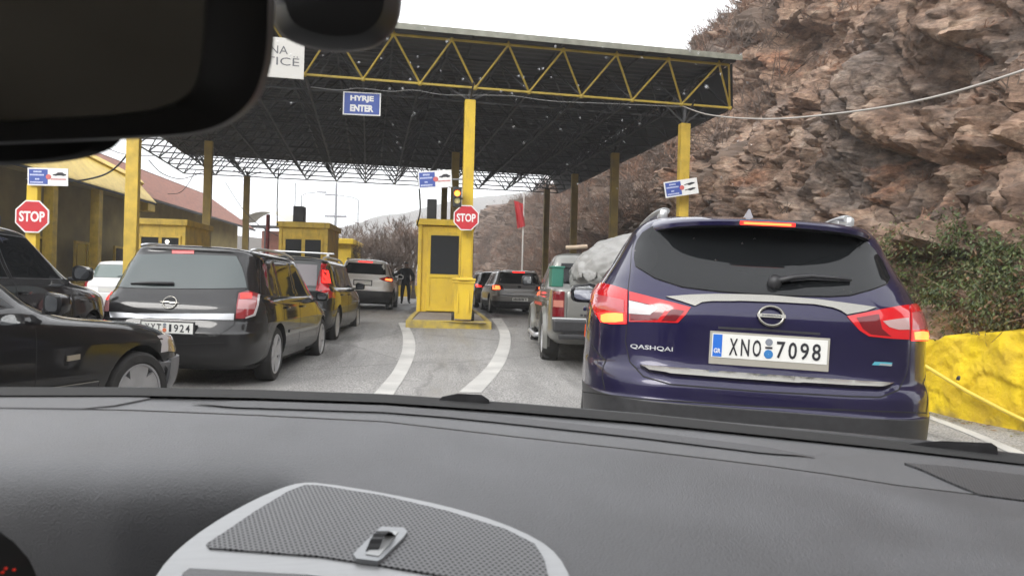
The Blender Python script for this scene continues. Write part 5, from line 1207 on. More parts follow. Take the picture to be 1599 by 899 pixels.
    m.tube([a + na * .03, a.lerp(mid, .5) + na * .04, mid + nm * .036, mid.lerp(b_, .6) + nb * .03, b_ + nb * .022], [.026, .024, .020, .015, .010], 10, flat=.62); m.lathe([(.001, .05), (.026, .045), (.034, .01), (.034, 0)], a + na * .005, na, 18)
    wo = m.build('rear_wiper', M_black, tg, smooth=True)
    # roof spoiler overhanging the rear glass
    V = []; F = []; nx = 22
    for i in range(nx + 1):
        x = -.555 + 1.11 * i / nx; q = abs(x) / .555; yt = .275 + .05 * q ** 2 + .16 * q ** 7; zt = 1.532 - .026 * q ** 2 - .012 * q ** 8; yf_ = .66; tp = c.ax('top')(x * .96, yf_)[0].z
        V += [(x, yf_, tp + .004), (x, (yt + yf_) / 2, (tp + .004) * .5 + (zt + .012) * .5 + .006), (x, yt + .012, zt + .012), (x, yt, zt), (x, yt + .002, zt - .020), (x, yt + .03, zt - .028), (x, .50, zt - .010)]
    for i in range(nx):
        for k in range(6): F.append((7 * i + k, 7 * i + 7 + k, 7 * i + 8 + k, 7 * i + 1 + k))
    F += [tuple(range(7)), tuple(range(7 * nx, 7 * nx + 7))[::-1]]
    mi = [0 if (f[0] % 7) < 4 else 1 for f in F[:-2]] + [0, 0]
    sp = mesh_obj('roof_spoiler', V, F, [pm, M_black], c.root, True, mi, 35)
    m = MB(); m.bbox((.0, .277, 1.5225), (.275, .012, .024), .003); lm = m.build('high_brake_light', M_black, sp); m = MB(); m.prism([(-.131, -.009), (.131, -.009), (.131, .009), (-.131, .009)], frame((0, .2705, 1.5225), (1, 0, 0), (0, 0, 1)), -.0004, .0); m.build('lit_lens', M_brake, lm); m = MB(); m.prism([(-.113, -.005), (.113, -.005), (.113, .005), (-.113, .005)], frame((0, .2700, 1.5225), (1, 0, 0), (0, 0, 1)), -.0003, .0); m.build('lit_strip', M_brakehot, lm)
    # rails, aerial
    for sg in (-1, 1):
        m = MB(); pts = []; x0 = .505
        for t in np.linspace(0, 1, 16):
            y = .62 + 1.75 * t; xx = .475 + .145 * t; top = c.ax('top')(sg * min(xx, .555), y)[0]; pts.append(Vector((sg * xx, y, top.z - .014 - .10 * max(0, xx - .555) + .080 * math.sin(math.pi * min(1, .12 + t * .93)) ** .45)))
        m.tube(pts, [.024] * 2 + [.022] * 14, 8, flat=.8); 
        for y in (.68, .84): q = c.ax('top')(sg * .51, y)[0]; m.bbox(q + Vector((-sg * .025, 0, .02)), (.045, .16, .06), .02)
        m.build('roof_rail', M_silver, c.root, smooth=True, sharp=50)
    m = MB(); q = c.ax('top')(0, .86)[0]; m.add([q + Vector(v) for v in ((-.035, -.05, -.01), (.035, -.05, -.01), (.03, .13, -.01), (-.03, .13, -.01), (-.004, -.045, .068), (.004, -.045, .068), (0, .0, .055))], [(0, 1, 5, 4), (1, 2, 6, 5), (2, 3, 6), (3, 0, 4, 6), (4, 5, 6)]); m.build('aerial', mat('aerial_grey', (.32, .31, .33), .4), c.root)
    # bumper details
    c.line(c.px, C1([(85, 664), (300, 690), (700, 716), (1000, 728), (1272, 738)]), .006, 'bumper_gap', M_under, .002, n=60)
    c.pxpatch('reflector', C1([(100, 470), (112, 440), (116, 452), (106, 482)]), mat('side_reflector', (.75, .10, .02), .2, coat=.5), .004, 4)
    c.seam('R', [(.18, .66), (.25, .8), (.45, .86)]); c.seam('L', [(.18, .66), (.25, .8), (.45, .86)])
    b0, b1 = 1.10, 1.455
    c.sides([[(2.75, 1.17), (2.35, 1.42), (1.85, 1.46), (1.82, 1.14)], [(1.76, 1.14), (1.78, 1.46), (1.15, 1.465), (.98, 1.19)], [(.92, 1.20), (1.06, 1.45), (.80, 1.42), (.68, 1.28)]], handles=((1.98, 1.0), (1.12, 1.03)), seams=([(1.80, .35), (1.80, 1.1)], [(2.75, .4), (2.85, 1.1)], [(.98, 1.1), (1.05, .9)]))
    c.patch('front', 'windscreen', [(-.62, 1.2), (.62, 1.2), (.52, 1.47), (-.52, 1.47)], [M_glass, M_black], .003, .08, seam=.01)
    for sg in (-1, 1): c.patch('front', 'headlight', [(sg * .45, .78), (sg * .82, .86), (sg * .80, .95), (sg * .5, .88)][::sg], M_lensw, .004, .06)
    c.add_wheels(.66, 5, .6, double=True); c.mirror(2.82, 1.13, M_blackg, (.23, .13, .17), x=.985)
blue_car()

# ---------------------------------------------------------------- generic profile
def profile(L, W, H, belt, hz, hood_l, wst, rt, rb, lean=.0, nr=8, nf=5, tum=.24, bump=.06):
    ws = L - hood_l; g = H - .06 - belt
    return [(.19, W - .12, .22, L - .2, nr * .8, nf), (.27, W - .05, .09, L - .08, nr * .9, nf), (.38, W - .015, .02, L - .01, nr, nf), (.50, W, 0, L, nr, nf), (.585, W, .0, L - .01, nr, nf), (.62, W, bump * .5, L - .03, nr, nf), (.70, W, bump, L - .07, nr, nf),
            (hz - .08, W - .003, bump + .012, L - .16, nr, nf), (hz, W - .01, bump + .02, L - .42, nr, nf), (hz + (belt - hz) * .6, W - .02, rb - .05 if rb - .05 > bump else bump + .03, ws + .35, nr, nf), (belt, W - .045, rb, ws + .06, nr, nf + 1), (belt + .035, W - .07, rb + .03 * (rt - rb) / .4, ws - .04, nr, nf + 2),
            (belt + g * .35, W - .07 - (tum - .07) * .36, rb + (rt - rb) * .36, ws - (ws - wst) * .36, nr, nf + 2), (belt + g * .7, W - .07 - (tum - .07) * .72, rb + (rt - rb) * .72, ws - (ws - wst) * .74, nr, nf + 2), (H - .095, W - tum, rt, wst, nr, nf + 2),
            (H - .065, W - tum - .04, rt + .0, wst - .14, nr, nf + 1), (H - .035, W - tum - .14, rt + .08, wst - .32, nr * .8, nf), (H - .012, W - tum - .32, rt + .28, wst - .55, nr * .6, nf), (H, .12, (rt + wst) / 2 - .5, (rt + wst) / 2 + .1, 3, 3)]
def std_glass(c, L, H, belt, hood_l, wst, rt, rb, front=True, rear=None, W=.87, tum=.24, splits=(.5, .22), glass=None):
    ws = L - hood_l; b = belt + .035; t = H - .135
    m0 = rb + (ws - rb) * splits[0]; m1 = rb + (ws - rb) * splits[1]
    polys = [[(ws - .42, b), (wst - .12, t), (m0 + .05, t), (m0 + .04, b)], [(m0 - .04, b), (m0 - .03, t), (m1 + .1, t), (m1 + .05, b)]]
    q0 = rb + .30; q1 = rt + .24
    if m1 - q0 > .18: polys.append([(m1 - .03, b), (m1 + .02, t), (q1, t), (q0, b + .02)])
    c.sides(polys, handles=((m0 + .14, belt - .10), (m1 + .16, belt - .10)), seams=([(m0, .36), (m0, belt)], [(ws - .30, .4), (ws - .38, belt)], [(m1, belt), (m1 + .02, .7)]), glass=glass)
    if front: c.patch('front', 'windscreen', [(-W + .20, b + .02), (W - .20, b + .02), (W - tum - .06, t + .01), (-W + tum + .06, t + .01)], [M_glass, M_black], .003, .09, seam=.01)
def front_lights(c, z, W):
    for sg in (-1, 1): c.patch('front', 'headlight', [(sg * (W - .38), z - .06), (sg * (W - .06), z - .05), (sg * (W - .07), z + .07), (sg * (W - .36), z + .05)][::sg], M_lensw, .004, .06)
    c.patch('front', 'grille', [(-.32, z - .07), (.32, z - .07), (.34, z + .05), (-.34, z + .05)], M_black, .004, .08)

# ---------------------------------------------------------------- black estate with a chrome strip
def black_estate():
    pm = paint('black_paint', (.006, .006, .007), .5, .0, .05); L, W, H, belt = 4.5, .875, 1.535, .95
    D = 7.95; c0 = P(267, 511, D); M = pose((c0.x, D - .03), rad(1.0), rad(1.2))
    c = Car('parked_car', 'black estate car with a chrome strip across its tailgate, plate ending 1924', profile(L, W, H, belt, .80, 1.05, 2.75, .44, .16, nr=8, tum=.22), M, pm, .0, (.95, 3.65), .318, .205, N=34)
    K = lambda l: [(150 + x / 3.198, 360 + y / 3.198) for x, y in l]
    tg = c.pxpatch('tailgate', K([(92, 285), (215, 112), (400, 104), (700, 118), (738, 200), (755, 290), (705, 310), (692, 440), (690, 470), (600, 530), (100, 520), (65, 400), (70, 300)]), [pm, M_under], .003, 7, seam=.006)
    c.pxpatch('rear_window', K([(88, 282), (130, 215), (182, 145), (215, 122), (400, 118), (700, 130), (725, 180), (742, 240), (752, 288), (600, 291), (400, 291), (200, 288)]), [M_glass2, M_black], .010, 7, tg, seam=.004)
    c.pxpatch('high_brake_light', K([(380, 97), (490, 98), (490, 118), (380, 117)]), mat('dull_red_lens', (.50, .07, .07), .3), .010, 4, tg)
    c.pxpatch('chrome_strip', K([(75, 405), (200, 413), (690, 415), (688, 446), (200, 440), (78, 437)]), mat('bright_chrome', (.86, .88, .92), .34, metal=1), .022, 6, tg)
    ll = c.pxpatch('tail_light', K([(45, 295), (66, 290), (68, 330), (64, 402), (28, 402), (32, 345)]), MATS['grey_red_lens'] if 'grey_red_lens' in MATS else mat('grey_red_lens', (.36, .17, .17), .12, coat=.6), .008, 4)
    c.pxpatch('upper_lens', K([(46, 298), (65, 292), (67, 330), (62, 345), (38, 340)]), M_brake, .010, 4, ll)
    rl = c.pxpatch('tail_light', K([(712, 312), (760, 300), (815, 318), (808, 370), (790, 425), (740, 438), (697, 440), (702, 370)]), mat('dull_red_lamp', (.24, .025, .03), .1, coat=.6), .008, 5)
    c.pxpatch('edge_strip', K([(806, 318), (816, 320), (809, 372), (792, 424), (745, 439), (744, 433), (784, 416), (800, 370)]), M_lensw, .011, 4, rl)
    c.pxpatch('clear_band', K([(712, 345), (796, 350), (791, 392), (705, 392)]), mat('grey_red_lens', (.36, .17, .17), .12, coat=.6), .010, 4, rl)
    c.pxpatch('lit_bulb', K([(722, 316), (775, 312), (775, 338), (722, 340)]), M_brake, .011, 4, rl)
    a, nn = c.px(*K([(370, 361)])[0]); e = MB(); U_ = (Vector((1, 0, 0)) - nn * nn.x).normalized(); fr = frame(a + nn * .014, U_, nn.cross(U_)); V = []; F = []; n = 30; R0 = .068; r0 = .0065
    for i in range(n):
        t = 2 * math.pi * i / n
        for k in range(6): q = 2 * math.pi * k / 6; rr = R0 + r0 * math.cos(q); V.append(fr[0] + fr[1] * (rr * math.cos(t)) + fr[2] * (rr * math.sin(t)) + fr[3] * (r0 * math.sin(q)))
    for i in range(n):
        for k in range(6): F.append((i * 6 + k, ((i + 1) % n) * 6 + k, ((i + 1) % n) * 6 + (k + 1) % 6, i * 6 + (k + 1) % 6))
    e.add(V, F); eo = e.build('emblem', M_chrome, tg, smooth=True); e = MB(); e.prism([(-.105, .001), (-.02, .011), (.012, .003), (.105, -.001), (.02, -.011), (-.012, -.003)], fr, -.002, .008); e.build('emblem_bolt', M_chrome, eo)
    a, _ = c.px(264, 511); pl = c.plate(a.x, a.z, .52, .112, ('XYT', '1924'), 0, M_black, fw=.012); attach(pl, tg)
    a, na = c.px(*K([(390, 270)])[0]); b_, nb = c.px(*K([(178, 268)])[0]); m = MB(); m.tube([a + na * .02, a.lerp(b_, .5) + na * .04, b_ + nb * .015], [.02, .016, .010], 8); m.build('rear_wiper', M_black, tg, smooth=True)
    for sg in (-1, 1):
        m = MB(); pts = []
        for t in np.linspace(0, 1, 14): y = .62 + 2.0 * t; q = c.ax('top')(sg * .56, y)[0]; pts.append(Vector((sg * .60, y, q.z - .015 + .06 * math.sin(math.pi * (.06 + .88 * t)) ** .4)))
        m.tube(pts, .018, 8); m.build('roof_rail', M_silver, c.root, smooth=True)
    c.line(c.px, K([(310, 560), (450, 566), (640, 560)]), .008, 'bumper_groove', M_under, .002)
    for sd in 'LR': c.line(c.ax(sd), [(1.40, .56), (3.2, .54)], .035, 'side_moulding', pm, .012, thick=.014)
    std_glass(c, L, H, belt, 1.05, 2.75, .50, .16, W=W, tum=.22, splits=(.56, .30)); front_lights(c, .70, W); c.add_wheels(.70, 5, .75, double=True); c.mirror(3.08, .98, None, (.19, .12, .14))
black_estate()

# ---------------------------------------------------------------- tall dark estate with upright tail lights
def dark_estate():
    pm = paint('dark_green_black', (.008, .009, .009), .5, .0, .06); L, W, H, belt = 4.55, .87, 1.52, .96
    D = 12.75; xc = P(507, 450, D).x - W + .10; M = pose((xc, D), rad(.5), rad(1.5))
    c = Car('parked_car', 'dark estate car with tall upright tail lights and a roof bar', profile(L, W, H, belt, .84, 1.1, 2.85, .32, .12, nr=9, tum=.19), M, pm, .0, (.93, 3.62), .32, .20, N=26)
    c.patch('rear', 'rear_window', [(-.58, 1.0), (.58, 1.0), (.54, 1.36), (-.54, 1.36)], [mat('pinkish_glass', (.10, .085, .09), .06, spec=.7), M_black], .004, .08, seam=.01)
    for sg in (-1, 1):
        l = c.patch('rear', 'tail_light', [(sg * .66, .80), (sg * .85, .80), (sg * .83, 1.0), (sg * .70, 1.40), (sg * .60, 1.40), (sg * .62, 1.0)][::sg], M_lens, .008, .05)
        c.patch('rear', 'lit_bulb', [(sg * .655, 1.06), (sg * .76, 1.06), (sg * .70, 1.28), (sg * .635, 1.28)][::sg], M_brake, .011, .05, l)
    c.plate(0, .80, .52, .112, None, fw=.01); c.patch('rear', 'bumper_strip', [(-.7, .56), (.7, .56), (.7, .62), (-.7, .62)], M_black, .006, .1)
    m = MB()
    for y in (1.0,):
        m.bbox((0, y, H + .075), (1.42, .09, .03), .012)
    m.build('roof_bar', M_silver, c.root)
    for sg in (-1, 1):
        m = MB(); m.tube([(sg * .60, y, c.ax('top')(sg * .56, y)[0].z + .02 + .028 * (0 < i < 7)) for i, y in enumerate(np.linspace(.55, 2.6, 8))], .018, 7); m.bbox((sg * .6, 1.0, H + .03), (.05, .08, .09), .01); m.build('roof_rail', M_silver, c.root, smooth=True, sharp=50)
    std_glass(c, L, H, belt, 1.1, 2.85, .32, .12, W=W, tum=.19, splits=(.55, .28)); front_lights(c, .72, W); c.add_wheels(.66, 7, .5); c.mirror(3.05, 1.03, M_blackg, (.2, .12, .15))
dark_estate()

# ---------------------------------------------------------------- white crossover at the booth
def white_crossover():
    pm = paint('white_car_paint', (.88, .87, .85), .35, .0, .02); L, W, H, belt = 4.4, .91, 1.60, 1.04
    D = 23.2; xr = P(612, 450, D).x; M = pose((xr - W, D), rad(-1), rad(1.5))
    c = Car('parked_car', 'white crossover with lit brake lights waiting next to the standing person', profile(L, W, H, belt, .9, 1.0, 2.6, .42, .16, nr=6, tum=.25), M, pm, .60, (.9, 3.5), .35, .22, N=24)
    c.patch('rear', 'rear_window', [(-.66, 1.12), (.66, 1.12), (.60, 1.45), (-.60, 1.45)], [M_glass, M_black], .004, .08, seam=.01)
    c.patch('rear', 'high_brake_light', [(-.22, 1.485), (.22, 1.485), (.22, 1.515), (-.22, 1.515)], M_brake, .01, .05)
    for sg in (-1, 1):
        l = c.patch('rear', 'tail_light', [(sg * .46, .99), (sg * .60, .93), (sg * .86, .90), (sg * .85, 1.08), (sg * .70, 1.06)][::sg], M_lens, .008, .05)
        c.patch('rear', 'lit_bulb', [(sg * .66, .95), (sg * .84, .93), (sg * .84, 1.0), (sg * .66, 1.0)][::sg], M_brakehot, .011, .05, l)
    c.plate(-.02, .84, .52, .12, None, frame_m=M_black, fw=.03)
    for sg in (-1, 1):
        m = MB(); m.tube([(sg * .60, y, c.ax('top')(sg * .56, y)[0].z + .02 + .03 * (0 < i < 7)) for i, y in enumerate(np.linspace(.6, 2.5, 8))], .02, 6); m.build('roof_rail', M_black, c.root, smooth=True)
    std_glass(c, L, H, belt, 1.0, 2.6, .42, .16, W=W, tum=.25, splits=(.52, .27)); front_lights(c, .8, W); c.add_wheels(.66, 5, .6); c.mirror(2.95, 1.12, pm, (.22, .13, .16))
white_crossover()

# ---------------------------------------------------------------- black saloon, close on the left
def black_saloon():
    pm = paint('black_saloon_paint', (.006, .006, .007), .5, .0, .04); L, W, H, belt = 4.46, .86, 1.47, .94
    h = rad(19); R = Matrix.Rotation(-h, 4, 'Z'); wy = 3.72
    wpos = Vector((P(206, 590, 5.75).x, 5.75, 0)); O = wpos - (R @ Vector((W - .1, wy, 0)))
    rows = profile(L, W, H, belt, .82, 1.46, 2.42, 1.35, .95, nr=6, nf=5, tum=.22, bump=.05)
    for i, r in enumerate(rows):                                   # notchback: the boot stays long up to the belt
        if r[0] < belt - .001 and r[2] > .1: rows[i] = (r[0], r[1], .12, r[3], r[4], r[5])
    c = Car('parked_car', 'black saloon close on the left, seen from its front right wheel to its door mirror', rows, pose((O.x, O.y), h, 0, 0.0), pm, .0, (.95, wy), .315, .20, N=30)
    K = lambda l: [(x / 3.212, 350 + y / 3.212) for x, y in l]
    c.patch('front', 'windscreen', [(-.66, .95), (.66, .95), (.54, 1.30), (-.54, 1.30)], [M_glass, M_black], .003, .09, seam=.01)
    b, t = belt + .03, H - .13; c.sides([[(2.70, b), (2.28, t), (1.72, t), (1.70, b)], [(1.64, b), (1.66, t), (1.25, t), (.98, b)]], handles=((1.85, .80), (1.02, .80)), seams=([(1.67, .3), (1.67, belt)], [(2.80, .3), (2.80, .84)], [(1.0, belt), (1.0, .6)]))
    for sd in 'LR':
        c.line(c.ax(sd), [(.5, .44), (1.3, .44), (2.8, .44), (3.30, .44)], .03, 'side_moulding', M_blackg, .012, thick=.014, n=50)
        c.line(c.ax(sd), [(.5, .458), (2.8, .458), (3.30, .458)], .008, 'chrome_trim', M_chrome, .014, n=50)
        c.patch(sd, 'side_marker', [(3.03, .615), (3.13, .62), (3.13, .655), (3.03, .65)], mat('marker_lens', (.30, .26, .20), .25), .010, .03)
        c.patch(sd, 'headlight', [(4.08, .60), (4.24, .585), (4.30, .60), (4.28, .75), (4.11, .765)], mat('corner_lens', (.30, .24, .16), .15, coat=.6), .006, .04)
        c.patch(sd, 'bumper_side', [(4.08, .30), (4.09, .545), (4.40, .545), (4.40, .28)], mat('bumper_grey', (.13, .13, .135), .35), .022, .05, base=-.004)
    for sg in (-1, 1): c.patch('front', 'headlight', [(sg * .40, .60), (sg * .80, .60), (sg * .78, .73), (sg * .42, .735)][::sg], M_lensw, .006, .05)
    c.patch('front', 'bumper', [(-.80, .30), (.80, .30), (.80, .545), (-.80, .545)], MATS['bumper_grey'], .022, .07); c.patch('front', 'grille', [(-.30, .60), (.30, .60), (.27, .76), (-.27, .76)], M_chrome, .01, .06)
    c.add_wheels(.68, 5, .66, mat('dull_alloy', (.36, .36, .37), .42, metal=.4, var=.15)); c.mirror(2.86, 1.0, pm, (.21, .13, .145), x=.97)
black_saloon()

# ---------------------------------------------------------------- black crossover behind it
def black_crossover():
    pm = paint('black_suv_paint', (.007, .007, .008), .5, .0, .04); L, W, H, belt = 4.45, .90, 1.57, 1.02
    h = rad(-6); R = Matrix.Rotation(-h, 4, 'Z'); D = 9.35; n = Vector((P(163, 450, D).x, D, 0)); O = n - (R @ Vector((W - .16, L - .14, 0)))
    c = Car('parked_car', 'black crossover behind the black saloon, nose beside the chrome-striped estate', profile(L, W, H, belt, .93, 1.15, 2.55, .45, .16, nr=6, nf=6, tum=.25), pose((O.x, O.y), h, 0, .10), pm, .0, (.9, 3.55), .34, .21, N=26)
    std_glass(c, L, H, belt, 1.15, 2.55, .45, .16, W=W, tum=.25, splits=(.5, .24)); front_lights(c, .80, W)
    c.patch('rear', 'rear_window', [(-.6, 1.1), (.6, 1.1), (.55, 1.46), (-.55, 1.46)], [M_glass, M_black], .004, .1, seam=.01)
    c.patch('R', 'headlight', [(4.0, .83), (4.25, .80), (4.28, .90), (4.05, .93)], M_lensw, .006, .05); c.patch('L', 'headlight', [(4.0, .83), (4.25, .80), (4.28, .90), (4.05, .93)], M_lensw, .006, .05)
    c.add_wheels(.68, 5, .7); c.mirror(3.02, 1.12, pm, (.22, .13, .17))
black_crossover()

# ---------------------------------------------------------------- white car at the far left
def white_car():
    pm = paint('white_car_paint_plain', (.80, .80, .80), .35, .0, .04); L, W, H, belt = 4.2, .86, 1.46, .93
    D = 19.6; x0 = P(112, 430, D).x; M = pose((x0 + W, D + L), rad(176), 0)
    M = pose((x0 + W + .05, D), rad(2), 0)
    c = Car('parked_car', 'white car glimpsed between the black crossover and the black estate', profile(L, W, H, belt, .8, 1.0, 2.5, .50, .20, nr=6, tum=.23), Matrix.Translation((0, 0, .08)) @ M, pm, .0, (.8, 3.4), .31, .2, N=24)
    c.patch('rear', 'rear_window', [(-.66, 1.0), (.66, 1.0), (.57, 1.33), (-.57, 1.33)], [mat('greenish_glass', (.16, .21, .20), .06, spec=.8), M_black], .004, .08, seam=.012)
    m = MB(); q, nn = c.ax('rear')(0.1, 1.02); q2, n2 = c.ax('rear')(.5, 1.06); m.tube([q + nn * .02, q2 + n2 * .02], .012, 6); m.build('rear_wiper', M_black, c.root)
    for sg in (-1, 1): c.patch('rear', 'tail_light', [(sg * .60, .75), (sg * .84, .75), (sg * .82, .95), (sg * .62, .93)][::sg], M_lens, .008, .05)
    c.plate(0, .68, .52, .11, None); std_glass(c, L, H, belt, 1.0, 2.5, .5, .2, W=W, tum=.23); front_lights(c, .7, W); c.add_wheels(.66, 5, .6); c.mirror(2.85, 1.0, pm)
white_car()

# ---------------------------------------------------------------- grey hatchback and the dark car ahead of it
def grey_hatch():
    pm = paint('grey_paint', (.27, .265, .26), .35, .55, .08); L, W, H, belt = 4.25, .895, 1.46, .93
    D = 23.6; x0 = P(768, 450, D).x; M = pose((x0 + W + .0, D), rad(-4), rad(.6))
    c = Car('parked_car', 'grey hatchback with lit brake lights ahead of the loaded pickup', profile(L, W, H, belt, .8, 1.0, 2.55, .42, .17, nr=7, tum=.23), M, pm, .42, (.85, 3.45), .32, .21, N=24)
    c.patch('rear', 'rear_window', [(-.67, 1.0), (.67, 1.0), (.58, 1.35), (-.58, 1.35)], [M_glass, M_black], .004, .08, seam=.01)
    c.patch('rear', 'high_brake_light', [(-.20, 1.36), (.20, 1.36), (.20, 1.395), (-.20, 1.395)], M_brake, .012, .05)
    for sg in (-1, 1):
        l = c.patch('rear', 'tail_light', [(sg * .50, .79), (sg * .86, .76), (sg * .85, .95), (sg * .56, .93)][::sg], M_lens_d, .008, .05)
        c.patch('rear', 'lit_bulb', [(sg * .62, .80), (sg * .83, .79), (sg * .82, .92), (sg * .64, .91)][::sg], M_amber if False else M_brakehot, .011, .05, l)
    c.plate(.02, .50, .52, .11, None, blocks=1, frame_m=M_black); e = MB(); q, nn = c.ax('rear')(0, .90); e.lathe([(.001, .01), (.05, .01), (.06, 0)], q, nn, 20); e.build('emblem', M_black, c.root)
    c.patch('rear', 'bumper_trim', [(-.62, .59), (.62, .59), (.62, .605), (-.62, .605)], M_silver, .008, .1); c.patch('rear', 'diffuser', [(-.7, .24), (.7, .24), (.72, .40), (-.72, .40)], M_under, .006, .1)
    for sg in (-1, 1):
        m = MB(); m.tube([(sg * .59, y, c.ax('top')(sg * .55, y)[0].z + .02) for y in np.linspace(.7, 2.4, 8)], .014, 6); m.build('roof_rail', M_silver, c.root, smooth=True)
    std_glass(c, L, H, belt, 1.0, 2.55, .42, .17, W=W, tum=.23); front_lights(c, .7, W); c.add_wheels(.68, 5, .6); c.mirror(2.9, 1.0, pm)
grey_hatch()
def dark_ahead():
    pm = paint('dark_car_paint', (.012, .012, .014), .5, .0, .05); L, W, H, belt = 4.2, .87, 1.46, .93
    D = 28.6; x0 = P(744, 450, D).x; M = pose((x0 + W, D), rad(-7), rad(.5))
    c = Car('parked_car', 'dark car mostly hidden, peeking out left of the grey hatchback', profile(L, W, H, belt, .8, 1.0, 2.5, .45, .18, nr=7, tum=.23), M, pm, .0, (.8, 3.4), .31, .2, N=22)
    c.patch('rear', 'rear_window', [(-.66, 1.0), (.66, 1.0), (.57, 1.33), (-.57, 1.33)], [M_glass, M_black], .004, .1, seam=.01)
    for sg in (-1, 1):
        l = c.patch('rear', 'tail_light', [(sg * .58, .80), (sg * .85, .78), (sg * .83, .97), (sg * .62, .95)][::sg], M_lens, .008, .05); c.patch('rear', 'lit_bulb', [(sg * .66, .83), (sg * .83, .82), (sg * .82, .92), (sg * .66, .92)][::sg], M_brake, .011, .05, l)
    m = MB(); m.tube([(-.60, y, c.ax('top')(-.56, y)[0].z + .025) for y in np.linspace(.6, 2.4, 8)], .02, 6); m.build('roof_rail', M_silver, c.root, smooth=True)
    c.plate(0, .66, .52, .11, None); std_glass(c, L, H, belt, 1.0, 2.5, .45, .18, W=W, tum=.23); front_lights(c, .7, W); c.add_wheels(.66, 5, .6); c.mirror(2.85, 1.0, pm)
dark_ahead()

# ---------------------------------------------------------------- pickup with a tarpaulin load
def pickup():
    pm = paint('pickup_silver', (.185, .185, .172), .4, .35, .10); L, W, H = 5.0, .875, 1.72
    D = 10.6; x0 = P(862, 500, D).x; M = pose((x0 + W * 1.08 - .02, D), rad(2.5), rad(.5)) @ Matrix.Scale(1.08, 4)
    rows = [(.34, W - .1, .2, L - .15, 12, 5), (.42, W - .02, .03, L - .03, 14, 5), (.52, W, 0, L, 16, 5), (.80, W, .0, L - .03, 16, 5), (.92, W, .0, L - .2, 16, 5), (1.02, W - .01, .0, L - .7, 16, 5), (1.08, W - .015, .01, L - 1.35, 16, 5), (1.10, W - .03, .05, L - 1.42, 14, 6), (1.105, W - .06, 1.95, L - 1.46, 12, 7),
            (1.14, W - .07, 2.0, L - 1.5, 12, 7), (1.35, W - .13, 2.06, L - 1.8, 10, 7), (1.58, W - .21, 2.14, L - 2.12, 10, 7), (1.64, W - .24, 2.17, L - 2.22, 9, 6), (1.68, W - .32, 2.25, L - 2.35, 7, 5), (1.71, W - .5, 2.4, L - 2.5, 5, 4), (1.72, .1, 2.5, 2.6, 3, 3)]
    c = Car('pickup_truck', 'silver pickup truck with a grey tarpaulin load, ahead of the blue crossover', rows, M, pm, .0, (1.15, 4.0), .36, .24, N=30, cat='pickup', arch=.06)
    tg = c.patch('rear', 'tailgate', [(-.66, .70), (.66, .70), (.66, 1.06), (-.66, 1.06)], [pm, M_under], .006, .09, seam=.008)
    for sg in (-1, 1):
        l = c.patch('rear', 'tail_light', [(sg * .70, .72), (sg * .84, .72), (sg * .84, 1.06), (sg * .70, 1.06)][::sg], M_lens_d, .010, .04)
        c.patch('rear', 'reflector', [(sg * .71, .85), (sg * .83, .85), (sg * .83, .94), (sg * .71, .94)][::sg], mat('amber_pink_lens', (.40, .16, .12), .2), .013, .04, l)
    m = MB(); m.bbox((0, -.04, .60), (1.70, .08, .17), .03); m.bbox((0, -.09, .46), (1.56, .09, .07), .02); m.bbox((0, -.03, .50), (1.4, .06, .1), .02); m.build('bumper', M_black, c.root); 
    m = MB(); m.bbox((0, -.012, .695), (1.72, .03, .025), .008); m.build('sill_strip', M_silver, c.root)
    m = MB(); rn = random.Random(5); x = -.48
    q = frame((0, -.008, 0), (1, 0, 0), (0, 0, 1))
    while x < -.02: m.prism([(x, .735), (x + .032, .735), (x + .032, .765), (x, .765)], q, 0, .004); x += .05
    m.build('tailgate_lettering', M_ink, tg); m = MB(); x = -.42
    while x < .42: m.prism([(x, .93), (x + .08, .93), (x + .08, .99), (x, .99)], q, 0, .004); x += .11
    m.build('embossed_letters', pm, tg)
    c.sides([[(3.28, 1.15), (2.92, 1.54), (2.62, 1.55), (2.60, 1.15)], [(2.54, 1.15), (2.56, 1.55), (2.24, 1.53), (2.12, 1.15)]], handles=((2.75, .98),), seams=([(2.57, .5), (2.57, 1.1)], [(2.02, .45), (2.02, 1.08)]))
    c.patch('front', 'windscreen', [(-.64, 1.16), (.64, 1.16), (.56, 1.57), (-.56, 1.57)], [M_glass, M_black], .003, .09, seam=.01); c.patch('rear', 'rear_window', [(-.58, 1.2), (.58, 1.2), (.54, 1.52), (-.54, 1.52)], [M_glass, M_black], .004, .09, seam=.01)
    for sd in 'LR':                                                    # flared arches and side step
        sg = -1 if sd == 'L' else 1
        for y in (1.15, 4.0):
            m = MB(); V = []; F = []
            for i in range(21):
                t = math.pi * (-.08 + 1.16 * i / 20)
                for r, dx in ((.405, -.06), (.415, .045), (.455, .045), (.50, -.015)): V.append((sg * (W + dx), y + r * math.cos(t), .36 + r * math.sin(t)))
            for i in range(20):
                for k in range(3): F.append((4 * i + k, 4 * i + k + 1, 4 * i + 5 + k, 4 * i + 4 + k))
            m.add(V, F); m.build('arch_flare', pm, c.root, smooth=True, sharp=50)
        m = MB(); m.tube([(sg * (W + .02), 1.75, .38), (sg * (W + .08), 1.9, .36), (sg * (W + .08), 3.3, .36), (sg * (W + .02), 3.45, .38)], .035, 8); m.build('side_step', M_alloy, c.root, smooth=True)
        c.line(c.ax(sd), [(1.7, .86), (3.4, .86)], .05, 'side_stripe', mat('stripe_red', (.50, .05, .05), .4), .004)
    c.add_wheels(.6, 6, .7, track=W + .03); c.mirror(3.28, 1.25, M_blackg, (.2, .12, .20), x=W + .16); front_lights(c, .85, W)
    # load: tarpaulin over goods
    b = bmesh.new(); bmesh.ops.create_cube(b, size=1); bmesh.ops.subdivide_edges(b, edges=b.edges[:], cuts=40, use_grid_fill=True)
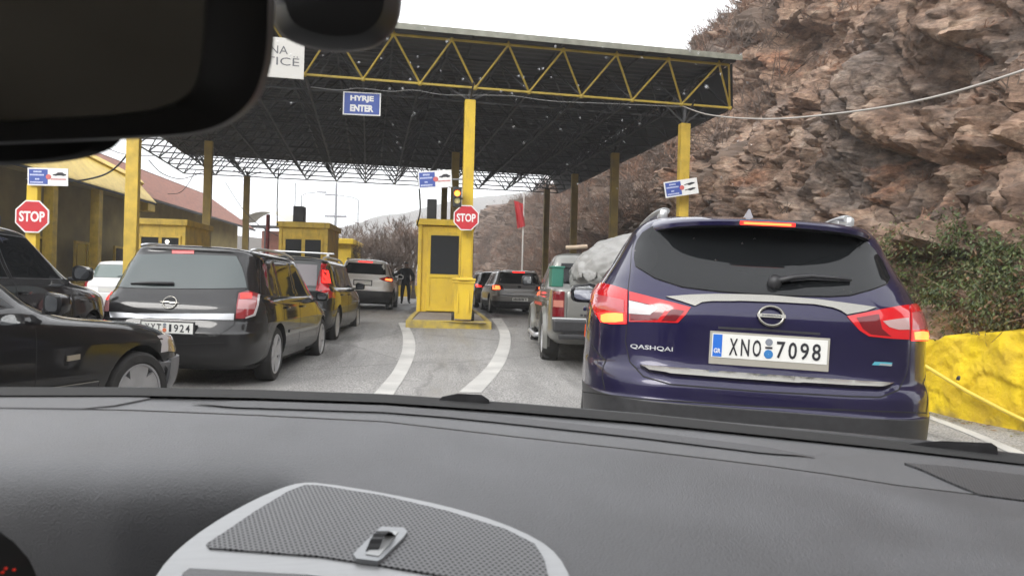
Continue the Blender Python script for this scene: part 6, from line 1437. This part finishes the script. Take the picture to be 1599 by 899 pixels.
    co = np.array([v.co[:] for v in b.verts]) * 2
    X, Y, Z = co[:, 0], co[:, 1], co[:, 2]
    r = (np.abs(X) ** 3.2 + np.abs(Y) ** 3.2 + np.abs(Z) ** 3.2) ** (-1 / 3.2); X, Y, Z = X * r, Y * r, Z * r
    px_, py_, pz_ = X * .66 + .17, Y * .86 + .98, Z * .36 + 1.42
    fold = fbm(px_ * 1.6, py_ * 1.6, pz_ * 2.6, 3, 5) * .15 + fbm(px_ * 3 + pz_ * 2.5, py_ * 3, pz_ * 2, 4, 8, True) * .055
    px_ += X * fold; py_ += Y * fold; pz_ += Z * fold + .22 * np.clip(X + .15, -.6, .9) * (Z > -.2) - .06 * np.clip(Y, 0, 1)
    for v, a, q, z in zip(b.verts, px_, py_, pz_): v.co = (a, q, max(z, 1.13))
    bmesh.ops.recalc_face_normals(b, faces=b.faces); V = [v.co.copy() for v in b.verts]; b.verts.index_update(); F = [tuple(v.index for v in f.verts) for f in b.faces]; b.free()
    Mw = c.M; ml = MB(); ml.add([Mw @ v for v in V], F); root = thing('tarpaulin', 'grey tarpaulin bulging over the goods in the pickup bed', 'tarpaulin', Matrix.Translation(Mw @ Vector((0, 1, 1.12))))
    bw(ml, 'cover', mat('tarp', (.25, .247, .237), .55, var=.12, vscale=3, bump=.35, bscale=9), root, smooth=True); 
    k = MB(); 
    for y in (.55, 1.35): k.tube([Mw @ Vector((.88 * math.cos(t), y, 1.16 + .95 * max(0, math.sin(t)) * .92)) for t in np.linspace(0, math.pi, 14)], .012, 5)
    kx = MB(); g = [(-.86, .62, 1.10), (-.50, .62, 1.10), (-.50, 1.15, 1.10), (-.86, 1.15, 1.10)]
    cr = thing('crate', 'green plastic crate wedged beside the tarpaulin in the pickup bed', 'crate', Matrix.Translation(Mw @ Vector((-.72, .9, 1.11))))
    kx.bbox((-.68, 1.50, 1.28), (.18, .5, .30), .02); kx.bbox((-.68, 1.50, 1.43), (.21, .53, .03), .01); kx.v = [Mw @ v for v in kx.v]; bw(kx, 'body', mat('crate_green', (.025, .15, .105), .5), cr)
    pk = MB(); pk.tube([Mw @ Vector(v) for v in ((-.52, 1.78, 1.76), (-.36, 1.76, 1.77), (-.18, 1.74, 1.79))], .035, 8); tag(pk.build('pale_rod', mat('rod_pale', (.38, .29, .21), .7)), 'short pale rod on top of the load by the cab', 'pole')  # short pale rod set beside the cab roof
pickup()

# ================================================================== PERSON
def person():
    D = 30.5; c = P(633, 468, D); z0 = gz(c.x, c.y); top = P(633, 409, D).z; H = top - z0
    M = Matrix.Translation((c.x, c.y, z0)) @ Matrix.Rotation(rad(8), 4, 'Z') @ Matrix.Scale(H / 1.78, 4)
    root = thing('person', 'person in dark clothes standing behind the white crossover, reaching out one arm', 'person', M)
    J = {'pel': (0, 0, .95, .175), 'waist': (0, 0, 1.10, .19), 'chest': (0, .01, 1.33, .205), 'neck': (0.01, 0, 1.50, .07), 'hb': (.01, -.01, 1.58, .075),
         'shl': (-.19, 0, 1.42, .105), 'ell': (-.40, -.10, 1.24, .082), 'wrl': (-.60, -.16, 1.20, .052), 'pal': (-.68, -.17, 1.19, .04),
         'shr': (.19, 0, 1.42, .105), 'elr': (.31, -.06, 1.16, .082), 'wrr': (.26, -.20, .98, .052), 'par': (.20, -.25, .92, .04),
         'hil': (-.10, 0, .90, .115), 'knl': (-.145, -.01, .50, .088), 'anl': (-.15, .02, .10, .05), 'tol': (-.18, -.15, .045, .045),
         'hir': (.10, 0, .90, .115), 'knr': (.14, -.03, .50, .088), 'anr': (.14, .03, .10, .05), 'tor': (.18, -.14, .045, .045)}
    E = [('pel', 'waist'), ('waist', 'chest'), ('chest', 'neck'), ('neck', 'hb'), ('chest', 'shl'), ('shl', 'ell'), ('ell', 'wrl'), ('wrl', 'pal'), ('chest', 'shr'), ('shr', 'elr'), ('elr', 'wrr'), ('wrr', 'par'),
         ('pel', 'hil'), ('hil', 'knl'), ('knl', 'anl'), ('anl', 'tol'), ('pel', 'hir'), ('hir', 'knr'), ('knr', 'anr'), ('anr', 'tor')]
    for sd, d in (('l', Vector((-1, -.15, -.05))), ('r', Vector((-.25, -.5, -1)))):
        p = Vector(J['pa' + sd][:3]); d.normalize(); side = d.cross(Vector((0, 0, 1))).normalized()
        for k, (o, L) in enumerate(((-.03, .075), (-.01, .09), (.01, .085), (.03, .065))):
            a = p + side * o + d * .03; J[f'f{sd}{k}a'] = (*a, .013); b = a + d * L * .6; J[f'f{sd}{k}b'] = (*b, .010); e = b + d * L * .35 + Vector((0, 0, -.015)); J[f'f{sd}{k}c'] = (*e, .009)
            E += [('pa' + sd, f'f{sd}{k}a'), (f'f{sd}{k}a', f'f{sd}{k}b'), (f'f{sd}{k}b', f'f{sd}{k}c')]
        a = p + side * .045 + d * -.01; b = a + side * .03 + d * .03; J[f't{sd}a'] = (*a, .013); J[f't{sd}b'] = (*b, .011); E += [('pa' + sd, f't{sd}a'), (f't{sd}a', f't{sd}b')]
    names = list(J); me = bpy.data.meshes.new('body'); me.from_pydata([J[n][:3] for n in names], [(names.index(a), names.index(b)) for a, b in E], [])
    o = bpy.data.objects.new('body', me); COL.objects.link(o); sk = o.modifiers.new('s', 'SKIN'); sl = me.skin_vertices[0].data
    for i, n in enumerate(names): sl[i].radius = (J[n][3], J[n][3] * (.72 if n in ('pel', 'waist', 'chest') else 1)); sl[i].use_root = n == 'pel'
    sb = o.modifiers.new('u', 'SUBSURF'); sb.levels = sb.render_levels = 2
    bpy.context.view_layer.update(); m2 = bpy.data.meshes.new_from_object(o.evaluated_get(bpy.context.evaluated_depsgraph_get())); o.modifiers.clear(); o.data = m2; m2.name = 'body'
    m2.materials.clear(); [m2.materials.append(m) for m in (mat('dark_jacket', (.020, .024, .028), .8, var=.3, vscale=6), mat('dark_trousers', (.022, .022, .028), .85), mat('skin', (.42, .27, .20), .6), mat('shoe_black', (.015, .014, .013), .5))]
    for p in m2.polygons:
        z, x = p.center.z, p.center.x; p.use_smooth = True
        p.material_index = 3 if z < .09 else 1 if z < .86 and abs(x) < .22 else 2 if (x < -.61 or (x > .15 and .80 < z < .975 and p.center.y < -.2) or z > 1.52) else 0
    attach(o, root)
    b = bmesh.new(); bmesh.ops.create_uvsphere(b, u_segments=20, v_segments=14, radius=1)
    for v in b.verts:
        x, y, z = v.co; q = 1 - .12 * max(0, -z); v.co = (x * .078 * q + .01, y * .098 * q - .015 - (.012 if y < -.9 and abs(z) < .3 else 0), z * .118 + 1.665)
    nose = bmesh.ops.create_cone(b, segments=6, radius1=.018, radius2=.006, depth=.05); 
    for v in nose['verts']: v.co = Vector((v.co.x + .01, v.co.y - .118, v.co.z + 1.655))
    b.verts.index_update(); hd = mesh_obj('head', [v.co.copy() for v in b.verts], [tuple(v.index for v in f.verts) for f in b.faces], MATS['skin'], root, smooth=True); b.free()
    f = MB()
    for x in (-.026, .046): f.lathe([(.001, .006), (.008, .004), (.010, 0)], (x, -.108, 1.675), (0, -1, 0), 8)
    f.box((.01, -.104, 1.61), (.045, .012, .008)); f.build('face', M_ink, hd)
    e = MB()
    for s in (-1, 1): e.bbox((.01 + s * .078, -.01, 1.665), (.02, .035, .055), .008)
    e.build('ear', MATS['skin'], hd)
    h = MB(); V = []; F = []; n, k = 20, 8
    for j in range(k):
        for i in range(n):
            t = 2 * math.pi * i / n; a = math.pi / 2 * j / (k - 1) ; drop = -.3 if math.sin(t) > -.3 else .25
            z = drop + (1 - drop) * math.sin(a); r = math.sqrt(max(0, 1 - z * z)); V.append((.01 + .084 * r * math.cos(t), -.012 + .104 * r * math.sin(t), 1.667 + .126 * z))
    for j in range(k - 1):
        for i in range(n): F.append((j * n + i, j * n + (i + 1) % n, (j + 1) * n + (i + 1) % n, (j + 1) * n + i))
    h.add(V, F); h.build('hair', mat('dark_hair', (.015, .012, .010), .7), hd, smooth=True)
person()

# ================================================================== OWN CAR: what the camera sees of it
def own_car():
    root = thing('own_car', 'car the view is taken from: grey dashboard, black mirror and windscreen base', 'car', Matrix.Translation((-.3, .9, 0)))
    def bm_(mb, name, m, parent=None, **k): return bw(mb, name, m, parent or root, **k)
    L0 = [(-900, 612), (-300, 610), (0, 613), (200, 613), (400, 617), (600, 624), (800, 638), (1000, 655), (1200, 676), (1400, 697), (1599, 720), (2000, 765), (2500, 830)]
    L1 = [(-900, 640), (-300, 636), (0, 636), (200, 640), (400, 648), (600, 658), (800, 681), (1000, 703), (1200, 727), (1300, 741), (1400, 757), (1500, 769), (1599, 781), (2000, 840), (2500, 920)]
    E = [(-900, 760), (0, 742), (180, 748), (430, 744), (520, 748), (2500, 748)]
    l0 = lambda x: lerp_tab(L0, x); l1 = lambda x: lerp_tab(L1, x)
    def inv(px, py):
        a = .87; b = 1.58; v = a + (b - a) * (py - l0(px)) / (899 - l0(px) * .5 - 638 * .5)
        w = 1 - sstep(440, 540, px)
        e = lerp_tab(E, px); S = 48
        if py > e - 40 and w > 0:
            t = py - e + 40; s_ = (b - a) / (899 - 638); lin = s_ * t; v -= w * (lin - s_ * S * (1 - math.exp(-t / S))) * 1.06
        return v
    xs = np.concatenate([np.linspace(-900, -40, 20), np.linspace(-20, 1640, 150), np.linspace(1680, 2500, 18)])
    def sheet(rows, name, m, parent=None, smooth=True, cols=xs):
        V = []; F = []; n = len(cols); k = len(rows)
        for px in cols:
            for f in rows: py, iv = f(px); V.append(Pz(px, py, 1 / iv))
        for i in range(n - 1):
            for j in range(k - 1): F.append((i * k + j, i * k + j + 1, (i + 1) * k + j + 1, (i + 1) * k + j))
        return bm_(MB().add(V, F), name, m, parent, smooth=smooth, sharp=55)
    M_dash = mat('dash_grey', (.098, .099, .104), .46, var=.16, vscale=7, bump=.25, bscale=420)
    rows = []
    for t in np.linspace(0, 1, 46):                                     # main pad
        def f(px, t=t):
            py = l1(px) + 1 + (1250 - l1(px)) * t ** 1.35; v = inv(px, py); q = py - l1(px)
            return py, v * (1 + .012 * (1 - math.exp(-max(q, 0) / 9.0))) 
        rows.append(f)
    dash = sheet(rows, 'dashboard', M_dash)
    rows = [lambda px: (l1(px) + 2, inv(px, l1(px)) * .985), lambda px: (l1(px) - 1, inv(px, l1(px)) * 1.0)] + [(lambda px, t=t: (l1(px) - 1 + (l0(px) + 1 - l1(px)) * t, inv(px, l1(px) - 1 + (l0(px) + 1 - l1(px)) * t))) for t in np.linspace(.08, 1, 8)]
    sheet(rows[::-1], 'windscreen_shelf', mat('shelf_grey', (.10, .101, .105), .46, var=.1, vscale=6, bump=.2, bscale=420), dash)
    # defroster slot, its soft shadow drawn as a darker strip
    sl = np.linspace(300, 1272, 60)
    def wdt(px): return 4.5 * sstep(295, 380, px) * (1 - sstep(1180, 1274, px)) + .6
    mid = lambda px: l0(px) * .62 + l1(px) * .38 + lerp_tab([(300, 3), (700, 0), (1272, 8)], px)
    sheet([lambda px: (mid(px) - wdt(px), inv(px, mid(px) - wdt(px)) * 1.008), lambda px: (mid(px) + wdt(px), inv(px, mid(px) + wdt(px)) * 1.008)], 'defroster_slot_shade', mat('slot_shade', (.075, .075, .078), .7), dash, cols=sl)
    # corner grilles
    def patchpx(name, poly, m, lift, parent, sp=12, thick=.004, uv=False, fn=None):
        V2, F = cdt(poly, sp); g = fn or inv
        V = [Pz(v.x, v.y, 1 / (g(v.x, v.y) * lift)) for v in V2]; n = len(V); cnt = {}
        FF = []
        for f in F:
            nn = (V[f[1]] - V[f[0]]).cross(V[f[2]] - V[f[0]]); FF.append(f if nn.z > 0 else f[::-1])
        for f in FF:
            for i in range(3): a, b = f[i], f[(i + 1) % 3]; cnt.setdefault((min(a, b), max(a, b)), []).append((a, b))
        for e in cnt.values():
            if len(e) == 1:
                a, b = e[0]; k = len(V); V += [V[a] - Vector((0, 0, thick)), V[b] - Vector((0, 0, thick))]; FF.append((b, a, k, k + 1))
        Mi = rootof(parent).matrix_world.inverted()
        uvs = [(v.x, v.y) for v in V] if uv else None
        return mesh_obj(name, [Mi @ v for v in V], FF, m, parent, True, None, 40, uvs)
    def perf(name, base, hole, pitch, r, rot):
        m = mat(name, base, .5); n, l, b = nodes_of(m); tc = n.new('ShaderNodeUVMap'); mp = n.new('ShaderNodeMapping'); mp.inputs['Rotation'].default_value = (0, 0, rot); mp.inputs['Scale'].default_value = (1 / pitch, 1 / pitch / 1.732, 1); l.new(tc.outputs[0], mp.inputs[0])
        ds = []
        for off in ((0, 0, 0), (.5, .5, 0)):
            a = n.new('ShaderNodeVectorMath'); a.operation = 'ADD'; a.inputs[1].default_value = off; l.new(mp.outputs[0], a.inputs[0]); f = n.new('ShaderNodeVectorMath'); f.operation = 'FRACTION'; l.new(a.outputs[0], f.inputs[0])
            s_ = n.new('ShaderNodeVectorMath'); s_.operation = 'SUBTRACT'; s_.inputs[1].default_value = (.5, .5, .5); l.new(f.outputs[0], s_.inputs[0]); k = n.new('ShaderNodeVectorMath'); k.operation = 'MULTIPLY'; k.inputs[1].default_value = (1, 1.732, 0); l.new(s_.outputs[0], k.inputs[0])
            ln = n.new('ShaderNodeVectorMath'); ln.operation = 'LENGTH'; l.new(k.outputs[0], ln.inputs[0]); ds.append(ln)
        mn = n.new('ShaderNodeMath'); mn.operation = 'MINIMUM'; l.new(ds[0].outputs['Value'], mn.inputs[0]); l.new(ds[1].outputs['Value'], mn.inputs[1])
        mr = n.new('ShaderNodeMapRange'); mr.inputs['From Min'].default_value = r; mr.inputs['From Max'].default_value = r + .10; l.new(mn.outputs[0], mr.inputs['Value'])
        mxx = n.new('ShaderNodeMix'); mxx.data_type = 'RGBA'; l.new(mr.outputs[0], mxx.inputs['Factor']); mxx.inputs['A'].default_value = (*hole, 1); mxx.inputs['B'].default_value = (*base, 1); l.new(mxx.outputs['Result'], b.inputs['Base Color'])
        bp = n.new('ShaderNodeBump'); bp.inputs['Distance'].default_value = .003; bp.inputs['Strength'].default_value = .8; l.new(mr.outputs[0], bp.inputs['Height']); l.new(bp.outputs[0], b.inputs['Normal']); return m
    patchpx('corner_grille', [(1412, 722), (1480, 727), (1599, 741), (1760, 762), (1760, 806), (1599, 780), (1530, 771), (1480, 750), (1440, 732)], perf('corner_grille_mat', (.075, .075, .078), (.04, .04, .041), .0042, .27, 0), 1.012, dash, 10, uv=True)
    patchpx('corner_panel', [(-60, 617), (120, 616), (215, 618), (235, 621), (180, 632), (130, 637), (-60, 635)], mat('slot_grey', (.095, .095, .098), .65), 1.008, dash, 14)
    # raised centre pod: trim, perforated speaker cover, thumb wheel, display
    pod = lambda px, py: (.87 + .71 * (py - 630) / (899 - 638)) * 1.0
    trim = [(236, 910), (262, 872), (300, 838), (350, 805), (400, 778), (440, 761), (468, 753), (500, 753), (600, 769), (700, 790), (780, 814), (840, 841), (872, 866), (893, 905), (920, 1010), (215, 1010)]
    trim = [tuple(p0[a] * (1 - f) + p1[a] * f for a in (0, 1)) for p0, p1 in zip(trim, trim[1:] + trim[:1]) for f in (.25, .75)]
    tr = patchpx('speaker_trim', trim, mat('brushed_trim', (.33, .335, .34), .36, metal=.4, var=.06, vscale=30, stretch=(1, 12, 1)), 1.03, root, 14, .06, fn=pod)
    gr = patchpx('speaker_cover', [(322, 848), (350, 830), (400, 796), (450, 766), (476, 756), (500, 757), (600, 773), (700, 797), (790, 825), (835, 848), (850, 872), (858, 905), (862, 940), (780, 916), (700, 899), (600, 882), (500, 867), (327, 854)], perf('speaker_cover_mat', (.17, .172, .178), (.012, .012, .013), .0052, .235, rad(12)), 1.036, tr, 10, .002, uv=True, fn=pod)
    patchpx('display_slot', [(278, 910), (286, 893), (296, 886), (480, 896), (640, 918), (640, 960), (278, 960)], M_blackg, 1.037, tr, 12, .001, fn=pod)
    tw = patchpx('thumbwheel_bezel', [(552, 864), (558, 857), (590, 826), (597, 821), (630, 823), (636, 829), (630, 838), (598, 870), (590, 875), (556, 871)], mat('bezel_grey', (.30, .31, .32), .4, metal=.4), 1.046, gr, 8, .004, fn=pod)
    patchpx('thumbwheel_slot', [(571, 864), (603, 828), (622, 829), (592, 867)], mat('slot_white', (.45, .46, .46), .4), 1.049, tw, 6, .001, fn=pod)
    wv = MB(); a, b_ = Pz(579, 857, 1 / (pod(579, 857) * 1.052)), Pz(607, 834, 1 / (pod(607, 834) * 1.052)); side = (Pz(600, 846, 1 / pod(600, 846)) - Pz(588, 846, 1 / pod(588, 846))).normalized(); d = b_ - a
    V = []; F = []
    for i in range(13):
        t = i / 12; p = a + d * t + UP * (.011 * math.sin(math.pi * t) - .002) * (1 if i % 2 else .85); V += [p - side * .0045, p + side * .0065]
    for i in range(12): F.append((2 * i, 2 * i + 1, 2 * i + 3, 2 * i + 2))
    bm_(wv.add(V, F), 'thumbwheel', M_black, tw)
    # instrument hood at the lower left
    hood = [(-200, 800), (-60, 815), (0, 830), (22, 846), (45, 872), (58, 900), (64, 960), (-200, 960)]
    ic = patchpx('instrument_cluster', hood, mat('cluster_black', (.012, .012, .012), .5), 1.0, root, 20, .05, fn=lambda x, y: 1.9)
    k = MB()
    for x, y in ((4, 893), (9, 887), (22, 889)): q = Pz(x, y, .52); k.box(q, (.0016, .0016, .0012))
    bm_(k, 'warning_lamp', mat('red_glow', (.6, .02, .01), .4, emit=(1, .05, .02), estr=.12), ic)
    # black rubber at the foot of the windscreen, then the bonnet's rear edge
    sheet([lambda px: (l0(px) - 9, .842), lambda px: (l0(px) + 4, .895)], 'windscreen_seal', M_under, root)
    sheet([lambda px: (l0(px) - 9 - lerp_tab([(0, -6), (250, -6), (500, 0), (1599, 3)], px), .78), lambda px: (l0(px) + 5, .82), lambda px: (l0(px) + 60, .80)], 'cowl', mat('cowl_black', (.03, .03, .031), .6, var=.3, vscale=20), root)
    # wipers outside the glass
    def wiper(pts, rr, joint, label):
        w = MB(); q = [Pz(x, y, d_) for x, y, d_ in pts]; w.tube(q, rr, 8, flat=.8); wo = bm_(w, 'wiper', mat('wiper_black', (.025, .025, .027), .42, var=.4, vscale=40), root, smooth=True)
        if joint:
            j = MB(); V2 = joint; fr_ = [(Pz(x, y, 1.17), Pz(x, y, 1.25)) for x, y in V2]; n = len(fr_); j.add([a for a, _ in fr_] + [b for _, b in fr_], [tuple(range(n))[::-1], tuple(range(n, 2 * n))] + [(i, (i + 1) % n, n + (i + 1) % n, n + i) for i in range(n)]); bm_(j, 'wiper_joint', MATS['wiper_black'], wo, smooth=True, sharp=40)
    wiper([(255, 616, 1.2), (380, 617, 1.2), (520, 622, 1.2), (690, 628, 1.2), (770, 636, 1.19)], [.004, .006, .007, .008, .006], [(678, 632), (690, 619), (715, 614), (752, 616), (764, 624), (764, 636), (720, 640)], 'l')
    wiper([(770, 637, 1.22), (900, 648, 1.22), (1100, 664, 1.22), (1300, 682, 1.22), (1450, 697, 1.22), (1620, 722, 1.22)], [.005, .009, .011, .012, .013, .010], [(1395, 697), (1440, 690), (1470, 688), (1548, 691), (1557, 697), (1560, 716), (1500, 714), (1440, 706)], 'r')
    # rear view mirror
    def loops(name, Ls, m, parent, cap0=False, cap1=False, smooth=True):
        def sm(poly, it):
            for _ in range(it):
                o = []
                for i in range(len(poly)):
                    a, b2 = poly[i], poly[(i + 1) % len(poly)]; o += [(a[0] * .75 + b2[0] * .25, a[1] * .75 + b2[1] * .25), (a[0] * .25 + b2[0] * .75, a[1] * .25 + b2[1] * .75)]
                poly = o
            return poly
        V = []; F = []; n = None
        for poly, d_ in Ls: p = sm(poly, 3); n = len(p); V += [Pz(x, y, d_) for x, y in p]
        for j in range(len(Ls) - 1):
            for i in range(n): F.append((j * n + i, j * n + (i + 1) % n, (j + 1) * n + (i + 1) % n, (j + 1) * n + i))
        if cap0: F.append(tuple(range(n))[::-1])
        if cap1: F.append(tuple(range(len(V) - n, len(V))))
        return bm_(MB().add(V, F), name, m, parent, smooth=smooth, sharp=50)
    def scale(poly, cx, cy, s): return [(cx + (x - cx) * s, cy + (y - cy) * s) for x, y in poly]
    outer = [(428, -90), (430, 30), (424, 110), (398, 172), (330, 212), (200, 218), (0, 226), (-300, 240), (-520, 240), (-520, -90)]
    inner = [(322, -70), (318, 40), (312, 112), (296, 150), (240, 172), (150, 180), (0, 188), (-200, 196), (-470, 200), (-470, -70)]
    M_mb = mat('mirror_black', (.016, .015, .015), .48)
    mi = loops('rear_view_mirror', [(inner, .385), (scale(inner, 0, 60, 1.03), .372), (scale(outer, 0, 60, .975), .368), (outer, .382), (outer, .40), (scale(outer, 0, 60, .9), .43), (scale(outer, 0, 60, .6), .45)], M_mb, root, cap1=True)
    loops('mirror_glass', [(scale(inner, 0, 60, 1.005), .386), (scale(inner, 0, 60, .5), .386)], mat('dim_mirror', (.42, .40, .365), .10, metal=1), mi, cap1=True)
    low = [(196, 205), (186, 224), (165, 238), (110, 253), (0, 260), (-200, 262), (-300, 240), (-300, 190), (0, 180), (150, 190)]
    loops('mirror_foot', [(scale(low, 0, 225, .8), .415), (low, .42), (low, .45), (scale(low, 0, 225, .8), .46)], M_mb, mi, cap0=True, cap1=True)
    blob = [(628, -60), (628, 20), (612, 56), (580, 80), (520, 84), (468, 72), (436, 55), (420, 20), (410, -60), (500, -90)]
    loops('sensor_housing', [(scale(blob, 520, -20, .75), .50), (scale(blob, 520, -20, .95), .515), (blob, .54), (blob, .58), (scale(blob, 520, -20, .9), .61)], M_mb, root, cap0=True, cap1=True)
    # windscreen pane
    wrow = [(lambda px, t=t: ((l0(px) + 4) * (1 - t) + (-330) * t, .838 + t * .95)) for t in np.linspace(0, 1, 12)]
    wm = bpy.data.materials.new('clear_windscreen'); wm.use_nodes = True; nt = wm.node_tree; nt.nodes.clear(); o_ = nt.nodes.new('ShaderNodeOutputMaterial'); tb = nt.nodes.new('ShaderNodeBsdfTransparent'); nt.links.new(tb.outputs[0], o_.inputs['Surface'])
    sheet(wrow[::-1], 'windscreen', wm, root, cols=np.linspace(-300, 1900, 24))
    # roof lining, rear and door linings (the cabin behind and above the camera)
    M_lin = mat('cabin_lining', (.30, .285, .26), .9, var=.1)
    r = MB(); r.bbox((-.3, -.55, 1.46), (1.62, 2.0, .05), .02); bm_(r, 'roof_lining', M_lin)
    r = MB(); r.bbox((-.3, -1.5, .80), (1.5, .1, .75), .03); bm_(r, 'rear_lining', M_lin)
    for s in (-1, 1):
        r = MB(); r.bbox((-.3 + s * .76, -.75, .72), (.08, 1.5, .62), .03); bm_(r, 'door_lining', M_lin)
        r = MB(); r.bbox((-.3 + s * .75, -.45, 1.22), (.06, .45, .5), .02); bm_(r, 'pillar_lining', M_lin)
    for x in (-.68, .10):
        r = MB(); r.bbox((x, -.38, .85), (.50, .16, .7), .06, rot=Matrix.Rotation(rad(12), 3, 'X')); r.bbox((x, -.48, 1.28), (.26, .10, .18), .04); bm_(r, 'seat_back', mat('seat_cloth', (.04, .04, .042), .9))
    r = MB(); r.box((-.3, -.3, .28), (1.5, 2.4, .05)); bm_(r, 'floor_pan', M_under)
    return root, inv, l0
OWN, OWN_INV, OWN_L0 = own_car()
def raindrops():
    """drops on the outside of the windscreen"""
    rn = random.Random(21); V = []; F = []; l0 = OWN_L0
    m = mat('water', (.9, .92, .95), .03, trans=1.0, spec=.5); nn_, ll_, bb_ = nodes_of(m); bb_.inputs['IOR'].default_value = 1.33
    ms = nn_.new('ShaderNodeMixShader'); tr_ = nn_.new('ShaderNodeBsdfTransparent'); ms.inputs[0].default_value = .24; ll_.new(tr_.outputs[0], ms.inputs[1]); ll_.new(bb_.outputs[0], ms.inputs[2]); ll_.new(ms.outputs[0], nn_['Material Output'].inputs['Surface'])
    for _ in range(190):
        px = rn.gauss(800, 260) if rn.random() < .75 else rn.uniform(420, 1599); py = rn.gauss(190, 110) if rn.random() < .75 else rn.uniform(20, 560)
        if not (430 < px < 1590 and 15 < py < 590): continue
        t = ((l0(px) + 4) - py) / (l0(px) + 334); iv = .838 + t * .95; d = 1 / iv * 1.0005
        c = Pz(px, py, d); e1 = (Pz(px + 3, py, d) - c).normalized(); ivb = .838 + ((l0(px) + 4) - py + 6) / (l0(px) + 334) * .95; e2 = (Pz(px, py - 6, 1 / ivb) - c).normalized(); n = e1.cross(e2).normalized(); n = n if n.y > 0 else -n
        r = rn.uniform(.0005, .0013) * (1.5 if rn.random() < .12 else 1); k0 = len(V); sx = rn.uniform(.75, 1.1); sy = rn.uniform(.9, 1.5)
        nr = 4
        for j in range(nr):
            a = math.pi / 2 * j / nr
            for i in range(10): q = 2 * math.pi * i / 10; V.append(c + e1 * (r * sx * math.cos(a) * math.cos(q)) + e2 * (r * sy * math.cos(a) * math.sin(q)) + n * (r * .55 * math.sin(a)))
        V.append(c + n * r * .55)
        for j in range(nr - 1):
            for i in range(10): F.append((k0 + j * 10 + i, k0 + j * 10 + (i + 1) % 10, k0 + (j + 1) * 10 + (i + 1) % 10, k0 + (j + 1) * 10 + i))
        for i in range(10): F.append((k0 + (nr - 1) * 10 + i, k0 + (nr - 1) * 10 + (i + 1) % 10, k0 + nr * 10))
        F.append(tuple(k0 + i for i in range(10))[::-1])
    tag(mesh_obj('raindrops', V, F, m, smooth=True), 'small raindrops scattered over the windscreen', 'raindrops', kind='stuff')
raindrops()
bpy.context.view_layer.update()
